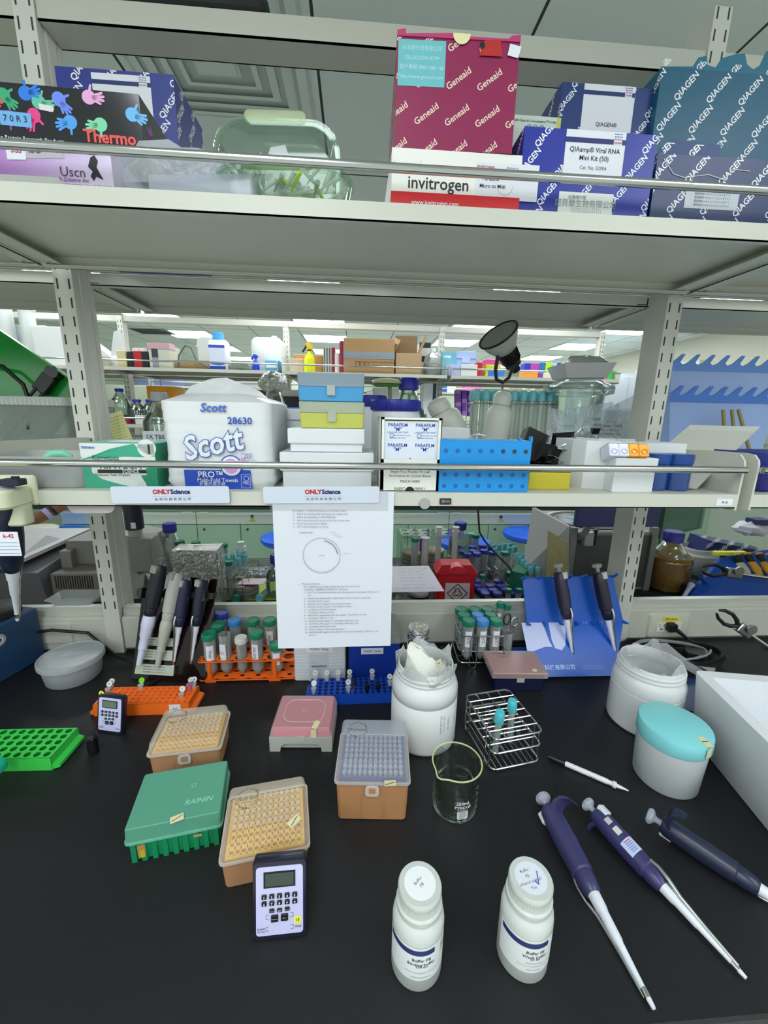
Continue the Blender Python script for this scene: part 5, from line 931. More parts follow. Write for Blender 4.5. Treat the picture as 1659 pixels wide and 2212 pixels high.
# ---- pipettes
def pipette(lab,p0,p1,roll,body='#33325a',shaft='#e2e4ee',L=.25,ul=None,eject=1,btn='#dcdfea',wide=1,hook=1,stick=0,sw=1):
    t=thing('pipette',lab,'pipette',(0,0,0)); k=(Vector(p1)-Vector(p0)).length; s=k/L; bm_=M(body,.33,0,0,.03,300); sm=M(shaft,.35); e=1
    g=G(); q=[(.0022,0),(.0028,.006),(.003,.02),(.0045,.055),(.0055,.058),(.0062,.085),(.0075,.09),(.0085,.115)] if sw==1 else [(.0055,0),(.006,.004),(.0065,.035),(.009,.037),(.0095,.062),(.0115,.066),(.0125,.085),(.0135,.088),(.0135,.105),(.011,.118)]
    g.lathe([(a_*s,b_*s) for a_,b_ in q],sm,20); g.build('shaft',t,.5)
    def oval(rx,ry,z,cy=0): return [(rx*s*cos(a),cy*s+ry*s*sin(a),z*s) for a in [2*PI*i/28 for i in range(28)]]
    g=G(); g.loft([oval(.009,.009,.106),oval(.0115,.0115,.110),oval(.0135,.0135,.124),oval(.0130,.0130,.131),oval(.0145,.0155,.133),oval(.0155,.017,.17),oval(.0150,.0165,.2),oval(.0140,.0155,.220),oval(.011,.013,.2265)],bm_); g.build('handle',t,.6)
    if hook: g=G(); hk=[(0,-.01,.216),(0,-.02,.2205),(0,-.031,.219),(0,-.040,.212),(0,-.044,.203)]; g.loft([[Vector((a*ww*s,(y+b*.25*(1 if i<2 else .7))*s,(z+b*.9)*s)) for a,b in ((-1,-.003),(1,-.003),(1,.003),(-1,.003))] for i,((_,y,z),ww) in enumerate(zip(hk,(.0115,.011,.010,.0085,.005)))],bm_); g.build('finger_hook',t,.8)
    g=G(); g.lathe([(.0045*s,.222*s),(.0045*s,.234*s),(.006*s,.2365*s),(.0105*s,.239*s),(.0112*s,.241*s),(.0112*s,.2445*s),(.0105*s,.2465*s),(.009*s,.2475*s)],M(btn,.35),24)
    for i in range(20): g.box(-.0005*s,-.0005*s,.2405*s,.0005*s,.0005*s,.245*s,M(btn,.4),Matrix.Translation((.0113*s*cos(PI*i/10),.0113*s*sin(PI*i/10),0))); g.build('push_button',t,.6)
    g=G(); g.rbox(.015*s,.010*s,.017*s,M(btn,.35),.002*s,.001*s,cx=0,cy=.0135*s,z0=.209*s); g.build('ejector_button',t,.6)
    if eject: g=G(); g.tube([(0,.0145*s,.134*s),(0,.0165*s,.122*s),(0,.0145*s,.105*s),(0,.0095*s,.085*s),(0,.0065*s,.05*s),(0,.0045*s,.02*s),(0,.004*s,.01*s)],[.003*s,.003*s,.0032*s,.0026*s,.002*s,.0018*s,.0016*s],CHROME,8); g.lathe([(.0036*s,.008*s),(.0036*s,.016*s)],CHROME,14,cap=(0,0)); g.build('tip_ejector',t,.8)
    if stick:
        g=G(); T=frame((0,-.0146*s,.165*s),(0,0,-1),(1,0,0))
        for k2,(z0,z1,c) in enumerate(((.148,.17,'#c8d0f0'),(.196,.206,'#b8bcb8'),(.178,.19,'#cfd2cc'))[:stick]):
            vs=[];fs=[]; lu=aim(t,p0,p1,roll).matrix_world.to_3x3().transposed()@Vector((-.25,-.2,1)); ac=math.atan2(lu.y,lu.x); a0,a1=(ac-.7,ac+.7) if k2==0 else (ac-.3,ac+.3)
            for i in range(9): a=a0+(a1-a0)*i/8; vs+=[(.0158*s*cos(a),.0173*s*sin(a),z0*s),(.0157*s*cos(a),.0171*s*sin(a),z1*s)]
            g.add(vs,[(2*i,2*i+2,2*i+3,2*i+1) for i in range(8)],M(c,.35))
            if k2==0:
                Ta=Matrix.Rotation(ac,4,'Z')
                for q in range(6): g.box(.0170*s,-.006*s,(z0+.003+q*.003)*s,.0176*s,.006*s,(z0+.0038+q*.003)*s,M('#c83040' if q==5 else '#7888c8'),Ta)
        g.build('sticker',t,.6)
    return aim(t,p0,p1,roll)
pipette('violet-blue pipette, leftmost of the three lying on the worktop',(.332,.296,.006),(.318,.553,.016),rad(95),body='#3d3b66',stick=0)
pipette('violet-blue pipette with stickers, middle one of the three on the worktop',(.459,.314,.006),(.384,.534,.02),rad(285),body='#3a3866',stick=3,L=.25)
pipette('dark navy pipette, rightmost on the worktop, cut by the photo edge',(.625,.318,.006),(.472,.508,.02),rad(80),body='#262c44',stick=0)
g=G(); 
# small adapter + marker pen
t=thing('marker_pen','thin white pen with black cap and white nozzle end, above the pipettes','pen',(0,0,0)); g=G(); g.lathe([(.0045,0),(.0048,.002),(.0052,.03)],M('#141416',.35),16); g.build('cap',t); g=G(); g.lathe([(.0048,.03),(.0048,.1),(.0042,.102)],M('#e6e4e8',.35),16); g.text('200',.006,INK,frame((0,-.0049,.078),(0,0,1),(1,0,0)),0); g.build('barrel',t); g=G(); g.lathe([(.004,.101),(.004,.108),(.0055,.109),(.006,.114),(.0035,.116),(.0028,.122),(.001,.134)],M('#e2e2e8',.4),16); g.build('nozzle',t); aim(t,(.374,.641,.006),(.474,.566,.006),0)
# styrofoam box at right
t=thing('styrofoam_box','big white styrofoam box cut off by the right edge of the photo','styrofoam',(.770,.668,0),rad(-70)); 
A=AZ(1500,1602,0);B=AZ(1659,1800,0); hS=.145; g=G(); s1=AZ(1545,1455,hS)
t.location=(A.x,A.y,0); t.rotation_euler=(0,0,math.atan2(B.y-A.y,B.x-A.x)); g.rbox(.34,.2,hS,M('#e2e5ea',.8,0,0,.04,600),.012,.004,cx=.15,cy=.1,z0=0,tw=.36,td=.22,hollow=.022,floor=.03,n=3); g.build('box_body',t)
g=G(); g.rbox(.25,.15,.003,M('#12306e',.35),.004,.001,n=2); tag(g.build('blue_folder',loc=(.83,.80,0),rz=rad(-28)),'dark blue flat tray lying between the right jar and the styrofoam box','tray')
# heating block at left with adapter
t=thing('dry_block','dark blue heating block box with round stickers at the left edge','instrument',(0,0,0)); fr=AZ(75,1430,.12)
c=[AZ(0,1535,0),AZ(95,1440,0)]; P0=Vector((-.80,.93,0)); hT=.14
q1=AY(68,1350,1.02); 
g=G(); bm2=M('#1d3f63',.5,0,0,.25,25); g.rbox(.18,.42,.142,bm2,.008,.004,cx=-.09,cy=-.21,n=3); 
a1=Vector((-.815,1.035,0)); t.location=a1; t.rotation_euler=(0,0,rad(-14)); g.build('block_body',t)
g=G()
for y,z in ((-.10,.105),(-.13,.065)):
    T=frame((.0004,y,z),(0,1,0),(0,0,1)); g.disc(.014,M('#d9dcd4',.5),T,24); g.ring(.009,.013,M('#8a9aa8' if z>.1 else '#9ab0b8'),T,20,.0003); g.disc(.005,M('#7a3040' if z>.1 else '#3a88b8'),T,12,.0005)
g.build('round_sticker',t,0)
g=G(); g.lathe([(.055,.142),(.06,.144),(.06,.158),(.052,.162)],M('#15161a',.5),32,Matrix.Translation((-.07,-.06,0))); g.build('black_lid',t)
# left edge pipette hanging from bracket
pipette('dark navy pipette with white label hanging from the cream bracket, left edge',AY(38,1340,.76),AY(8,1048,.665),rad(0),body='#1a2038',hook=0,L=.25,eject=1)
g=G(); g.box(-.02,-.0008,-.02,.014,0,.02,PAPER)
for k in range(4): g.box(-.018,-.0012,-.016+.006*k,.012,-.0008,-.0154+.006*k,M('#6a80c0'))
g.text('k-42',.009,M('#c83848'),FR(.0,-.0012,.013),.02); p=AY(14,1178,.66); o=tag(g.build('asset_label',smooth=0,loc=(p.x,.668,p.z)),'white label with red number on the hanging left pipette','label')
# big stand with pipettes (left) ----------------------------------
t=thing('pipette_stand','dark smoked acrylic pipette stand with taped notes, left of the orange rack','stand',(0,0,0)); 
c0=AZ(300,1452,.0); c1=AZ(440,1470,.0); tl=AY(322,1240,.985); tr=AY(470,1262,.985)
c0=Vector((-.545,.93,0)); c1=Vector((-.362,.905,0)); tl=Vector((-.535,1.03,.235)); tr=Vector((-.35,1.01,.225))
g=G(); n=(c1-c0).cross(tl-c0).normalized()*.003; P=[c0,c1,tr,tl]; g.add([p for p in P]+[p+n for p in P],[(0,1,2,3),(7,6,5,4),(0,4,5,1),(1,5,6,2),(2,6,7,3),(3,7,4,0)],C('#1c1210',.78,.12,'#6a3a22',.2)); g.build('smoked_panel',t,0)
ux=(c1-c0).normalized(); uy=(tl-c0).normalized(); T=frame(c0,ux,uy); off=-.0006
no=ux.cross(uy); 
for k,(v0,v1) in enumerate(((.012,.036),(.047,.071),(.08,.1))):
    g=G(); q=T@Matrix.Translation((0,0,.0036)); g.poly([(.006+.002*k,v0,0),(.105,v0,0),(.105,v1,0),(.008,v1,0)],M('#b9c2b0',.4),q); 
    for j in range(3): g.text('產品技術資料 0.5-10 μl  SER NO 2031',.0035,INK,q@Matrix.Translation((.055,v1-.006-.006*j,.0002)),0)
    g.build('taped_note',t,0)
g=G(); g.T=T; g.box(-.005,.2,-.004,.19,.215,.02,M('#17171a',.4)); 
for k in range(5): g.box(.01+.04*k,.195,.012,.018+.04*k,.22,.035,M('#17171a',.4))
g.build('hook_rail',t,0)
def hang(lab,xt,yt,xb,yb,Yt=.98,Yb=.925,**k): return pipette(lab,AY(xb,yb,Yb),AY(xt,yt,Yt),rad(150),**k)
hang('black pipette with white lower half, leftmost on the smoked stand',352,1198,300,1436,body='#1b1d28',shaft='#d9dcf4',hook=0,eject=0,btn='#a8aaa8',sw=2)
hang('light grey ribbed repeater pipette on the smoked stand',388,1215,340,1440,Yt=.975,body='#b9bbb4',shaft='#b9bdb2',hook=0,eject=0,btn='#9a9c98',sw=2)
hang('blue-black pipette with chrome ejector, third on the smoked stand',404,1232,374,1442,body='#262548',hook=0,btn='#b9bab8')
hang('blue-black pipette with chrome ejector, rightmost on the smoked stand',440,1232,412,1440,body='#1c2036',hook=0,btn='#b9bab8')
# orange 50 ml rack -------------------------------------------
t=thing('tube_rack','orange two-tier rack for large tubes in front of the trunking','tube rack',(-.258,.955,0),rad(0)); OR=M('#f86c1e',.42,0,0,.03,400); W=.235;D=.10
def tier(z,r,nx=6,ny=3,nm='upper_tier'):
    g=G(); g.holes(nx,ny,.0385,.033,r,.003,OR,z=z,n=14,floor=0,mx=.002,my=.001); g.box(-.1155,-.05,z-.003,-.1135,.05,z,OR); g.box(.1135,-.05,z-.003,.1155,.05,z,OR); g.box(-.1155,-.0515,z-.003,.1155,-.0495,z,OR); g.box(-.1155,.0495,z-.003,.1155,.0515,z,OR); g.build(nm,t,.4)
tier(.058,.0148); tier(.008,.006,nm='lower_tier')
for x in (-.093,.062):
    g=G(); g.cyl(.0055,.005,.057,OR,14,cx=x,cy=-.045); g.build('column',t)
    g=G(); g.box(x-.014,-.05,0,x+.014,-.03,.006,OR); g.build('foot',t,0)
for x in (-.093,.062): g=G(); g.cyl(.0055,.005,.057,OR,14,cx=x,cy=.045); g.build('column',t)
def falcon(lab,p,h=.112,r=.0142,cap='#178a68',lean=(0,0),liq=None,nocap=0,grp=None,note=None,nm='centrifuge_tube',cat='tube',scale=1,T=None):
    t=thing(nm,lab,cat,p,0,grp); t.rotation_euler=(lean[0],lean[1],random.uniform(-.4,.4)); g=G(); m=C('#d8dcdc',.26,.2,'#e8ecec',.5)
    g.lathe([(.003,0),(r*.97,.016),(r,.018),(r,h-.004),(r*.93,h-.004),(r*.92,.019),(.003,.004)],m,22)
    if liq: g.lathe([(.002,.004),(r*.9,.019),(r*.9,h*liq[1]),(.001,h*liq[1])],C(liq[0],.7,.2),18)
    if note: 
        vs=[]
        for i in range(7): a=-.6+1.2*i/6; vs+=[((r+.0004)*sin(a),-(r+.0004)*cos(a),h*.38),((r+.0004)*sin(a),-(r+.0004)*cos(a),h*.78)]
        g.add(vs,[(2*i,2*i+2,2*i+3,2*i+1) for i in range(6)],PAPER); g.text(note,.009,INK,frame((0,-r-.0008,h*.58),(0,0,-1),(1,0,0)),0)
    for k in range(7): g.box(r*.62,-r*.8,h*(.3+.08*k),r*.85,-r*.78,h*(.3+.08*k)+.0005,M('#70747c')) 
    g.build('tube_body',t)
    if not nocap:
        g=G(); rc=r*1.16; g.lathe([(rc*.97,h-.012),(rc,h-.011),(rc,h+.001),(rc*.95,h+.003),(rc*.8,h+.0025),(rc*.78,h+.0018)],M(cap,.4),26); 
        for k in range(26): a=2*PI*k/26; g.box(-.0004,-.0004,h-.011,.0004,.0004,h,M(cap,.45),Matrix.Translation((rc*cos(a),rc*sin(a),0)))
        g.build('cap',t)
    return t
GC='#148362'; bx0=-.258
def rp(i,j): return (bx0+(i-2.5)*.0385,.955+(j-1)*.033,.009)
falcon('green-capped 50 ml tube at the front left of the orange rack',rp(.1,0),note='Press',cap=GC); falcon('green-capped 50 ml tube leaning at the back left of the orange rack',rp(0,1.6),cap=GC,lean=(.05,.1))
falcon('uncapped 50 ml tube holding a brown stick in the orange rack',rp(1,.2),nocap=1,note='23'); falcon('blue-capped 50 ml tube at the back of the orange rack',rp(1.2,2),cap='#3a8ad0'); falcon('white-capped small tube with cloudy liquid in the orange rack',rp(2,.2),h=.096,r=.0125,cap='#dcdcd6',liq=('#c8c8b0',.4)); falcon('green-capped 50 ml tube at the back, middle of the orange rack',rp(2.4,2),cap=GC,note='NaoH'); falcon('green-capped 50 ml tube at the front, fourth hole of the orange rack',rp(3,0.1),note='20% SDS',cap=GC); falcon('green-capped 50 ml tube at the back right of the orange rack',rp(3.5,2),cap=GC,note='EtOH'); falcon('tube half hidden behind the protocol sheet in the orange rack',rp(4.2,0.1),h=.08,cap=GC,note='34'); falcon('dark blue-capped tube behind the orange rack',rp(-.1,2.4),h=.125,cap='#2a3aa0',lean=(-.05,.1))
g=G(); g.tube([(0,0,.02),(.001,-.002,.128)],.0016,M('#6a4a34',.6),6); tag(g.build('wooden_stick',loc=rp(1.1,.2)),'thin brown stick standing in the uncapped tube','stick')
# styrofoam eppendorf box & blue box behind the sheet
t=thing('foam_box','pale ribbed box with eppendorf lettering and P2500 Only note, behind the sheet','box',(-.145,.905,0),rad(-2)); g=G(); g.rbox(.125,.045,.1,M('#d2d5da',.5),.006,.002,cx=.06,cy=.02); 
for k in range(11):
    for x0,x1 in ((.004,.034),(.082,.118)): g.tube([(x0,-.0028,.01+.0085*k),(x1,-.0028,.01+.0085*k)],.0009,M('#c2c5ca',.5),5)
g.box(.035,-.0033,.0,.081,-.003,.075,M('#c6c9cd',.5)); g.text('eppendorf',.0085,M('#26346e'),FR(.058,-.0036,.042),.02); g.text('Box 2.0',.004,M('#707888'),FR(.046,-.0036,.051),0); g.text('Tipsreg',.004,M('#3c4870'),FR(.058,-.0036,.034),0); g.box(.028,-.0036,.08,.092,-.0033,.098,PAPER); g.text('P2500  Only',.009,INK,FR(.06,-.0038,.088),0,.1); g.build('box_body',t,.5)
t=thing('storage_box','royal blue box with grey lid and P5000 Only note, right of the sheet','box',(-.012,.90,0),rad(0)); g=G(); g.rbox(.125,.1,.1,M('#12369a',.4),.006,.002,cx=.06,cy=.05); g.box(.028,-.0012,.072,.082,0,.088,PAPER); g.text('P5000  Only',.0085,INK,FR(.055,-.0016,.08),0,.1); g.build('box_body',t,.5); g=G(); g.rbox(.13,.105,.03,C('#9a9a96',.8,.3),.006,.002,cx=.06,cy=.05,z0=.098,tw=.122,td=.1); g.build('lid',t,.5)
# foil-topped flask
t=thing('glass_flask','round glass flask with foil-wrapped neck behind the middle jar','flask',(.16,.93,0)); g=G(); g.lathe([(.03,0),(.036,.004),(.04,.03),(.04,.05),(.032,.068),(.022,.078),(.021,.09),(.02,.078),(.036,.05),(.034,.008)],C('#dfe6e4',.12,.04,'#eef6f2',.9),36); g.build('flask_body',t)
g=G(); R=random.Random(8); rg=[]
for k,(r,z) in enumerate(((.030,.072),(.025,.082),(.022,.088),(.024,.093),(.027,.098),(.027,.12),(.025,.126),(.015,.127))): rg.append([(r*(1+.05*R.uniform(-1,1))*cos(a),r*(1+.05*R.uniform(-1,1))*sin(a),z+R.uniform(-.001,.001)) for a in [2*PI*i/40 for i in range(40)]])
g.loft(rg,FOIL); g.box(-.008,-.006,.1275,.01,.004,.1281,TAPE); g.build('foil_cap',t,.3)
# wire rack with 50 ml tubes, scissors
t=thing('wire_rack','chrome wire rack holding green-capped tubes at the trunking','rack',(.335,.985,0),rad(-3)); W2,D2=.12,.095
for z in (.048,.092,.015):
    g=G(); g.tube([(x,y,z) for x,y in rrect(W2,D2,.012,4)],.0018,CHROME,8,1)
    for i in (1,2): g.tube([(-W2/2+W2*i/3,-D2/2,z),(-W2/2+W2*i/3,D2/2,z)],.0012,CHROME,6)
    for i in (1,2): g.tube([(-W2/2,-D2/2+D2*i/3,z),(W2/2,-D2/2+D2*i/3,z)],.0012,CHROME,6)
    if z<.09 or 1: g.build('wire_tier',t)
for x in (-.025,.03):
    g=G(); g.tube([(x-.009,-D2/2-.002,.093),(x-.009,-D2/2-.002,.008),(x-.005,-D2/2-.002,.0018),(x+.005,-D2/2-.002,.0018),(x+.009,-D2/2-.002,.008),(x+.009,-D2/2-.002,.093)],.0016,CHROME,6); g.build('leg',t)
    g=G(); g.tube([(x,D2/2+.002,.093),(x,D2/2+.002,.0018)],.0016,CHROME,6); g.build('leg',t)
k=0
labs=['back left','back middle','back right','middle left',None,'middle right','front left',None,'front right']
for j in (2,1,0):
    for i in range(3):
        x=.335-.04+.036*i+(.004 if j==0 else 0)-.004; y=.985+(j-1)*.031; blue=(i==1 and j in (0,1))
        falcon(('blue-capped 50 ml tube in the chrome rack, '+('front' if j==0 else 'middle row')) if blue else 'green-capped 50 ml tube in the chrome rack, '+['front','middle','back'][j]+' row '+['left','centre','right'][i],(x,y,.0165),cap='#3f8fdc' if blue else GC,note=('MgCl2' if j==0 else None)); k+=1
falcon('narrow green-capped tube behind the scissors, left one',(.39,1.02,.02),h=.125,r=.0085,cap=GC,lean=(.0,.08),note='PBS'); falcon('narrow green-capped tube behind the scissors, right one',(.412,1.018,.02),h=.118,r=.0085,cap=GC,lean=(.0,.08))
falcon('open graduated tube holding the scissors',(.405,.962,.004),h=.088,r=.013,nocap=1)
t=thing('scissors','steel scissors standing handles up in the open tube','scissors',(.408,.958,.02),rad(20)); g=G(); g.tube([(-.002,0,-.01),(.006,0,.06),(.012,0,.085)],.0022,CHROME,6); g.tube([(.012+.011*cos(a),0,.098+.014*sin(a)) for a in [2*PI*i/20 for i in range(20)]],.0024,CHROME,8,1); g.build('blade_half',t); g=G(); g.tube([(.002,.003,-.01),(-.002,.003,.06),(-.006,.003,.09)],.0022,CHROME,6); g.tube([(-.010+.011*cos(a),.003,.108+.015*sin(a)) for a in [2*PI*i/20 for i in range(20)]],.0024,M('#2a2c2c',.3),8,1); g.build('blade_half',t)
# blue stand at right ------------------------------------------
b0=Vector((.435,.886,.004)); b1=Vector((.662,.884,.004)); e1=math.radians(0)
m0=Vector(AY(1137,1345,.985)); m1=Vector(AY(1345,1342,.985)); t0=Vector(AY(1128,1250,1.03)); t1=Vector(AY(1322,1245,1.03))
t=thing('pipette_stand','royal blue sheet pipette stand with white Chinese lettering along its bottom','stand',(0,0,0)); BS=M('#0c57c0',.35); g=G()
for A_ in ((b0,b1,m1,m0),(m0,m1,t1,t0)):
    n=(A_[1]-A_[0]).cross(A_[3]-A_[0]).normalized()*.003; g.add(list(A_)+[p+n for p in A_],[(0,1,2,3),(7,6,5,4),(0,4,5,1),(1,5,6,2),(2,6,7,3),(3,7,4,0)],BS)
bk=[b0+Vector((0,.002,0)),b1+Vector((0,.002,0)),Vector((b1.x,1.02,.004)),Vector((b0.x,1.02,.004))]; g.add(bk+[p+Vector((0,0,.003)) for p in bk],[(3,2,1,0),(4,5,6,7),(0,1,5,4),(1,2,6,5),(2,3,7,6),(3,0,4,7)],BS); g.build('blue_sheet',t,0)
ux=(b1-b0).normalized(); uy=(m0-b0).normalized(); T=frame(b0,ux,(uy-ux*uy.dot(ux)).normalized()); Lh=(m0-b0).length; Wd=(b1-b0).length
g=G(); g.T=T@Matrix.Translation((0,0,.0034)); g.text('泊新科技有限公司',.0135,M('#bcd4ff'),TP(.075,.022,.0),.02); g.ring(.004,.0055,M('#bcd4ff'),TP(.015,.022,.0002),14)
for j in (0,1): g.text('TEL:(02)2555-2407  http://www.baxshop.com',.0034,M('#bcd4ff'),TP(.178,.025-.006*j,0),0)
g.build('white_lettering',t,0)
g=G(); g.T=T@Matrix.Translation((0,0,.0034)); LV=M('#c3ccf2',.35)
g.poly([(.012,.055,0),(.012,Lh-.004,0),(.07,Lh-.004,0),(.077,Lh*.62,0),(.082,.074,0),(.06,.074,0),(.035,.066,0)],LV); g.build('reflective_sheet',t,0)
g=G(); g.T=T@Matrix.Translation((0,0,.0034)); g.poly([(.086,Lh-.004,0),(.135,Lh-.004,0),(.118,Lh*.55,0),(.105,.065,0),(.088,.07,0),(.084,Lh*.65,0)],LV); g.build('reflective_sheet',t,0)
def hookrow(A,B,nm,up,n=7,s=.012,fwd=.018):
    g=G(); 
    for k in range(n):
        c=A+(B-A)*(k/(n-1)); g.tube([c,c+Vector((.0,-fwd*.5,up*.3)),c+Vector((.003,-fwd,up))],[.0045,.004,.0032],M('#1668cc',.35),6)
    g.tube([A,B],.003,BS,6); g.build(nm,t)
hookrow(t0,t1,'hook_row',.014); hookrow(m0,m1,'hook_row',.003)
for j in range(4):
    c=m0+(m1-m0)*(.17+.17*j+(.08 if j>1 else 0)); g=G(); g.text('工57',.008,M('#bcd4ff'),frame(c+Vector((0,-.006,.0)),(1,0,0),(0,0,1)),0); g.build('tray_number',t,0)
def hang2(lab,xt,yt,xb,yb,Yt,Yb,**k): return pipette(lab,AY(xb,yb,Yb),AY(xt,yt,Yt),rad(215),**k)
hang2('dark pipette with chrome ejector, left one on the blue stand',1205,1216,1239,1428,1.0,.92,body='#2b2640',hook=0,btn='#d4d6d6'); hang2('dark pipette with chrome ejector, right one on the blue stand',1288,1216,1333,1430,1.0,.92,body='#1d1b30',hook=0,btn='#d4d6d6')
# cables, plug, clamp arms right --------------------------------
t=thing('power_plug','black mains plug and cord in the cream socket','plug',(0,0,0)); p=AY(1455,1355,1.03); g=G(); g.rbox(.024,.02,.024,BLACK,.003,.002,T=Matrix.Translation((p.x-.006,1.03,p.z-.012))); g.build('plug_body',t)
g=G(); pts=[(p.x,1.03,p.z),AY(1488,1382,1.0),AY(1520,1400,.99),AY(1560,1410,.98),AY(1620,1408,1.0),AY(1680,1390,1.0)]; g.tube(pts,[.007,.004,.0035,.0035,.0035,.0035],BLACK,8); g.build('cord',t)
def coil(lab,cx,cy,rx,ry,z,n,r,m,seed,grp=None,a0=0):
    R=random.Random(seed); pts=[]
    for k in range(n*20): a=a0+2*PI*k/20; q=1+.06*sin(a*.37+seed); pts.append((cx+rx*q*cos(a)+R.uniform(-.001,.001),cy+ry*q*sin(a),z+.004*k/20+.003*sin(a*2+seed)))
    g=G(); g.tube(pts,r,m,6); return tag(g.build('cable_coil'),lab,'cable',grp)
coil('coiled black cables lying behind the right white jar',.90,.955,.11,.055,.008,5,.0034,M('#151517',.4),1); coil('grey stripe cable looped over the black cables at the right',.86,.95,.10,.05,.03,2,.0028,M('#8a8c90',.4),3)
g=G(); g.rbox(.05,.035,.04,M('#131315',.45),.006,.003); p=AZ(1500,1420,.02); tag(g.build('power_adapter',loc=(p.x,p.y,0),rz=-.5),'black power adapter beside the right white jar','adapter')
coil('thin black cable behind the left post foot',-.44,1.0,.05,.04,.004,2,.0028,BLACK,5); g=G(); g.tube([(-.86,1.03,.07),(-.78,1.02,.085),(-.70,1.03,.07),(-.62,1.0,.02),(-.55,.98,.006),(-.47,.93,.004),(-.49,.89,.004)],.004,BLACK,8); tag(g.build('power_cable'),'black cable running behind the frosted deli tub','cord')
g=G(); g.tube([(.24+.0,1.03,.006),(.45,1.035,.006),(.6,1.03,.01),(.72,1.0,.006),(.8,1.03,.02)],.004,BLACK,8); tag(g.build('power_cable'),'black cable along the foot of the trunking behind the blue stand','cord')
def clamp(lab,p,q,s=1):
    t=thing('clamp_arm',lab,'clamp',(0,0,0)); g=G(); g.tube([(0,0,0),(0,0,.25)],.005*s,CHROME,10); g.build('rod',t); g=G(); g.rbox(.03*s,.02*s,.045*s,M('#a8aaa8',.3,.9),.004,.002,z0=-.045*s); g.build('boss',t); g=G(); g.cyl(.014*s,0,.006*s,M('#9a9c98',.3,.9),16,T=Matrix.Translation((-.012*s,-.012*s,-.02*s))@Matrix.Rotation(PI/2,4,'X')); g.build('thumb_screw',t)
    for sg in (1,-1): g=G(); g.tube([(0,0,-.045*s),(sg*.012*s,0,-.06*s),(sg*.018*s,0,-.08*s),(sg*.014*s,0,-.105*s),(sg*.006*s,0,-.118*s)],[.006*s,.006*s,.0055*s,.005*s,.0035*s],BLACK,8); g.build('jaw',t)
    aim(t,p,q,0)
clamp('laboratory clamp with black jaws and chrome rod, lower right',AY(1620,1370,.9),AY(1720,1440,.88),.9)
clamp('laboratory clamp with black jaws and green tape, at the right behind the trunking',AY(1600,1240,1.28),AY(1760,1262,1.25),1.15)
# falcon lying on green rack
t=falcon('green-capped 50 ml tube lying on the green rack at the left edge',(0,0,0),cap='#0fa888',h=.112); a=AZ(18,1628,.045); t.rotation_euler=(0,0,0); aim(t,a+Vector((-.045,-.115,-.024)),a+Vector((-.004,-.002,-.004)),0)
g=G(); g.rbox(.018,.016,.036,M('#0e0e11',.35),.006,.002); g.lathe([(.009,.036),(.010,.038),(.008,.042)],BLACK,16); p=AZ(203,1625,0); tag(g.build('black_vial',loc=(p.x,p.y,0)),'small black plastic vial in front of the small timer','vial')
t=thing('culture_tube','clear conical tube lying behind the rear tan tip box','tube',(0,0,0)); g=G(); g.lathe([(.002,0),(.009,.012),(.0105,.05),(.0105,.06),(.0085,.06),(.0085,.014)],CLEARP,18); g.build('tube_body',t); a=AZ(385,1575,.012); b=AZ(432,1552,.014); aim(t,a,b,0)
# ================================================================ REAR HALF OF THE BENCH AND OF THE MIDDLE SHELF
def spb(xl,xr,yt,Y,z0,yr=None): a=AY(xl,yr or yt,Y).x; b=AY(xr,yr or yt,Y).x; return a,b-a,AY((xl+xr)/2,yt,Y).z-z0
# --- on the rear middle shelf
def tubes_row():
    Y=1.27; a=AY(1020,920,Y).x; b=AY(1190,920,Y).x
    t=thing('wire_rack','steel wire rack of turquoise-capped culture tubes on the rear shelf','rack',((a+b)/2,Y+.02,SH2)); w=b-a+.012; d=.07; top=AY(1100,872,Y).z-SH2
    for z in (.004,top*.45,top):
        g=G(); g.tube([(x,y,z) for x,y in rrect(w,d,.006,3)],.0013,STEEL,6,1)
        for i in range(1,9): g.tube([(-w/2+w*i/9,-d/2,z),(-w/2+w*i/9,d/2,z)],.0008,STEEL,5)
        g.tube([(-w/2,0,z),(w/2,0,z)],.0008,STEEL,5); g.build('wire_tier',t)
    for sx in (-1,1):
        for sy in (-1,1): g=G(); g.tube([(sx*w/2,sy*d/2,.0),(sx*w/2,sy*d/2,top)],.0014,STEEL,5); g.build('leg',t)
    first=None; h=AY(1100,845,Y).z-SH2; n=9
    for j,lab in ((0,'turquoise-capped culture tube, front row of the wire rack on the rear shelf'),(1,'turquoise-capped culture tube, back row of the wire rack on the rear shelf')):
        for i in range(n):
            p=((a+b)/2-w/2+w*(i+.5)/n,Y+.003+.035*j,SH2+.006)
            if first is None:
                t=thing('culture_tube',lab,'tube',p,0,'culture tubes in the rear wire rack'); g=G(); hh=h-.004; g.lathe([(.002,0),(.006,.004),(.0078,.01),(.0078,hh-.02),(.007,hh-.02),(.007,.01)],C('#f2f6f4',.3,.15,'#f0f4f2',.5),14); g.lathe([(.002,.003),(.0068,.01),(.0068,.03)],C('#e0a93a',.7,.2),12); g.box(-.003,-.0082,.04,.003,-.0078,.06,PAPER); g.build('tube_body',t)
                g=G(); g.lathe([(.0105,hh-.03),(.0118,hh-.029),(.0118,hh-.004),(.010,hh)],C('#8adde4',.88,.3,'#7ad2da'),16); g.build('cap',t); CH[t.name]=list(t.children); first=t
            else: dup(first,p,random.uniform(0,3),lab)
tubes_row()
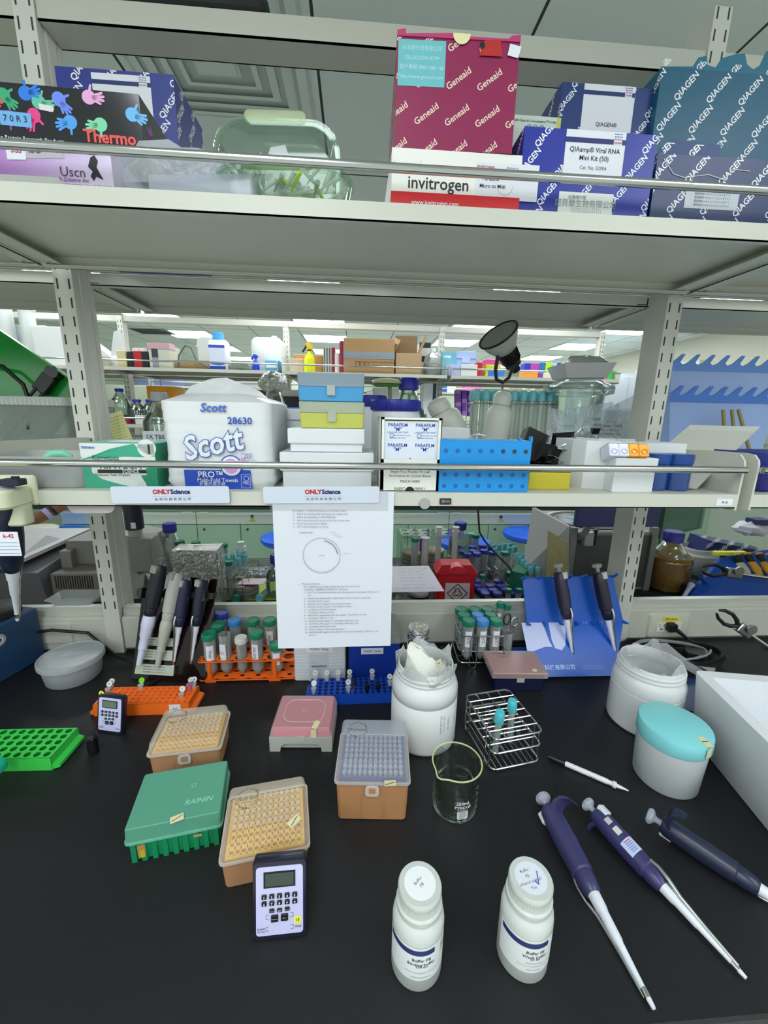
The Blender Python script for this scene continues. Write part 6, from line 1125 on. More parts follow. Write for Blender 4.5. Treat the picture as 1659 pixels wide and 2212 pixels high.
def squeeze(lab,base,top,r):
    t=thing('plastic_bottle',lab,'bottle',base); L=(Vector(top)-Vector(base)).length; m=C('#dfe2d8',.85,.35,'#e6e8e0',.1); g=G(); g.lathe([(r*.95,0),(r,.004),(r,L*.62),(r*.92,L*.68),(r*.6,L*.76),(r*.55,L*.8)],m,32); g.build('bottle_body',t)
    g=G(); g.lathe([(r*.66,L*.77),(r*.7,L*.78),(r*.7,L*.9),(r*.64,L*.94),(r*.45,L*.985),(r*.2,L)],m,28); g.build('cap',t); return aim(t,base,top)
squeeze('white squeeze bottle tipped to the right in front of the tube rack',AY(1065,955,1.17)+Vector((0,0,-.02)),AY(1088,845,1.16),.036)
squeeze('white squeeze bottle tipped to the left behind the dispenser carton',AY(995,955,1.17)+Vector((0,0,-.02)),AY(940,862,1.16),.045)
x,w,h=spb(945,1016,925,.95,SH2,930); g=G(); g.rbox(w,.1,h,M('#d7dadc',.5),.003,.001,cx=w/2,cy=.05); tag(g.build('cardboard_box',loc=(x,.95,SH2)),'low white box behind the sky-blue rack','box')
for k in range(4):
    g=G(); a=AY(1010+4*k,947-3*k,.9); b=AY(1036+5*k,936+2*k,.93); g.tube([a,b],.0012,PAPER,5); tag(g.build('white_stick'),'white plastic stick of the bundle beyond the sky-blue rack','stick','white sticks beyond the sky-blue rack')
# white jar with navy lid
def navyjar(lab,xl,xr,yl,yb,Y):
    a,w,h=spb(xl,xr,yl,Y,SH2); r=w/2; t=thing('plastic_jar',lab,'jar',(a+r,Y+r,SH2)); hl=h-(AY((xl+xr)/2,yb,Y).z-SH2); g=G(); g.lathe([(r*.93,0),(r*.97,.004),(r*.97,h-hl-.012),(r*.9,h-hl)],M('#dfe2e6',.4),36); g.build('jar_body',t); g=G(); g.lathe([(r*.98,h-hl),(r,h-hl+.002),(r,h-.003),(r*.97,h),(r*.9,h)],M('#1c2090',.4),36)
    for k in range(60): q=2*PI*k/60; g.box(-.0006,-.0006,h-hl+.002,.0006,.0006,h-.004,M('#1c2090',.4),Matrix.Translation((r*cos(q),r*sin(q),0)))
    g.build('lid',t)
navyjar('white jar with broad navy screw lid behind the dispenser carton',803,918,862,887,.90); navyjar('second white jar with navy lid, half hidden left of the first',770,838,853,878,1.17)
def mediabottle(lab,x,y0,yb,yc,Y,z0,r,capc='#2a34b8',liq=None,name='media_bottle',cat='bottle',capw=None,label=None):
    """y0 top of cap, yc bottom of cap"""
    c=AY(x,y0,Y); h=c.z-z0; hc=h-(AY(x,yc,Y).z-z0); t=thing(name,lab,cat,(c.x,Y+r,z0)); rc=capw or r*.42; g=G(); gm=C('#e2e8e8',.12,.06,'#eef4f3',.9); zs=h-hc
    g.lathe([(r*.9,0),(r,.005),(r,zs*.62),(r*.96,zs*.68),(rc*.95,zs*.93),(rc*.85,zs*.95),(rc*.85,zs),(rc*.8,zs),(r*.93,zs*.66),(r*.96,.008)],gm,32)
    if liq: g.lathe([(r*.9,.006),(r*.95,.01),(r*.95,zs*liq[1]),(0.001,zs*liq[1])],C(liq[0],.85,.15),28)
    if label: g.box(-r*.7,-r*1.0,zs*.3,r*.7,-r*.97,zs*.5,PAPER); g.text(label,.016,INK,FR(0,-r*1.01,zs*.4),.01)
    g.build('bottle_body',t); g=G(); g.lathe([(rc*.98,zs),(rc*1.08,zs+.002),(rc*1.06,h-.003),(rc*.98,h)],M(capc,.35),28)
    for k in range(36): q=2*PI*k/36; g.box(-.0005,-.0005,zs+.003,.0005,.0005,h-.004,M(capc,.4),Matrix.Translation((rc*1.07*cos(q),rc*1.07*sin(q),0)))
    g.build('cap',t); return t
mediabottle('clear glass bottle with tall blue cap behind the navy-lidded jar',889,813,900,840,1.2,SH2,.058,'#2228a8',capw=.027)
mediabottle('glass bottle marked 1X TBE behind the left edge of the towel pack',325,845,960,866,1.17,SH2,.047,'#b9bcc0',label='1X TBE')
t=thing('toy_melon','cream and green melon-shaped cap on a stalk behind the glass bottle','ornament',(AY(835,825,1.25).x,1.25,SH2)); z=AY(835,826,1.25).z-SH2; g=G(); blob(g,0,0,z,.045,.03,.012,M('#d8dcae',.4),.05,20,8,2,flat=.3); g.loft([[(.046*cos(q),.031*sin(q),z-.006) for q in [2*PI*i/20 for i in range(20)]],[(.03*cos(q),.02*sin(q),z-.013) for q in [2*PI*i/20 for i in range(20)]]],M('#6aa82c',.4)); g.build('melon_cap',t); g=G(); g.tube([(.01,0,z-.012),(.02,0,0)],.006,M('#8a9a70',.5),8); g.build('stalk',t)
g=G(); P=[AY(234,895,1.17),AY(262,887,1.17),AY(288,953,1.17),AY(246,957,1.17)]; o=P[3]; y_=M('#e2e2a0',.7)
dd=Vector((0,.001,0)); g.add([p-o for p in P]+[p-o+dd for p in P],[(3,2,1,0),(4,5,6,7),(0,1,5,4),(1,2,6,5),(2,3,7,6),(3,0,4,7)],y_); n_=(P[1]-P[0]).normalized(); dn=(P[0]-P[3]).normalized()
for k in range(8): g.text('mix 2x buffer 10 μl',.0045,M('#6a6a58'),frame(P[0]-o+n_*.02-dn*(.012+.008*k)+Vector((0,-.0006,0)),n_,dn),0)
tag(g.build('yellow_note',smooth=0,loc=o),'yellow printed note leaning beside the left rack post','note')
g=G(); a=AY(240,965,1.16); 
for k in range(3): g.tube([(-.03,0,.004*k),(.03,.01,.004*k+.002),(.1,0,.004*k)],.003,[STEEL,CLEARP,M('#3f78c8',.4)][k],6)
tag(g.build('metal_strips',loc=(a.x+.03,1.2,SH2+.004)),'thin metal and plastic strips lying behind the wiper box','strips',kind='stuff')
# foil bottle and boxes behind towels
t=mediabottle('foil-topped bottle with black and white label behind the towel pack',584,806,960,830,1.25,SH2,.04,'#bdbdbb'); 
g=G(); blob(g,0,0,0,.042,.04,.03,FOIL,.15,24,10,7); o=g.build('foil_cap',t,.4); o.location=(0,0,AY(584,816,1.25).z-SH2-.01); g=G(); g.box(-.035,-.0415,.02,.035,-.04,.10,M('#55584c'));
for k in range(6): g.box(-.03,-.042,.025+.012*k,.025,-.0415,.031+.012*k,M('#c8cbb4'))
g.build('label',t,0)
x,w,h=spb(586,612,895,1.0,SH2); g=G(); g.rbox(w+.02,.08,h,M('#cfcfcf',.5),.003,.001,cx=w/2,cy=.04); tag(g.build('cardboard_box',loc=(x,1.0,SH2)),'grey-white box glimpsed between the towels and the box stack','box') if 0 else None
# desiccator bowl, tray, bag on top
c=AY(1248,905,1.24); zb=SH2; R0=(AY(1310,880,1.24).x-AY(1187,880,1.24).x)/2; h1=AY(1248,838,1.24).z-zb
t=thing('glass_desiccator','big clear glass desiccator bowl with broad flange on the rear shelf','desiccator',(c.x,1.26,zb)); g=G(); dg=C('#dfe6e4',.12,.04,'#f0f6f4',.8); g.lathe([(R0*.5,0),(R0*.6,.004),(R0*.75,h1*.35),(R0*.86,h1*.9),(R0*1.12,h1*.93),(R0*1.14,h1),(R0*1.0,h1),(R0*.84,h1*.97),(R0*.82,h1*.9),(R0*.7,h1*.4)],dg,48); g.build('bowl',t)
g=G(); hl=AY(1248,818,1.24).z-zb; g.lathe([(R0*1.13,h1+.0005),(R0*1.12,h1+.006),(R0*.9,h1+.012),(R0*.7,hl-.004),(R0*.3,hl)],dg,48); g.build('lid',t)
ztr=hl+zb+.001; hh=AY(1245,787,1.24).z-ztr; w=AY(1300,800,1.24).x-AY(1190,800,1.24).x; t=thing('white_tray','grey-white plastic tray tilted on top of the glass desiccator','tray',(c.x,1.26,ztr),rad(-3)); t.rotation_euler[1]=rad(-2); g=G(); g.rbox(w*.82,.10,hh,M('#dfe0e2',.5),.01,.002,tw=w,td=.13,hollow=.003,n=4); g.build('tray_body',t)
g=G(); blob(g,.01,0,.015,w*.42,.04,.022,M('#d9dadb',.3,.3,0,.1,60),.3,28,10,6); tag(g.build('foil_bag',loc=(c.x,1.26,ztr+hh-.012)),'crumpled silver-white bag lying in the tray on the desiccator','bag')
# zip bags
def bag(lab,P,m,txt=None,seed=1):
    g=G(); n=10; A,B,Cc,D=[Vector(p) for p in P]; R=random.Random(seed); ph=R.uniform(0,6); vs=[];fs=[]
    for s in (0,1):
        for j in range(n+1):
            for i in range(n+1):
                u,v=i/n,j/n; p=(A*(1-u)+B*u)*(1-v)+(D*(1-u)+Cc*u)*v; b=(.012*sin(PI*u)*sin(PI*v)+.004*sin(9*u+ph)*sin(8*v+ph)+.003*sin(17*u*v+ph)); vs.append(p+Vector((0,(-1 if s==0 else 1)*b,0))-A)
    for s in (0,1):
        for j in range(n):
            for i in range(n): a=s*(n+1)**2+j*(n+1)+i; q=(a,a+1,a+n+2,a+n+1); fs.append(q if s==0 else q[::-1])
    g.add(vs,fs,m)
    if txt:
        ux=(B-A).normalized(); up=(D-A).normalized(); ce=(A+B+Cc+D)/4-A
        for k,s_ in enumerate(txt): g.text(s_,.011,INK,frame(ce+Vector((0,-.016,0))-up*(.016*k-.01),ux,(up-ux*up.dot(ux)).normalized()),0,.2)
    return tag(g.build('zip_bag',smooth=1.2,loc=A),lab,'bag')
ZB=C('#e6ebee',.22,.08,'#f0f4f6',.9,.9,60)
bag('clear zip bag with black binder clip standing on the rear shelf',[AY(1240,955,1.16),AY(1320,950,1.16),AY(1325,868,1.18),AY(1245,880,1.18)],ZB,['SIZE','FILM'],3)
bag('big clear printed bag of petri dishes right of the desiccator',[AY(1250,960,1.14),AY(1350,960,1.15),AY(1388,845,1.2),AY(1262,905,1.2)],ZB,['10 mm','CLEARICTURE','60 x 15 mm','BOITES DE GP'],5)
bag('clear bag with printed table leaning on the right rack post',[AY(1310,960,1.2),AY(1385,955,1.2),AY(1380,880,1.22),AY(1318,885,1.22)],ZB,['— — —','— —'],8)
g=G(); c_=AY(1155,935,1.3); bag('loose clear plastic bags under the desiccator',[AY(1180,958,1.16),AY(1245,958,1.16),AY(1250,895,1.18),AY(1185,880,1.18)],ZB,None,9)
# binder clips
def clip(lab,p,s,rot,grp='black binder clips on the shelf'):
    t=thing('binder_clip',lab,'clip',p); t.rotation_euler=rot; g=G(); w=s*.9; g.loft([[(x,y,z) for x,y,z in ((-w/2,-s*.42*q,zz),(w/2,-s*.42*q,zz),(w/2,s*.42*q,zz),(-w/2,s*.42*q,zz))] for q,zz in ((1,0),(.04,s*.72))],M('#131315',.3),(1,0)); g.tube([(-w/2,0,s*.73),(w/2,0,s*.73)],s*.035,BLACK,6); g.build('clip_body',t,.5)
    for sg in (1,-1): g=G(); g.tube([(-s*.2,sg*.01*s,s*.74),(-s*.12,sg*s*.12,s*1.05),(-s*.2,sg*s*.2,s*1.35),(0,sg*s*.24,s*1.5),(s*.2,sg*s*.2,s*1.35),(s*.12,sg*s*.12,s*1.05),(s*.2,sg*.01*s,s*.74)],s*.03,CHROME,6); g.build('wire_handle',t)
    return t
Yc=.86
for k,(x,y,s,r) in enumerate(((1125,955,.068,(.5,1.9,.3)),(1165,985,.062,(1.2,.4,.6)),(1205,995,.058,(1.7,-.5,.2)),(1205,965,.052,(.9,.9,1.2)),(1175,1010,.055,(1.4,1.6,.1)))):
    clip('big black binder clip, '+['lying open at the left of the heap','second from the left in the heap','front right of the heap','at the back right of the heap','lowest in the heap'][k],AY(x,y,Yc+.01*k),s,r)
clip('small black binder clip gripping the zip bag',AY(1287,925,1.13),.022,(PI,0,0))
x,w,h=spb(1105,1238,985,.85,SH2,1000); g=G(); g.rbox(w,.12,max(h,.02),C('#3a3632',.75,.3),.004,.001,cx=w/2,cy=.06,hollow=.002); tag(g.build('smoky_tray',loc=(x,.85,SH2)),'dark smoky tray under the binder clips','tray')
# --- on the rear worktop, behind the trunking
# left instrument with sloping lid
t=thing('centrifuge','dark grey benchtop instrument with sloping pale lid, left behind the trunking','instrument',(0,0,0)); DG=M('#6a686d',.5); LGy=M('#c3c2c4',.4)
Yf=1.34; a=AY(-60,1300,Yf).x; b=AY(105,1290,Yf).x; zt=AY(60,1238,Yf).z
g=G(); b2=b-.02; Yr=1.62; g.loft([[(a,Yf,0),(b,Yf,0),(b,Yr,0),(a,Yr,0)],[(a,Yf,zt),(b2-.0,Yf,zt),(b,Yr,zt+.05),(a,Yr,zt+.05)]],DG); g.build('housing',t,0)
g=G(); g.loft([[(a,Yf-.015,zt+.022),(b2-.07,Yf-.015,zt+.022),(b-.003,Yr-.01,zt+.066),(a,Yr,zt+.062)],[(a,Yf-.015,zt+.034),(b2-.07,Yf-.015,zt+.034),(b-.003,Yr-.01,zt+.078),(a,Yr,zt+.074)]],LGy); 
g.loft([[(a,Yf+.03,zt+.034),(b-.1,Yf+.02,zt+.036),(b-.05,Yr-.1,zt+.06),(a,Yr-.05,zt+.06)],[(a,Yf+.12,zt+.07),(b-.14,Yf+.12,zt+.07),(b-.09,Yr-.12,zt+.082),(a,Yr-.1,zt+.08)]],LGy); g.build('lid',t,0)
# vented grey block + motor behind
a,w,h=spb(108,212,1240,1.36,0,1260); t=thing('power_supply','grey vented instrument housing behind the trunking beside the left post','instrument',(a,1.36,0)); g=G(); gy=M('#86827a',.5); g.rbox(w+.05,.24,h,gy,.01,.004,cx=(w+.05)/2,cy=.12)
for k in range(16): g.box(.018+.0078*k,-.0012,h*.5,.0215+.0078*k,.0,h*.94,M('#2e2c2a'))
g.build('housing',t,.5); g=G(); a2,w2,h2=spb(168,215,1160,1.5,h,1200); g.rbox(w2+.05,.14,h2,M('#8d8a84',.5),.006,.003,cx=a2-a+.06,cy=.16,z0=h); g.box(a2-a-.005,.06,h,a2-a+.03,.1,h+.06,M('#8d8a84')); g.build('motor_block',t,.5)
# scope-like instrument right of the left post
t=thing('microscope','beige-grey instrument with dark cylinder on top, right of the left post','instrument',(0,0,0)); bg=M('#8c8a84',.5); Yi=1.38
a=AY(255,1300,Yi).x; b=AY(352,1300,Yi).x; g=G(); g.loft([[(a,Yi,0),(b,Yi+.02,0),(b,Yi+.3,0),(a,Yi+.3,0)],[(a,Yi+.02,.13),(b-.03,Yi+.05,.13),(b-.03,Yi+.25,.13),(a,Yi+.25,.13)],[(a,Yi+.05,.22),(b-.06,Yi+.07,.2),(b-.06,Yi+.2,.2),(a,Yi+.2,.22)]],M('#a3a19b',.5)); 
for k in range(12): g.box(b-.085+.007*k,Yi+.02,.085+.003*k,b-.0815+.007*k,Yi+.026,.105+.003*k,M('#6a6862'))
g.build('base',t,0)
x0=AY(276,1200,Yi-.04).x; x1=AY(326,1200,Yi-.04).x; z1=AY(300,1165,Yi-.04).z; z0=AY(300,1238,Yi-.04).z; g=G(); g.rbox(x1-x0,.07,z1-z0,bg,.008,.003,cx=(x0+x1)/2,cy=Yi,z0=z0); g.build('head_block',t,.5)
r=(AY(306,1120,Yi).x-AY(270,1120,Yi).x)/2; cx=AY(289,1120,Yi).x; zb=AY(289,1142,Yi).z; g=G(); g.cyl(r*1.05,zb,zb+.1,M('#1b1c30',.35),28,cx=cx,cy=Yi); g.box(cx+.003,Yi-r*1.08,zb+.008,cx+.018,Yi-r*1.02,zb+.028,PAPER); g.build('dark_cylinder',t)
g=G(); g.cyl(r*.8,z1-.002,zb+.001,M('#a5a29a',.5),24,cx=cx,cy=Yi); g.build('collar',t); g=G(); p=AY(335,1225,Yi); g.box(p.x-.008,p.y-.0,p.z-.02,p.x+.008,p.y+.002,p.z+.02,M('#e6d860')); g.disc(.005,M('#c84a30'),FR(p.x,p.y-.0005,p.z),10); g.build('warning_sticker',t,0)
# bucket
p=AY(97,1135,1.75); r=(AY(137,1140,1.75).x-AY(55,1140,1.75).x)/2
zb=.09; t=thing('plastic_bucket','translucent blue-violet tub with cream lid at the left, behind the grey instrument','bucket',(p.x,1.70,0)); hb_=AY(97,1148,1.75-r).z; g=G(); g.lathe([(r*.8,0),(r*.85,.004),(r*.93,hb_)],C('#8c9cc8',.8,.3,'#a8b4d8'),36); g.build('tub_body',t); g=G(); g.lathe([(r*.95,hb_-.012),(r,hb_-.01),(r,hb_+.004),(r*.9,hb_+.008),(0.001,hb_+.008)],M('#cfd0be',.4),36); g.build('lid',t)
# shallow clear tray on ledge left
p=AY(190,1300,1.085); t=thing('clear_tray','clear plastic tray lying on the trunking left of the left post','tray',(AY(178,1300,1.12).x,1.10,.127)); g=G(); g.rbox(.10,.05,.018,CLEARP,.012,.002,tw=.125,td=.075,hollow=.0015,n=5); g.build('tray_body',t)
# blue-capped bottle, foil box, tubes
mediabottle('clear glass bottle with blue cap standing behind the foil-wrapped rack',353,1137,1260,1157,1.5,0,.047,'#3a36b0',capw=.022)
a,w,h=spb(372,470,1190,1.30,0,1225); z0=AY(420,1232,1.3).z-.03
g=G(); R=random.Random(3); n=16; vs=[]
rg=[]
for z in [0,.01]+[.012+ (h-.012)*k/6 for k in range(7)]: rg.append([(x+w/2+R.uniform(-.004,.004),y+.04+R.uniform(-.004,.004),z+R.uniform(-.002,.002)*(z>0)) for x,y in rrect(w,.08,.006,4)])
rg.append([(x+w/2,y+.04+R.uniform(-.002,.002),h+R.uniform(-.001,.003)) for x,y in rrect(w*.8,.05,.006,4)]); rg.append([(x+w/2,y+.04,h+R.uniform(-.001,.003)) for x,y in rrect(w*.3,.02,.004,4)])
g.loft(rg,FOIL); tag(g.build('foil_wrapped_rack',smooth=.3,loc=(a,1.30,0)),'aluminium-foil-wrapped box behind the hanging pipettes','box')
def fal2(lab,x,y,Y,col=GC,r=.0142,grp=None,liq=None,lean=(0,0)):
    c=AY(x,y,Y); h=c.z-.006; return falcon(lab,(c.x,Y,.004),h=max(h,.05),r=r,cap=col,lean=lean,liq=liq,grp=grp)
fal2('green-capped tube tilted behind the foil-wrapped box, leftmost',393,1168,1.52,lean=(0,-.05),liq=('#d8c8a0',.8)); fal2('green-capped tube behind the foil-wrapped box, second',423,1170,1.55); fal2('green-capped tube behind the foil-wrapped box, lower one',430,1182,1.46); fal2('green-capped tube behind the foil-wrapped box, rightmost',482,1175,1.55); fal2('dark green-capped slim tube leaning behind the wire rack',458,1186,1.6,r=.010,lean=(0,.3)); fal2('narrow green-capped tube in the wire rack of turquoise tubes',494,1213,1.36,r=.009)
def minitubes(lab,pts,Y,grp,col='#78cdd6',r=.0095,rackn=None):
    first=None
    for (x,y,dy) in pts:
        c=AY(x,y,Y+dy); h=c.z
        if first is None:
            first=t=thing('culture_tube',lab,'tube',(c.x,Y+dy,.004),0,grp); g=G(); g.lathe([(.002,0),(r*.7,.006),(r*.72,h-.03)],C('#dfe6e2',.3,.15),12); g.build('tube_body',t); g=G(); g.lathe([(r*.9,h-.034),(r,h-.033),(r,h-.008),(r*.75,h-.004),(r*.7,h-.006)],C(col,.86,.3,col),16); g.build('cap',t); CH[t.name]=list(t.children); t['h0']=h; del t['h0']; h0=h
        else: d=dup(first,(c.x,Y+dy,.004)); d.scale=(1,1,h/h0)
minitubes('turquoise-capped tube in the wire rack right of the foil-wrapped box',[(470,1193,.14),(486,1197,.14),(502,1196,.14),(516,1194,.14),(529,1198,.14),(471,1206,.1),(486,1210,.1),(500,1210,.1),(515,1205,.1),(470,1218,.06),(486,1222,.06)],1.36,'turquoise-capped tubes in the left wire rack')
t=thing('wire_rack','wire rack holding turquoise-capped tubes right of the foil-wrapped box','rack',(AY(500,1250,1.46).x+.01,1.44,0),rad(-6)); 
for z in (.006,.05,.085):
    g=G(); g.tube([(x,y,z) for x,y in rrect(.135,.17,.006,3)],.0014,M('#a89a70',.3,1),6,1)
    for i in range(1,6): g.tube([(-.0675+.0225*i,-.085,z),(-.0675+.0225*i,.085,z)],.0008,STEEL,5)
    for i in range(1,8): g.tube([(-.0675,-.085+.0212*i,z),(.0675,-.085+.0212*i,z)],.0008,STEEL,5)
    g.build('wire_tier',t)
for sx in (-1,1):
    for sy in (-1,-.33,.33,1): g=G(); g.tube([(sx*.069,sy*.085,.001),(sx*.069,sy*.085,.09)],.0013,M('#a89a70',.3,1),5); g.build('leg',t)
c=AY(520,1170,1.55); t=thing('dropper_bottle','small white-capped bottle with dark band behind the turquoise tubes','bottle',(c.x,1.55,0)); g=G(); g.cyl(.019,0,c.z-.035,C('#dfe3e6',.6,.3),20); g.cyl(.0195,c.z-.06,c.z-.053,M('#26282e'),20); g.build('bottle_body',t); g=G(); g.cyl(.018,c.z-.036,c.z-.018,M('#e9ebec',.4),20); g.cyl(.0135,c.z-.018,c.z,M('#e9ebec',.4),20); g.build('cap',t)
g=G(); g.rbox(.16,.1,.03,C('#d8dfdc',.4,.2),.012,.002,hollow=.0015,n=4,tw=.175,td=.115); p=AY(450,1200,1.72); tag(g.build('clear_tray',loc=(p.x,1.70,.06)),'clear plastic tray standing beyond the green-capped tubes','tray') if 0 else None
# tilted tray with vials, dishes, flask
t=thing('clear_tray','clear lidded tray at the rear, right of the turquoise tubes','tray',(AY(560,1215,1.6).x-.01,1.62,0),rad(-4)); g=G(); g.rbox(.13,.16,.03,C('#c8d8cc',.5,.2),.012,.002,hollow=.0015,n=4,tw=.14,td=.17); g.build('tray_body',t)
g=G(); g.rbox(.2,.16,.004,M('#9fc03a',.5),.004,.001); p=AY(545,1285,1.42); tag(g.build('green_mat',loc=(p.x,1.44,0)),'lime green printed mat under the petri dishes','mat')
first=None; R=random.Random(12)
for k in range(26):
    x=AY(530,1240,1.58).x+R.uniform(-.04,.12); y=1.555+R.uniform(-.03,.06)
    if first is None:
        first=t=thing('glass_vial','tiny clear vial with pale lid among the heap on the lime mat','vial',(x,y,.004),0,'tiny vials on the lime mat'); g=G(); g.cyl(.006,0,.02,CLEARP,10); g.build('vial_body',t); g=G(); g.cyl(.007,.019,.026,C('#c0bce8',.8,.3),10); g.build('cap',t); CH[t.name]=list(t.children)
    else: dup(first,(x,y,.004))
def petri(lab,x,yb,Y,r,n,col,z0=.002,lid=1,top=None):
    c=AY(x,yb,Y)
    for k in range(n):
        t=thing('petri_dish',lab+(', %s from bottom'%['one','two','three','four','five','six','seven'][k] if n>1 else ''),'petri dish',(c.x+.001*sin(k*3),Y,z0+k*.0155)); g=G(); g.lathe([(r*.97,0),(r*.97,.012),(r*.95,.012),(r*.95,.003)],CLEARP,28); g.lathe([(r*.94,.002),(r*.94,.008),(.001,.008)],C(col,.8,.2),28); g.build('dish_base',t); g=G(); g.lathe([(r,.004),(r,.015),(.001,.0153)],C('#f0f2ee',.15,.1,'#f6f6f0',.6),28); g.build('lid',t)
petri('petri dish with pale brown agar',533,1280,1.40,.044,3,'#b08a5c')
g=G(); g.poly([(-.05,-.02,0),(.045,-.03,.004),(.05,.03,.002),(-.04,.035,0)],M('#e0c4d4',.6)); g.poly([(-.05,-.02,-.001),(-.04,.035,-.001),(.05,.03,.001),(.045,-.03,.003)],M('#e0c4d4',.6)); p=AY(545,1258,1.4); tag(g.build('pink_paper',smooth=0,loc=(p.x,1.40,.053)),'pale pink paper sheet on the brown petri dishes','paper')
mediabottle('tilted glass bottle half hidden behind the protocol sheet',592,1205,1290,1225,1.36,0,.04,'#2a34a0',capw=.02)
t=thing('reagent_bottle','dark glass bottle with white label behind the smoked pipette stand','bottle',(AY(455,1290,1.33).x,1.36,0)); g=G(); g.lathe([(.036,0),(.038,.004),(.038,.075),(.03,.095),(.016,.105),(.016,.115)],C('#3a3a3c',.75,.08),30); g.build('bottle_body',t); g=G(); g.loft([[(.0385*sin(q),-.0385*cos(q),z) for q in [-.5+.1*i for i in range(13)]]+[(.038*sin(q),-.038*cos(q),z) for q in [.7-.1*i for i in range(13)]] for z in (.01,.065)],PAPER); g.text('OD',.02,INK,FR(.01,-.0392,.05),0); g.build('label',t,0); g=G(); g.cyl(.018,.114,.128,C('#9cc4d8',.8,.3),20); g.build('cap',t)
t=falcon('turquoise-capped tube lying on the lime mat, left',(0,0,0),h=.08,r=.012,cap='#1a9080'); aim(t,(AY(512,1290,1.33).x,1.42,.014),(AY(507,1290,1.33).x,1.335,.016),0)
t=falcon('turquoise-capped tube lying on the lime mat, right',(0,0,0),h=.08,r=.012,cap='#7acdd2'); aim(t,(AY(563,1290,1.33).x+.01,1.42,.014),(AY(557,1290,1.33).x,1.335,.016),0)
# paper, sharps box
g=G(); P=[AY(780,1305,1.30),AY(958,1297,1.24),AY(925,1243,1.45),AY(780,1240,1.45)]
P=[Vector((AY(770,1300,1.2).x,1.13,.128)),Vector((AY(958,1297,1.14).x,1.135,.129)),Vector((AY(925,1243,1.36).x,1.36,.125)),Vector((AY(770,1240,1.36).x,1.35,.125))]
vs=[p-P[0] for p in P]; g.add(vs+[v+Vector((0,0,.0006)) for v in vs],[(3,2,1,0),(4,5,6,7),(0,1,5,4),(1,2,6,5),(2,3,7,6),(3,0,4,7)],M('#dcd8e4',.65)); ux=(P[1]-P[0]).normalized()
for k in range(7): g.text(random.choice(['1.2 mM  0.5   H2 14  + 10 μl','H: 14 × 10   H1 H3 H4 H5','stock  ratio  2000','14: 10  12 15 11 10 8']),.010,M('#7a7890'),frame((P[1]-P[0])*.68+(P[3]-P[0])*(.12+.125*k)+Vector((0,0,.0009)),ux,(0,1,0)),0,.2)
tag(g.build('handwritten_sheet',smooth=0,loc=P[0]),'white sheet with handwriting lying behind the protocol sheet','paper')
a=AY(942,1298,1.32); b=AY(1026,1298,1.32); w=b.x-a.x; h=AY(985,1240,1.32).z; t=thing('sharps_box','red sharps container with biohazard label behind the trunking','box',((a.x+b.x)/2,1.36,0),rad(-3)); RD=M('#c81e2c',.35,0,0,.04,60); g=G(); g.rbox(w*.93,.085,h,RD,.008,.003,tw=w*.98,td=.09,n=4); g.build('box_body',t)
g=G(); g.rbox(w*1.06,.1,.012,RD,.01,.003,z0=h-.004,n=4); g.rbox(w*1.0,.094,.024,RD,.01,.003,z0=h+.006,tw=w*.8,td=.07,n=4); l=g.build('lid',t); g=G(); 
g.loft([[(.032*cos(q),-.05+.0,h+.002+.03*sin(q)) for q in [PI*i/12 for i in range(13)]],[(.032*cos(q),-.02,h+.008+.03*sin(q)) for q in [PI*i/12 for i in range(13)]]],M('#d42634',.35)); g.build('flap',l,.6)
g=G(); T=FR(0.005,-.0455,h*.38); s=w*.62; g.poly([(-s/2,-s*.5,0),(s/2,-s*.5,0),(s/2,s*.42,0),(-s/2,s*.42,0)],M('#d8c8c8'),T)
for q0,q1,c_ in ((.47,.44,INK),): g.add([(q0*s*cos(a_)*.92,q0*s*sin(a_)*.92-.002,.0004) for a_ in (0,PI/2,PI,PI*1.5)]+[(q1*s*cos(a_)*.86,q1*s*sin(a_)*.86-.002,.0004) for a_ in (0,PI/2,PI,PI*1.5)],[(k,(k+1)%4,4+(k+1)%4,4+k) for k in range(4)],c_,T)
for k in range(3): q=PI/2+2*PI*k/3; g.ring(s*.075,s*.11,INK,T@Matrix.Translation((s*.1*cos(q),s*.1*sin(q)-.0,.0005)),16,0,q-2.3,q+2.3)
g.ring(s*.09,s*.11,INK,T@Matrix.Translation((0,0,.0006)),16); g.disc(s*.035,M('#d8c8c8'),T,10,.0008)
g.text('生物醫療廢棄物',.0075,INK,T@Matrix.Translation((0,-s*.3,.0003)),0); g.text('BIOHAZARD',.005,INK,T@Matrix.Translation((0,-s*.42,.0003)),0); g.build('biohazard_label',t,0)
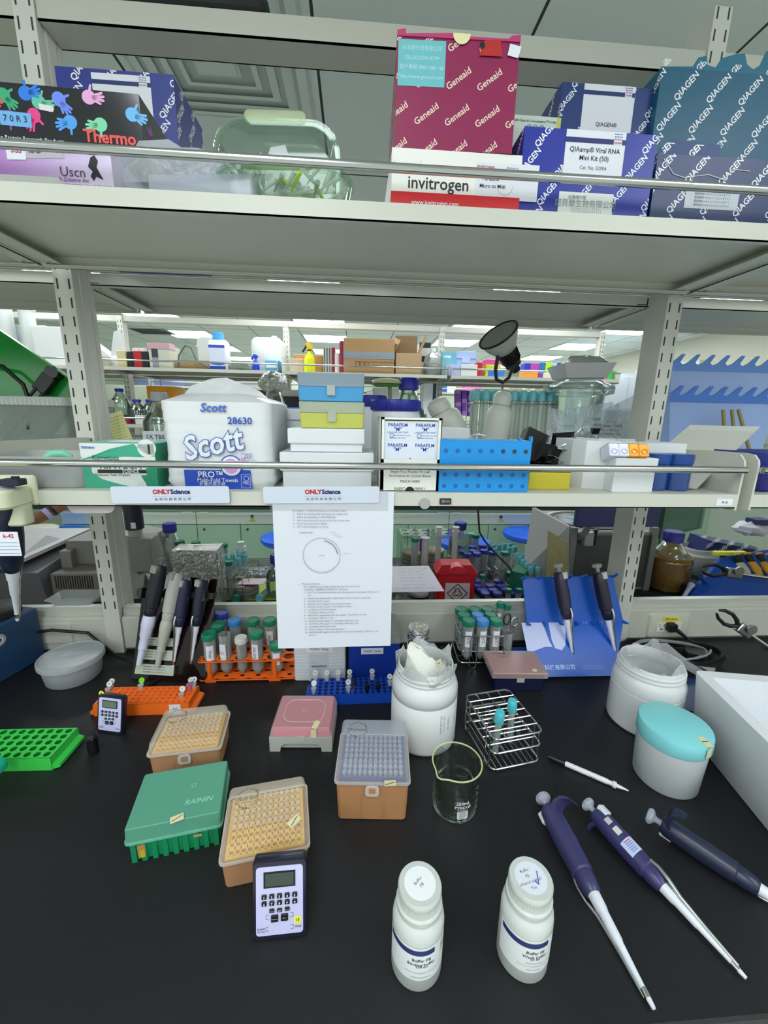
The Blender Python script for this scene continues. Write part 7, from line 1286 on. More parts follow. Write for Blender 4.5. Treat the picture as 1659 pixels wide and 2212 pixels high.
# acrylic rack with columns
Ya=1.50; a=AY(866,1200,Ya).x; b=AY(1008,1200,Ya+.02).x; zt=AY(930,1165,Ya).z; t=thing('acrylic_rack','clear acrylic column rack with round holes in its top, behind the red box','rack',((a+b)/2,Ya+.08,0)); w=b-a; AC=C('#e3ebe8',.14,.05,'#eef5f2',.6)
g=G(); g.holes(6,3,w/6.3,.15/3.2,.0125,.004,AC,z=zt,n=16,floor=0,mx=.004,my=.004); g.build('top_plate',t,.4)
for sx in (-1,1): g=G(); g.box(sx*w/2-.002,-.078,0,sx*w/2+.002,.078,zt-.004,AC); g.build('side_panel',t,0)
g=G(); g.box(-w/2,.075,.02,w/2,.078,zt-.004,AC); g.build('back_panel',t,0)
def column(lab,x,yt,yb,Y,col,cap=1,r=.011):
    c=AY(x,yt,Y); zb=AY(x,yb,Y).z; t=thing('syringe_column',lab,'column',(c.x,Y,zb)); L=c.z-zb; g=G(); g.lathe([(.0012,0),(.002,.012),(r,.02),(r,L-.02),(r*1.3,L-.02),(r*1.3,L-.017)],C(col,.75,.3),16); g.build('barrel',t)
    if cap: g=G(); g.lathe([(r*.9,L-.02),(r*.9,L-.004),(r*1.35,L-.003),(r*1.35,L),(r*.5,L)],M('#d8dadb',.4),16); g.build('plunger',t)
column('white syringe column with plunger, left one in the acrylic rack',949,1138,1225,1.55,'#dfe0dc'); column('white syringe column with plunger, right one in the acrylic rack',985,1138,1225,1.52,'#e6e8e4'); column('frosted column in front of the purple one',920,1152,1235,1.49,'#dfe3e6',0,.013); column('purple-filled column in the acrylic rack',912,1150,1200,1.54,'#a020b0',0,.009)
for (x,yb,Y,n,lab) in ((888,1245,1.62,6,'amber petri dish, left stack inside the acrylic rack'),(935,1245,1.64,6,'amber petri dish, middle stack inside the acrylic rack'),(968,1240,1.44,4,'amber petri dish, front stack right of the columns')): petri(lab,x,yb,Y,.042,n,'#d8a548')
fal2('green-capped tube in front of the acrylic rack',897,1162,1.45,r=.0125)
for k,(x,y) in enumerate(((852,1225),(868,1238),(845,1235),(850,1246))): fal2(['rear','right','left','front'][k]+' one of four green-capped tubes right of the protocol sheet',x,y,1.36,r=.0135)
petri('clear empty dish at the foot of the acrylic rack',905,1280,1.40,.04,1,'#d8dcd8')
mediabottle('amber bottle with navy cap behind the column rack',1001,1134,1250,1150,1.78,0,.05,'#2430a0',liq=('#a8742a',.5),capw=.026)
fal2('green-capped tube beside the navy-capped amber bottle',1028,1155,1.7); fal2('pale green-capped tube next to the navy-capped bottle',1018,1152,1.74,col='#7ac8a8')
# blue capped tubes
def capgroup(lab,grp,pts,Y,col,r):
    first=None
    for x,y,dy in pts:
        c=AY(x,y,Y+dy)
        if first is None: first=falcon(lab,(c.x,Y+dy,.004),h=c.z-.006,r=r,cap=col,grp=grp); CH[first.name]=list(first.children); h0=c.z-.006
        else: d=dup(first,(c.x,Y+dy,.004),random.uniform(-.5,.5)); d.scale=(1,1,max(.6,(c.z-.006)/h0))
BC='#3c48b4'
capgroup('blue-capped 50 ml tube in the rear wire rack right of the column rack','blue-capped tubes in the rear wire rack',[(998,1178,.2),(1020,1180,.2),(1042,1177,.2),(1062,1182,.2),(1000,1190,.14),(1022,1189,.14),(1046,1188,.14),(1010,1195,.08),(1030,1194,.08),(1065,1192,.14)],1.44,BC,.0135)
t=thing('wire_rack','wire rack under the blue-capped tubes behind the red box','rack',(AY(1040,1230,1.5).x,1.54,0)); 
for z in (.03,.075): 
    g=G(); g.tube([(x,y,z) for x,y in rrect(.15,.2,.006,3)],.0014,STEEL,6,1)
    for i in range(1,5): g.tube([(-.075+.03*i,-.1,z),(-.075+.03*i,.1,z)],.0009,STEEL,5)
    g.build('wire_tier',t)
for sx in (-1,1):
    for sy in (-1,1): g=G(); g.tube([(sx*.075,sy*.1,.001),(sx*.075,sy*.1,.078)],.0013,STEEL,5); g.build('leg',t)
capgroup('blue-capped 50 ml tube in the near cluster right of the red box','blue-capped tubes right of the red box',[(1030,1253,.1),(1075,1255,.12),(1118,1250,.12),(1033,1263,.07),(1058,1263,.07),(1083,1264,.07),(1040,1273,.04),(1065,1273,.04),(1092,1273,.04),(1117,1273,.04),(1048,1285,.01),(1075,1285,.01),(1102,1285,.01),(1125,1285,.01)],1.35,BC,.0142)
fal2('green-capped tube standing among the blue-capped ones',1098,1256,1.47); fal2('slim green-capped tube between the red box and the blue caps',1043,1242,1.44,r=.0095); fal2('slim green-capped tube in front of the blue caps, left',1098,1283,1.31,r=.0095); fal2('slim green-capped tube in front of the blue caps, right',1120,1283,1.31,r=.0095); fal2('green-capped tube with amber base in the rear wire rack',1091,1192,1.47,r=.0135,liq=('#c87a30',.3))
minitubes('turquoise-lidded tube in the far rack beside the leaning lid',[(1066,1176,.15),(1078,1175,.17),(1090,1174,.19),(1102,1173,.2),(1070,1184,.1),(1100,1182,.13),(1112,1180,.16)],1.5,'turquoise-lidded tubes beside the leaning lid',r=.011)
c0=AY(1140,1230,1.42)
t=thing('tube_rack','dark green foam rack of turquoise-capped tubes beside the leaning lid','rack',(c0.x-.005,1.45,0),rad(-38)); g=G(); hh=AY(1140,1225,1.42).z-.004; g.rbox(.055,.15,hh*.95,M('#0c7a58',.6),.006,.002); g.build('rack_body',t)
minitubes('turquoise-capped small tube in the dark green foam rack',[(1118,1194,.11),(1133,1195,.11),(1124,1201,.08),(1139,1203,.08),(1131,1209,.05),(1147,1210,.05),(1139,1216,.02),(1154,1217,.02),(1147,1224,-.01),(1163,1225,-.01)],1.42,'small tubes in the green foam rack',r=.010)
# black cord hanging over
g=G(); pts=[AY(1032,1090,1.40),AY(1034,1125,1.40),AY(1036,1150,1.38),AY(1048,1170,1.35),AY(1070,1195,1.32),AY(1100,1225,1.3),AY(1112,1250,1.28)]; g.tube(pts,.0035,BLACK,8); tag(g.build('hanging_cable'),'black cable hanging from the rear shelf across the blue-capped tubes','cable')
# big water bath with leaning lid and navy screen
t=thing('water_bath','grey floor-style centrifuge with open basin and leaning lid, right behind the trunking','instrument',(0,0,0)); Yw=1.42
xa=AY(1232,1200,Yw).x; xb=AY(1405,1200,Yw).x; zt=AY(1300,1150,Yw).z; gy=M('#8d8e8c',.45); dk=M('#4c4d4b',.4); g=G(); g.box(xa,Yw,0,xb,Yw+.36,zt,gy); g.box(xa+.012,Yw-.001,.01,xb-.012,Yw,zt-.012,dk); g.build('housing',t,0)
g=G(); cx=(xa+xb)/2+.0; cy=Yw+.18; g.T=Matrix.Translation((cx,cy,zt)); g.lathe([(.125,-.06),(.13,.0),(.15,.004),(.155,.0),(.155,-.002)],M('#1a1b1d',.25),40,cap=(1,0)); g.disc(.16,M('#d2d4d4',.4),None,40,.0006) if 0 else None
g.lathe([(.155,.001),(.17,.003),(.172,.0)],M('#cfd2d2',.4),40,cap=(0,0)); g.disc(.124,M('#16181a',.15),None,32,.0012)
for k in range(5): g.disc(.02,M('#5fc0dc',.5),Matrix.Translation((.07*cos(1.2*k),.07*sin(1.2*k),.002)),12)
g.build('basin',t)
P=[AY(1128,1235,1.46),AY(1228,1270,1.36),AY(1228,1137,1.38),AY(1150,1096,1.56)]; P[0].z=.0+.06; g=G(); n=Vector((0.012,.02,0)); g.add(P+[p+n for p in P],[(0,1,2,3),(7,6,5,4),(0,4,5,1),(1,5,6,2),(2,6,7,3),(3,7,4,0)],M('#b3b5b5',.4,0,0,.04,8)); 
uu=(P[1]-P[0]).normalized(); vv=(P[3]-P[0]).normalized(); nn=uu.cross(vv).normalized(); T=frame(P[0],uu,(vv-uu*vv.dot(uu)).normalized()); R=random.Random(4)
for k in range(22): g.disc(R.uniform(.001,.003),M('#55585c' if k%3 else '#e0e0e0'),T,7,.0006+.0001*k/22,R.uniform(.01,.06),R.uniform(.03,.17))
l=g.build('leaning_lid',t,0)
q=[AY(1176,1262,1.385),AY(1222,1262,1.35),AY(1222,1168,1.36),AY(1180,1143,1.41)]; q=[p+Vector((0,-.012,0)) for p in q]; g=G(); g.add(q+[p+Vector((.004,.006,0)) for p in q],[(0,1,2,3),(7,6,5,4),(0,4,5,1),(1,5,6,2),(2,6,7,3),(3,7,4,0)],M('#b0a878',.5,0,0,.25,60)); g.build('foam_panel',l,0)
g=G(); p=AY(1268,1160,Yw-.01); g.rbox(.035,.03,.05,M('#9a9b98',.4),.004,.002,cx=p.x,cy=Yw-.014,z0=p.z-.03); g.cyl(.008,p.z+.02,p.z+.03,BLACK,12,cx=p.x+.03,cy=Yw-.012); g.tube([(p.x+.03,Yw-.012,p.z+.025),(p.x+.03,Yw-.012,p.z-.03)],.006,BLACK,8); g.build('hinge',t,.5)
for xx in (xa-.004,xb-.006): g=G(); g.box(xx-.008,Yw-.012,.0,xx+.014,Yw+.01,zt+.02,M('#7a7b79',.4)); g.build('side_rail',t,0)
a=AY(1240,1137,1.36); b=AY(1418,1137,1.36); z1=AY(1300,1085,1.36).z+.05
t=thing('monitor','navy screen panel above the grey basin, under the shelf','screen',((a.x+b.x)/2,1.36,a.z)); w=b.x-a.x; g=G(); g.rbox(w,.02,z1-a.z,M('#222c66',.35),.003,.002); g.build('screen_panel',t,.5)
g=G(); g.tube([(-w*.3,.01,.01),(-w*.3,.03,-.03),(-w*.3,.06,-.06)],.012,M('#8a8b88',.4),8); g.build('support_arm',t)
# right: glass-fronted cabinet far behind, white carton, carboy, pipette carousel
mediabottle('large plastic carboy of amber liquid with navy cap, right of the right post',1492,1160,1300,1183,1.36,0,.078,'#33389c',liq=('#a87420',.72),capw=.032)
c=AY(1500,1185,1.62); t=thing('plastic_jar','open white wide-mouth jar behind the amber carboy','jar',(c.x+.01,1.62,0)); h=c.z+.01; g=G(); g.lathe([(.08,0),(.083,.005),(.083,h*.75),(.068,h*.84),(.068,h*.97),(.066,h),(.062,h),(.062,h*.8)],M('#d8dad8',.4),36); g.build('jar_body',t)
a=AY(1345,1245,1.55); t=thing('reagent_box','small white kit box with red and black stripe beyond the right post','box',(AY(1340,1245,1.6).x,1.62,0)); w=AY(1372,1240,1.6).x-AY(1340,1240,1.6).x+.06; g=G(); g.box(0,0,0,w,.09,.05,M('#c6c2c0')); g.box(-.0004,-.0004,.02,w+.0004,0,.034,M('#b82a30')); g.box(-.0004,-.0006,.012,w+.0004,0,.022,INK); g.box(0,0,.05,w,.09,.052,M('#b9b6e4')); g.build('carton',t,0)
A_=AY(1535,1180,1.55); t=thing('reagent_kit_box','navy and white printed kit box tilted on the rear bench at the right','box',(AY(1532,1195,1.55).x,1.58,.08),rad(-10)); t.rotation_euler=(0,rad(10),rad(-8)); g=G(); g.box(0,0,0,.27,.12,.07,M('#25306e',.4)); g.pattern('QIAGEN',.017,M(QM),FR(0,0,0),.27,.07,.062,.035,.7,.03); g.pattern('QIAGEN',.017,M(QM),TP(0,0,.07),.27,.12,.062,.035,.7,.03); g.build('carton',t,0)
g=G(); g.box(.02,-.05,-.0,.26,.1,.079,M('#3a3c40',.6)); tag(g.build('instrument_case',smooth=0,loc=(AY(1532,1195,1.55).x,1.6,0)),'dark case under the navy kit box','case')
g=G(); blob(g,.0,0,.03,.07,.05,.03,M('#e6e8ee',.6),.25,20,8,5); g.box(-.02,-.03,.05,.05,.02,.075,M('#28306c',.5)); tag(g.build('white_carton_heap',loc=(AY(1620,1185,1.6).x+.01,1.62,.16)),'crumpled white carton with navy corner at the right edge','box')
t=thing('pipette_carousel','blue pipette carousel with orange-marked pipette tops at the right edge','stand',(0,0,0)); P=[AY(1478,1300,1.27),AY(1680,1296,1.3),AY(1700,1180,1.42),AY(1560,1205,1.42)]; P[0].z=.004; P[1].z=.004
g=G(); n=Vector((0,.02,-.01)); g.add(P+[p+n for p in P],[(0,1,2,3),(7,6,5,4),(0,4,5,1),(1,5,6,2),(2,6,7,3),(3,7,4,0)],M('#0d4fb4',.35)); g.tube([AY(1512,1245,1.33),AY(1530,1262,1.34),AY(1560,1262,1.34)],.009,M('#0d4fb4',.35),8); g.build('blue_panel',t,0)
g=G(); y=M('#e8ec3c',.5); p=AY(1570,1195,1.42); g.rbox(.13,.02,.014,y,.002,.001,cx=p.x+.02,cy=1.43,z0=p.z-.01); g.build('yellow_strip',t,0)
for k,(x,yy) in enumerate(((1592,1200),(1616,1198),(1640,1198),(1660,1200))):
    p=AY(x,yy,1.40); tt=thing('pipette',['grey','orange','second orange','third orange'][k]+'-topped black pipette in the blue carousel','pipette',p); tt.rotation_euler=(rad(-35),0,0); g=G(); g.cyl(.0115,0,.008,M('#b9b4a4' if k==0 else '#d8982c',.4),18,r2=.011); g.build('push_button',tt); g=G(); g.cyl(.013,-.03,-.002,BLACK,16); g.cyl(.006,-.004,.002,BLACK,10); g.build('neck',tt); g=G(); g.loft([[(.015*cos(q),.012*sin(q),-.03) for q in [2*PI*i/18 for i in range(18)]],[(.017*cos(q),.013*sin(q)-.01,-.06) for q in [2*PI*i/18 for i in range(18)]],[(.011*cos(q),.009*sin(q)-.016,-.085) for q in [2*PI*i/18 for i in range(18)]]],M('#c9c6b4' if k==0 else '#dca436',.4)); g.build('handle',tt)
g=G(); g.lathe([(.002,0),(.006,.01),(.008,.08),(.012,.1)],M('#c9d2ec',.4),14); o=tag(g.build('white_funnel'),'white plastic funnel tip leaning on the blue carousel','funnel'); aim(o,AZ(1470,1300,.006)+Vector((0,-.0,0)),AZ(1470,1300,.006)+Vector((.075,.05,.045)))
g=G(); g.tube([Vector((.86,1.45,.005)),Vector((.93,1.34,.005)),Vector((1.02,1.24,.005))],.004,BLACK,8); tag(g.build('cable'),'black cable behind the trunking beside the right post','cable')
g=G(); blob(g,0,0,.02,.05,.04,.025,M('#141416',.5),.3,20,8,8); p=AY(1365,1290,1.2); tag(g.build('dark_cloth',loc=(p.x,1.25,0)),'dark bundle behind the trunking at the foot of the right post','bundle') if 0 else None
# ================================================================ SECOND BENCH ROW AND BEYOND
BX=[-3.16,-1.86,-.567,.726,2.12]; YB=3.30
BT=M('#a9aba8',.4)
g=G(); g.rbox(5.3,1.5,.03,M('#2b2d30',.4),.004,.003,cx=-.45,cy=3.66,z0=-.03); tag(g.build('bench_worktop'),'black worktop of the second bench row','worktop')
DW=M('#e8efe4',.5); GN_=M('#b4d6bc',.55)
for k in range(5):
    x0=-1.123+.909*(k-1); t=thing('base_cabinet',['leftmost','second','third','fourth','fifth','sixth'][k]+' drawer cabinet unit of the far bench, counted from the left','cabinet',(x0,2.93,-.9)); W=.909
    if x0+W>2.2: W=2.2-x0
    g=G(); g.box(0,0,.08,W,1.4,.869,GN_); g.box(.01,.05,0,W-.01,1.35,.08,M('#444',.7)); g.build('body',t,0)
    g=G(); g.box(.003,-.02,.765,W-.003,0,.848,DW); g.box(.003,-.026,.835,W-.003,-.02,.848,DW); d=g.build('drawer',t,0)
    g=G(); g.cyl(.011,0,.006,M('#50544c',.4,.6),14,T=FR(W*.43,-.021,.822)); g.box(W*.43-.012,-.0212,.802,W*.43+.012,-.0206,.805,INK); g.build('lock',d)
    g=G(); g.box(W*.43-.022,-.0212,.782,W*.43+.022,-.0206,.795,M('#e4dc30',.5)); g.build('yellow_label',d,0)
    g=G(); g.box(.02,-.03,.845,.09,-.0255,.855,M('#e6e8e0')); g.box(W-.09,-.03,.845,W-.02,-.0255,.855,M('#e6e8e0')); g.build('edge_clip',d,0)
    for j in range(3): g=G(); g.box(W/3*j+.003,-.018,.09,W/3*(j+1)-.003,0,.758,GN_); dd=g.build('door',t,0); g=G(); g.cyl(.009,0,.006,M('#3c4438'),10,T=FR(W/3*j+.05,-.019,.725)); g.build('lock',dd)
def stool(lab,x,y):
    z=-.15; c=AZ(x,y,z); t=thing('lab_stool',lab,'stool',(c.x,c.y,-.9)); h=.75; g=G(); BL=M('#1d62e0',.4); g.lathe([(.12,h-.045),(.165,h-.04),(.178,h-.02),(.175,h-.003),(.16,h),(.03,h-.004)],BL,40); 
    for q in range(4): g.disc(.008,M('#123a90'),Matrix.Translation((.08*cos(q*1.57),.08*sin(q*1.57),h+.001)),8)
    g.build('seat',t); g=G(); g.cyl(.025,.12,h-.04,CHROME,16); g.build('column',t)
    g=G(); g.tube([(.02,0,h-.06),(.12,-.06,h-.07),(.16,-.1,h-.08)],.006,BLACK,6); g.build('lever',t)
    for q in range(5): g=G(); a=2*PI*q/5; g.tube([(0,0,.13),(.12*cos(a),.12*sin(a),.1),(.23*cos(a),.23*sin(a),.05)],[.02,.017,.012],BLACK,8); g.cyl(.025,0,.05,BLACK,12,cx=.23*cos(a),cy=.23*sin(a)); g.build('foot',t)
stool('round blue stool seat at the left, beside the translucent tub',118,1150); stool('round blue stool seen left of the protocol sheet',622,1158); stool('round blue stool behind the column rack',1000,1165); stool('round blue stool right of the hanging cable',1142,1150)
# rack posts, beams, shelves
for i,x in enumerate(BX):
    t=thing('rack_post','far slotted rack post, '+['at the extreme left','behind the left near post','above the towels and coloured boxes','left of the clip lamp','right of the clip lamp'][i],'post',(x,3.64,0)); g=G(); g.box(-.021,0,0,.021,.07,1.37,CREAMB); dkk=M('#555b56',.8)
    for k in range(30):
        for s in (-1,1): g.box(s*.011-.002,-.001,.2+.0385*k,s*.011+.002,.0,.221+.0385*k,dkk)
    g.build('slotted_channel',t,0)
for i in range(4):
    x0,x1=BX[i],BX[i+1]; w_=['leftmost','left','middle','right'][i]
    g=G(); g.box(x0+.022,3.65,1.33,x1-.022,3.72,1.372,CREAM); tag(g.build('top_beam',smooth=0),'far rack top beam, %s bay'%w_,'beam')
    shelf(x0+.02,x1-.02,YB,3.63,SH3,'far upper rack shelf with chrome rail, %s bay'%w_,mid=1); shelf(x0+.02,x1-.02,4.08,3.72,SH3,'far upper rack shelf, rear side, %s bay'%w_,mid=1,plate=0)
    shelf(x0+.02,x1-.02,YB,3.63,.54,'far lower rack shelf with chrome rail, %s bay'%w_,mid=1)
g=G(); g.box(BX[0],3.66,0,BX[-1],3.70,.12,CREAM); tag(g.build('service_ledge',smooth=0),'cream trunking on the far bench','ledge')
def fb(name,lab,cat,xl,xr,yt,col,d=.2,Y=3.33,z0=SH3,yr=None,m=None,extra=None,grp=None,part='box_body'):
    a=AY(xl,yr or yt+15,Y).x; b=AY(xr,yr or yt+15,Y).x; w=b-a; h=AY((xl+xr)/2,yt,Y).z-z0; t=thing(name,lab,cat,(a,Y,z0),0,grp); g=G(); g.rbox(w,d,h,m or M(col,.5),.006,.003,cx=w/2,cy=d/2,n=2)
    if extra: extra(g,w,h)
    g.build(part,t,.5); return t,w,h
# left: measuring cylinders, bins
def cylinder(lab,x,yt,r,Y=3.45):
    c=AY(x,yt,Y); h=c.z-SH3; t=thing('measuring_cylinder',lab,'cylinder',(c.x,Y,SH3)); m=C('#dfe3e0',.62,.3,'#e8ecea',.3); g=G(); g.lathe([(r*1.7,0),(r*1.7,.015),(r*1.1,.03),(r,.05),(r,h-.01),(r*1.25,h),(r*1.1,h),(r*.9,h-.02),(r*.9,.06)],m,24); g.build('body',t)
cylinder('tall frosted measuring cylinder at the extreme left',2,650,.055); cylinder('tall frosted measuring cylinder, second from the left edge',55,668,.05)
t,w,h=fb('plastic_beaker','translucent bluish plastic beaker behind the measuring cylinders','beaker',28,100,702,'#c8d4dc',Y=3.52,m=C('#cfdbe2',.7,.3)); t,w,h=fb('plastic_bin','large white translucent plastic bin left of the near left post','bin',68,135,705,'#e0e2e0',Y=3.36,m=C('#e2e4e2',.88,.4)); fb('plastic_bin','low white plastic bin under the measuring cylinders','bin',-40,66,760,'#dcdedd',Y=3.34,m=C('#dcdedc',.85,.4))
g=G(); g.loft([[(-.12,0,0),(.12,0,0),(.12,.15,0),(-.12,.15,0)],[(-.12,0,.2),(.10,0,.03),(.10,.15,.03),(-.12,.15,.2)]],M('#dcdcd8',.5)); p=AY(222,780,3.36); tag(g.build('white_folder',smooth=0,loc=(p.x,3.40,SH3)),'white sloping document holder right of the near left post','folder')
g=G(); g.loft([[(-.03,0,0),(.09,0,0),(.09,.01,0),(-.03,.01,0)],[(.0,.02,.17),(.05,.02,.19),(.05,.03,.19),(.0,.03,.17)]],C('#e6e8ea',.6,.3)); p=AY(243,750,3.4); tag(g.build('clear_sleeve',smooth=0,loc=(p.x,3.42,SH3+.09)),'pointed clear sleeve sticking up behind the wooden box','sleeve')
fb('wooden_box','small pale wooden box on the far shelf, left','box',252,272,757,'#d8c694')
for k,(a,b,c) in enumerate(((275,289,'#17171a'),(288,306,'#c01e28'),(305,320,'#17171a'))): fb('tube_holder',['left black','red','right black'][k]+' holder block of white-topped tubes on the far shelf','rack',a,b,759 if k!=1 else 758,c)
for k in range(8):
    x=288+4*k; p=AY(x,752,3.38); g=G(); g.cyl(.008,0,.03,WHITE,8); tag(g.build('white_cap',loc=(p.x,3.38,SH3+AY(x,758,3.33).z-SH3)),'white tube cap above the black and red holders','cap','white tube caps above the black and red holders') if 0 else tag(g.build('small_tube',loc=(p.x,3.38+.0,AY(x,759,3.33).z)),'white-topped tube in the black and red holders','tube','white-topped tubes in the black and red holders')
t,w,h=fb('medicine_bag','beige carton bag with pink folded top and grey labels','bag',320,366,744,'#c9cab8',extra=lambda g,w,h:(g.box(-.004,-.004,h-.03,w+.004,.1,h+.012,M('#d3a4ae')),g.box(w*.16,-.003,h*.45,w*.45,0,h*.85,M('#3c3a4c')),g.box(w*.16,-.003,0,w*.45,0,h*.43,M('#9a9aa4'))))
g=G(); g.cyl(.035,-.16,.16,M('#a58a5c',.6),20,T=Matrix.Rotation(PI/2,4,'Y')); p=AY(412,775,3.4); tag(g.build('brown_roll',loc=(p.x,3.42,SH3+.036)),'brown paper roll lying on the far shelf','roll'); g=G(); g.tube([(-.1,0,.0),(-.09,0,.09),(-.04,0,.16),(.0,0,.15),(.04,0,.05),(.1,0,.02),(.14,0,0)],.006,M('#5a5c5c',.4),8); tag(g.build('cable',loc=(p.x+.02,3.36,SH3+.006)),'grey cable looped over the brown roll','cable')
def jerry(lab,xl,xr,yt,Y=3.48):
    a=AY(xl,760,Y).x; b=AY(xr,760,Y).x; w=b-a; h=AY((xl+xr)/2,yt,Y).z-SH3; t=thing('jerrycan',lab,'jerrycan',((a+b)/2,Y,SH3)); m=M('#d9dbd8',.4); g=G(); T=FR(0,0,h/2); g.loft([[(x,y,z) for x,y in rrect(w*q,h*q,.04,5)] for q,z in ((.94,-.0),(1,-.01),(1,.0))]+[[(x,y,-.14) for x,y in rrect(w,h,.04,5)]] if 0 else [[(x*q,y*q,z) for x,y in rrect(w,h,.045,5)] for q,z in ((.92,-.15),(1,-.14),(1,-.01),(.92,0))],m,(1,1),T); g.build('can_body',t); g=G(); g.cyl(.022,h-.005,h+.02,M('#d9dbd8',.4),16,cx=w*.2,cy=.07); g.build('cap',t)
jerry('white jerrycan behind the blue-capped reagent bottle',426,486,727); jerry('white jerrycan left of the far post',543,610,728)
a=AY(455,770,3.38); b=AY(492,770,3.38); w=b.x-a.x; h=AY(470,722,3.38).z-SH3; t=thing('reagent_bottle','white square reagent bottle with light blue cap and blue label, far shelf','bottle',((a.x+b.x)/2,3.38,SH3)); g=G(); g.rbox(w,.1,h*.82,M('#dde0e0',.4),.02,.01,n=4); g.build('bottle_body',t,.8); g=G(); g.cyl(w*.32,h*.82,h+.012,M('#4aa4dc',.4),20); g.cyl(w*.25,h*.78,h*.86,M('#dde0e0',.4),20); g.build('cap',t); g=G(); g.box(-w*.46,-.0512,.0,w*.46,-.05,h*.66,M('#d3d8ec')); g.box(-w*.46,-.052,h*.6,w*.46,-.0512,h*.68,M('#3a4cb4')); g.box(-w*.46,-.052,0,w*.46,-.0512,h*.1,M('#2a44b0')); g.add([(-w*.46,-.053,h*.15),(w*.0,-.053,h*.22),(w*.46,-.053,h*.15),(w*.1,-.053,h*.12)],[(0,1,2,3)],M('#3a60b8')); g.build('label',t,0)
def spray(lab,xl,xr,yt,yb,col,head,Y=3.38,trig='#222'):
    a=AY(xl,780,Y); b=AY(xr,780,Y); w=b.x-a.x; h=AY((xl+xr)/2,yt,Y).z-SH3; t=thing('spray_bottle',lab,'bottle',((a.x+b.x)/2,Y,SH3)); r=w/2; m=C(col,.9,.3,col); g=G(); g.lathe([(r*.95,0),(r,.01),(r,h*.42),(r*.85,h*.52),(r*.4,h*.64),(r*.32,h*.72)],m,24); g.build('bottle_body',t); g=G(); g.cyl(r*.36,h*.72,h*.77,BLACK,14); g.loft([[(-r*.25,-.012,h*.76),(r*.3,-.012,h*.76),(r*.3,.012,h*.76),(-r*.25,.012,h*.76)],[(-r*.6,-.014,h*.92),(r*.8,-.014,h*.88),(r*.8,.014,h*.88),(-r*.6,.014,h*.92)],[(-r*.5,-.012,h),(r*.2,-.012,h*.97),(r*.2,.012,h*.97),(-r*.5,.012,h)]],M(head,.4)); g.build('spray_head',t,.5); g=G(); g.tube([(-r*.5,0,h*.9),(-r*.9,0,h*.78),(-r*1.3,0,h*.68)],.008,M(trig,.4),8); g.build('trigger',t)
spray('yellow spray bottle with black trigger on the far shelf',657,680,740,797,'#e8ec10','#f0c818')
spray('small royal blue spray bottle on the far shelf',545,560,765,790,'#1c40d0','#1c40d0',trig='#1c40d0')
fb('tissue_pack','light blue tissue pack on the far shelf','tissues',572,604,778,'#6cb4e0',extra=lambda g,w,h:g.box(w*.1,-.002,h*.3,w*.8,0,h*.7,PAPER))
g=G(); blob(g,0,0,.03,.1,.05,.035,M('#7a8078',.5,0,0,.3,30),.3,20,8,4); p=AY(518,785,3.4); tag(g.build('cable_heap',loc=(p.x,3.4,SH3)),'grey tangle of leads between the reagent bottle and the blue sprayer','cables',kind='stuff')
fb('cardboard_box','small open brown carton behind the yellow spray bottle','box',635,697,766,'#b98a54',Y=3.5); fb('binder_box','white and brown papers box left of the yellow spray bottle','box',626,655,775,'#c8b49c',Y=3.42)
t,w,h=fb('striped_bag','clear bag with black and white striped contents on the far shelf','bag',698,717,750,'#b9bab0',Y=3.42,extra=lambda g,w,h:[g.box(w*(.1+.3*k),-.004,0,w*(.2+.3*k),0,h,M('#4c504c')) for k in range(3)]); fb('dark_red_box','dark red folder standing on the far shelf','folder',715,723,750,'#8a2440',Y=3.42); fb('white_box','narrow white carton right of the dark red folder','box',723,733,762,'#e6e8e0',Y=3.42)
t,w,h=fb('reagent_box','magenta-patterned carton left of the large brown carton','box',733,745,736,'#9a2b50',Y=3.38)
def ex(g,w,h):
    g.box(-.001,-.002,h*.42,w+.001,0,h*.62,M('#8b94a0')); g.text('"PERFECT" DISPOSABLE SYRINGE',h*.085,M('#aab0a8'),FR(w*.5,-.004,h*.52),.02)
    g.text('SURGICAL DISPOSABLE NEEDLES',h*.05,M('#5a4632'),FR(w*.76,-.003,h*.33),.01); g.text('Sterile By Ethylene Oxide Gas',h*.045,M('#5a4632'),FR(w*.76,-.003,h*.24),.01)
    for k in range(3): g.tube([(w*(.24+.09*k),-.003,h*.2),(w*(.31+.09*k),-.003,h*.2),(w*(.31+.09*k),-.003,h*.34),(w*(.24+.09*k),-.003,h*.34)],.0015,M('#5a4632'),4,1)
fb('cardboard_carton','large brown carton with grey printed band on the far shelf','box',742,853,731,'#a98558',d=.28,extra=ex)
t,w,h=fb('cardboard_carton','open brown carton with raised flaps right of the banded one','box',855,911,763,'#b0936c',d=.22)
bm1=M('#a98c64',.7); g=G(); hf=AY(880,724,3.5).z-SH3; g.box(.01,.2,h,w-.01,.206,hf,M('#8a7050',.7)); g.build('rear_flap',t,0)
g=G(); g.add([(0,.02,h),(0,.2,h),(-.0,.2,hf*.96),(.04,.06,h+.1)],[(0,1,2,3)],bm1); g.add([(.003,.02,h),(.003,.2,h),(.003,.2,hf*.96),(.043,.06,h+.1)],[(3,2,1,0)],bm1); g.build('left_flap',t,0)
g=G(); g.loft([[(w-.02,.0,h),(w-.015,.0,h),(w-.015,.2,h),(w-.02,.2,h)],[(w+.04,.0,h+.14),(w+.045,.0,h+.14),(w+.045,.12,h+.16),(w+.04,.12,h+.16)]],bm1); g.build('right_flap',t,0)
fb('reagent_box','white box with black bands behind the brown cartons','box',906,930,740,'#dcdcd8',Y=3.56,extra=lambda g,w,h:(g.box(-.001,-.002,h*.85,w,0,h,INK),g.box(-.001,-.002,h*.45,w,0,h*.62,INK)))
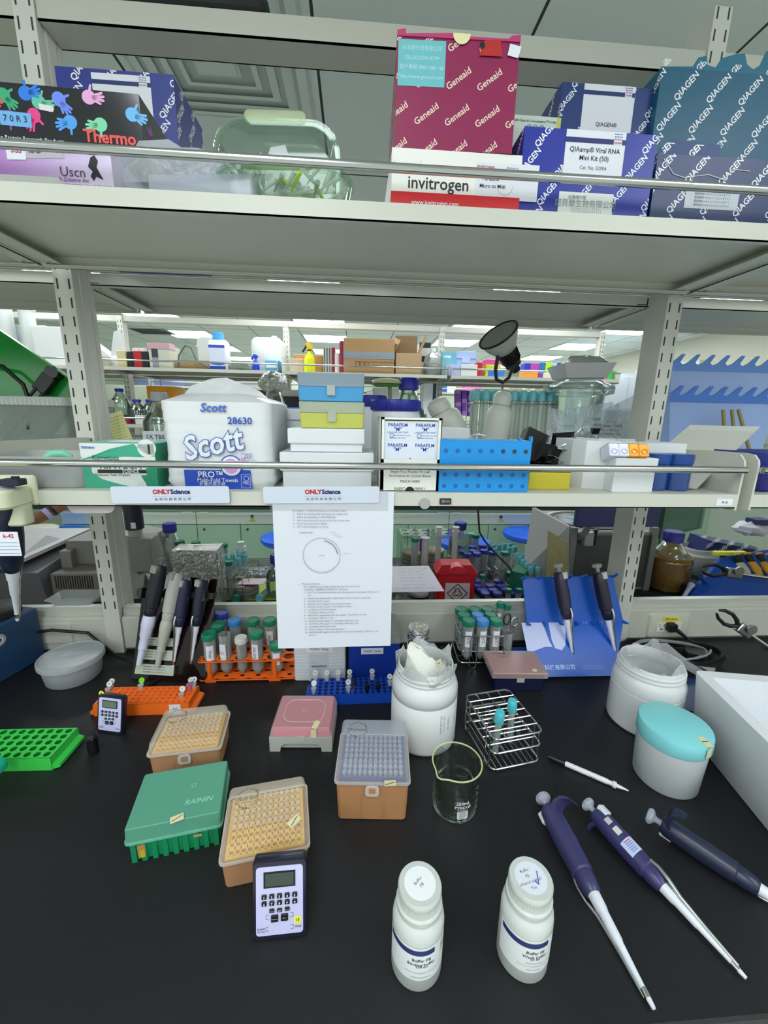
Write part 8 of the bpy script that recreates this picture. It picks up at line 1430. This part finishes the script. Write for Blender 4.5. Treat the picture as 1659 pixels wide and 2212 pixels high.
c=AY(935,765,3.42); r=(AY(956,780,3.42).x-AY(917,780,3.42).x)/2; h=AY(937,763,3.42).z-SH3; t=thing('glass_carboy','clear glass carboy with milky lower half beside the open carton','carboy',(c.x,3.42,SH3)); g=G(); g.lathe([(r*.7,0),(r*.95,.03),(r,h*.4),(r,h*.6),(r*.85,h*.85),(r*.3,h*1.02),(r*.25,h*1.06)],C('#d8dedc',.25,.05,'#e8eeec',.8),28); g.lathe([(r*.68,.004),(r*.93,.03),(r*.97,h*.4),(r*.97,h*.55),(.001,h*.55)],C('#cfc4ae',.8,.3),28); g.build('carboy_body',t); g=G(); g.cyl(r*.3,h*1.04,h*1.2,WHITE,14); g.build('cap',t)
fb('plastic_box','light turquoise lidded plastic box on the far shelf','box',955,986,760,'#8ccbe0',Y=3.42,m=C('#88cade',.8,.25)); fb('plastic_box','small lilac plastic tub in front of the turquoise box','box',968,994,788,'#b4bce4',Y=3.34)
t,w,h=fb('plastic_box','pale blue lidded plastic box stacked on the white cartons','box',985,1028,758,'#b0c4ee',Y=3.44,extra=lambda g,w,h:(g.box(-.01,-.01,h*.72,w+.01,.2,h*.78,M('#b8caf0')),g.box(w*.3,-.012,h*.55,w*.7,0,h*.8,M('#b8caf0')))); fb('white_box','white cartons stacked under the pale blue box','box',995,1032,787,'#dcdedd',Y=3.35); fb('red_box','red carton beside the white ones on the far shelf','box',1030,1042,783,'#c4202c',Y=3.35)
fb('tip_rack','pink tip rack on top of the lime one on the far shelf','rack',1050,1082,776,'#f04a9c',Y=3.38,d=.12); fb('tip_rack','lime tip rack in the coloured stack on the far shelf','rack',1049,1082,788,'#c8dc3c',Y=3.375,d=.12); fb('tip_rack','blue tip rack at the bottom of the coloured stack','rack',1055,1090,798,'#2f7cd8',Y=3.365,d=.12)
cols=[('blue',1134,1145,784,'#2a30c8'),('purple',1145,1166,784,'#b04ab8'),('teal',1166,1178,783,'#1c78b0'),('lime',1178,1192,783,'#b8e820'),('light blue',1192,1203,785,'#a8d0e0'),('deep blue',1203,1212,784,'#2038c0')]
for n_,a,b,y,c in cols: fb('tip_rack',n_+' tip rack in the coloured row right of the clip lamp','rack',a,b,y,c,Y=3.42,d=.12)
fb('tip_rack','orange tip rack under the coloured row, right of the lamp','rack',1130,1162,803,'#f49a30',Y=3.36,d=.1); fb('tip_rack','purple tip rack beside the orange one','rack',1162,1172,805,'#7a3aa0',Y=3.36,d=.1); fb('tip_rack','white printed carton beside the orange tip rack','box',1172,1190,806,'#d8d0c8',Y=3.36,d=.1)
fb('tip_rack','salmon pink tip rack at the right end of the far shelf','rack',1305,1313,786,'#f4587c',Y=3.36,d=.12); fb('tip_rack','bright green tip rack at the right end of the far shelf','rack',1313,1325,786,'#2cc84c',Y=3.36,d=.12); fb('tip_rack','dark purple tip rack lying at the right end of the far shelf','rack',1290,1305,808,'#4a20a0',Y=3.36,d=.12)
# lower shelf of the far row
for x,yt,yc,Y,lab in ((245,838,845,3.45,'far glass bottle with blue cap nearest the left post'),(284,862,868,3.40,'far glass bottle with blue cap, middle of three'),(313,862,868,3.42,'far glass bottle with blue cap, right of three')): mediabottle(lab,x,yt,950,yc,Y,.54,.075,'#2c38c0',capw=.028)
t,w,h=fb('plastic_rack','yellow-orange ribbed storage rack on the far shelf above the towels','rack',318,378,834,'#f0a818',Y=3.5,z0=AY(345,862,3.5).z,d=.2,extra=lambda g,w,h:[g.box(w*k/14,-.004,0,w*k/14+.006,0,h,M('#d8900c')) for k in range(14)])
fb('cardboard_box','brown carton under the yellow-orange rack on the far shelf','box',322,378,863,"#b9916c",Y=3.5,z0=.54)
fb('reagent_box','dark boxes with a white label on the far lower shelf, left','box',275,300,880,'#22242c',Y=3.45,z0=.54); fb('plastic_tub','white tub on the far lower shelf behind the yellow note','tub',292,310,897,'#dcdcd8',Y=3.36,z0=.54); fb('reagent_box','dark red small box beside the yellow note','box',268,277,905,'#a02838',Y=3.36,z0=.54)
fb('instrument_case','black case on the far lower shelf behind the coloured boxes','case',590,645,856,'#17181e',Y=3.5,z0=.54,d=.1); fb('white_box','long white carton lying above the black case','box',575,665,842,'#c9cabf',Y=3.52,z0=.54+.21,d=.1)
fb('brown_box','dark brown box behind the foil-topped bottle','box',545,577,843,'#5a4030',Y=3.56,z0=.54); fb('plastic_rack','blue trays at the foot of the black case','rack',608,646,880,'#3a78c8',Y=3.36,z0=.54)
g=G(); p=AY(585,940,3.38); g.box(0,0,0,.35,.15,.1,M('#f0f2f4',.5)); g.box(-.03,0,.1,.1,.15,.2,M('#b99a7c')); 
fb('white_box','bright white packet between the towels and the cardboard stack','box',588,610,938,'#eef0f2',Y=3.0,z0=.05) if 0 else None
fb('white_box','white cartons on the far lower shelf left of the navy-lidded jar','box',792,806,845,'#e0e2e4',Y=3.4,z0=.54)
fb('white_box','row of white cartons on the far lower shelf behind the melon cap','box',806,862,838,'#d6d6d2',Y=3.45,z0=.54)
fb('reagent_box','white and navy cartons at the foot of the far shelf, left of the post','box',915,942,828,'#dfe2e6',Y=3.45,z0=.54,extra=lambda g,w,h:g.box(w*.75,-.002,0,w,0,h,M('#1f2c5c')))
R=random.Random(9)
for k in range(6):
    for j in range(3): fb('culture_plate','purple multiwell plate in the stacked column behind the tube rack','plate',985+13*j,996+13*j,842+9*k+j,'#6a3a9c' if (k+j)%3 else '#a070b4',Y=3.42+.0*j,z0=AY(990,851+9*k+j,3.42).z-.002,d=.08,grp='purple plates on the far shelf')
# third row seen between: shelf with bins
YC=5.55; CX=[-4.2,-2.55,-.9,.75,2.4]
for i,x in enumerate(CX): g=G(); g.box(x-.022,YC+.34,-.9,x+.022,YC+.41,1.37,CREAMB); tag(g.build('rack_post',smooth=0),'third-row rack post, '+['first','second','third','fourth','fifth'][i]+' from the left','post')
for i in range(4):
    shelf(CX[i]+.02,CX[i+1]-.02,YC,YC+.33,SH3,'third-row rack shelf with rail, bay %s from the left'%['one','two','three','four'][i],mid=1); shelf(CX[i]+.02,CX[i+1]-.02,YC,YC+.33,.54,'third-row lower rack shelf, bay %s from the left'%['one','two','three','four'][i],mid=1)
g=G(); g.box(-4.3,5.2,-.9,2.6,6.7,-.02,M('#b9c4b4',.5)); g.box(-4.3,5.17,-.02,2.6,6.7,0,M('#2b2d30')); tag(g.build('lab_bench',smooth=0),'third bench row with pale cabinets','bench')
def fc(name,lab,cat,xl,xr,yt,col,z0=SH3,Y=YC+.05,**k): return fb(name,lab,cat,xl,xr,yt,col,Y=Y,z0=z0,yr=yt+4,**k)
fc('folder_box','slate blue document box on the third-row shelf, left','box',288,344,808,'#6a7496'); fc('folder_box','slate blue document box on the third-row shelf, right','box',346,396,810,'#6a7496')
fc('plastic_bin','pink plastic bin on the third-row shelf beside the clip lamp stem','bin',1003,1042,826,'#f488c8',m=C('#f080c4',.85,.3)); fc('reagent_box','blue patterned carton on the third-row shelf, left of the post','box',930,943,825,'#3c68a8'); fc('reagent_box','blue patterned carton on the third-row shelf, right of the post','box',955,966,826,'#3c68a8'); fc('white_box','white carton on the third-row shelf left of the pink bin','box',966,985,830,'#e6e8ec'); fc('brown_box','small tan carton on the third-row shelf right of the lamp','box',1100,1116,832,'#d0a880'); fc('white_box','white carton with dark print at the right end of the third row','box',1295,1325,826,'#d8d8dc')
fc('white_box','long white carton on the third-row shelf above the towels','box',508,610,812,'#d8d9d2'); fc('white_box','second long white carton on the third-row shelf','box',620,645,814,'#d6d7d0'); fc('orange_box','orange and white carton on the third-row shelf','box',455,500,812,'#e09a50')
# tall cabinets at the right wall and the left
t=thing('tall_cabinet','light grey tall cabinet at the right behind the racks','cabinet',(3.05,5.3,-.9)); g=G(); g.box(0,0,0,.9,.7,2.12,M('#b9bfc8',.5)); g.build('cabinet_body',t,0); g=G(); g.box(.02,-.01,.1,.44,0,2.08,M('#c0c6ce',.5)); g.build('door',t,0); g=G(); g.box(.46,-.01,.1,.88,0,2.08,M('#c0c6ce',.5)); g.build('door',t,0)
t=thing('fume_hood','grey-white counter unit with metal rails right of the right post','hood',(2.75,3.2,-.9)); g=G(); g.box(0,0,0,1.2,.8,.88,M('#c9d0ce',.5)); g.box(0,.5,.88,1.2,.8,1.55,M('#cdd0d8',.4)); g.box(0,.3,1.55,1.2,.8,1.62,M('#e6e6e0',.4)); g.tube([(0,.28,1.5),(1.2,.28,1.5)],.02,M('#8a8c90',.3,.8)); g.build('body',t,0)
# window-like glass cabinet to the right
t=thing('glass_cabinet','green-framed glass door cabinet at the right beyond the bench','cabinet',(0,0,0)); FRM=M('#a9c8b4',.45); Yg_=2.45
x0=AY(1392,1150,Yg_).x; x1=AY(1542,1150,Yg_+.25).x; g=G(); 
def slat(a,b,z0,z1,th,m): g.box(a[0]-th,a[1],z0,a[0]+th,a[1]+.03,z1,m)
dv=Vector((x1-x0,.35,0)); L=dv.length; T=frame((x0,Yg_,-.9),dv,(0,0,1))
for u0,u1,v0,v1 in ((0,.09,0,1.6),(L-.09,L,0,1.6),(.09,L-.09,0,.78),(.09,L-.09,1.5,1.6)): g.box(u0,v0,-.0,u1,v1,.03,FRM,T)
g.box(.13,.0,-.01,.15,1.6,.04,M('#4a6a58'),T); g.build('door_frame',t,0); g=G(); g.box(.09,.78,.01,L-.09,1.5,.014,C('#8ca8a0',.3,.05,'#b8d0c8',.4),T); g.build('glass_pane',t,0)
g=G(); g.box(0,0,-.38,L,1.6,-.35,M('#73887c',.5),T); g.box(0,.86,-.35,L,.88,-.02,M('#9fb4a6',.4),T); g.box(0,1.12,-.35,L,1.14,-.02,M('#9fb4a6',.4),T); g.build('cabinet_body',t,0)
for k in range(3):
    c=T@Vector((.25+.22*k,1.2,-.25)); g=G(); g.rbox(.12,.1,.04,M(['#2c3c80','#dfe2e4','#3c4650'][k],.5),.01,.003); tag(g.build('stored_tray',loc=c+Vector((0,0,-.055)),rz=.3),['blue','white','dark'][k]+' thing on the shelf inside the glass door cabinet','tray')
g=G(); g.box(0,0,0,1.6,.05,1.7,M('#c3d2c6',.5)); tag(g.build('white_partition',smooth=0,loc=(x1+.03,2.9,-.9),rz=0),'pale mint partition panel right of the glass door cabinet','panel')
# left: tall pale panel, dangling pane
t=thing('tall_cabinet','pale cream tall cabinet panel seen left beyond the towels','cabinet',(-2.75,4.6,-.9)); g=G(); g.box(0,0,0,.72,.5,1.78,M('#c9d2b8',.5)); g.box(.68,-.01,0,.73,.0,1.78,M('#e4e8da',.5)); g.build('cabinet_body',t,0)
# person
SK=M('#8a5a42',.6); TE=M('#6cc0c4',.75,0,0,.08,40)
pc=AY(70,1150,2.35)
t=thing('person','person in a turquoise lab top at the left, forearm on the far counter','person',(pc.x-.28,2.42,-.9))
def skin(name,V,E,R,m,par,sub=2):
    me=bpy.data.meshes.new(name); me.from_pydata(V,E,[]); o=bpy.data.objects.new(name,me); COL.objects.link(o); o.parent=par; me.materials.append(m)
    s=o.modifiers.new('s','SKIN'); 
    for i,r in enumerate(R): me.skin_vertices[0].data[i].radius=(r,r) if not isinstance(r,tuple) else r
    me.skin_vertices[0].data[0].use_root=True; b=o.modifiers.new('b','SUBSURF'); b.levels=sub; b.render_levels=sub; s.use_smooth_shade=True; return o
hz=.9+.05
V=[(0,0,.55),(0,0,.75),(0,0,1.0),(0,-.02,1.28),(0,-.03,1.38),(0,-.05,1.5),(0,-.06,1.60),(.17,-.01,1.30),(.27,.05,1.08),(.42,.12,1.02),(.53,.15,1.09)]
ha=AY(78,1118,2.40); el=AY(140,1088,2.52); base=Vector((pc.x-.28,2.42,-.9))
wr_=tuple(AY(92,1116,2.36)-base); elb=tuple(AY(150,1080,2.45)-base); shd=(.30,.10,1.28)
V=[(0,0,.5),(0,0,.75),(0,0,1.0),(0,0,1.24),(0,-.02,1.36),(0,-.03,1.44),(0,-.05,1.56),(.15,.02,1.28),elb,wr_,(wr_[0]-.03,wr_[1]-.01,wr_[2]-.01),(wr_[0]-.07,wr_[1]-.02,wr_[2]-.012),(-.15,.0,1.28),(-.22,-.05,1.0),(-.1,-.2,.95),(.1,0,.45),(.12,-.3,.42),(.12,-.32,.02),(-.1,0,.45),(-.12,-.3,.42),(-.12,-.32,.02)]
E_=[(0,1),(1,2),(2,3),(3,4),(4,5),(5,6),(3,7),(7,8),(8,9),(9,10),(10,11),(3,12),(12,13),(13,14),(0,15),(15,16),(16,17),(0,18),(18,19),(19,20)]
R_=[(.15,.11),(.14,.10),(.15,.11),(.12,.09),.05,.06,.09,.06,.042,.028,.036,.028,.06,.045,.03,.08,.06,.04,.08,.06,.04]
b=skin('body',V,E_,R_,SK,t)
g=G(); 
for k,(z0,z1,q) in enumerate(((.5,1.0,1),(1.0,1.3,1))): pass
rg=[]
for z,rx,ry in ((.45,.22,.17),(.6,.215,.165),(.8,.2,.15),(1.0,.2,.15),(1.15,.2,.145),(1.27,.18,.12),(1.34,.1,.08)): rg.append([(rx*cos(a)*(1+.03*sin(5*a+z*9)),ry*sin(a)*(1+.04*sin(4*a+z*7)),z) for a in [2*PI*i/32 for i in range(32)]])
g.loft(rg,TE,(0,0)); g.build('lab_top',t)
g=G(); wv=Vector(wr_); ev=Vector(elb); d_=(ev-wv).normalized(); g.tube([wv+d_*.015,wv+d_*.04],.034,M('#b8a8d4',.6),14); g.build('cuff',t); g=G(); g.tube([wv+d_*.05,wv+d_*.065],.0345,BLACK,14); g.build('watch',t)
for k in range(5):
    g=G(); a0=Vector(V[10])+Vector((-.01,-.0,.022-.011*k)); g.tube([a0,a0+Vector((-.03,-.012,-.004)),a0+Vector((-.05,-.008,-.018)),a0+Vector((-.045,.004,-.03))][:4 if k else 3],[.009,.0085,.008,.007][:4 if k else 3],SK,8); g.build('finger',t)
g=G(); g.lathe([(.001,1.47),(.06,1.48),(.096,1.54),(.098,1.60),(.07,1.66),(.01,1.68)],M('#1c1816',.7),24,Matrix.Translation((0,-.035,0))); g.build('hair',t)
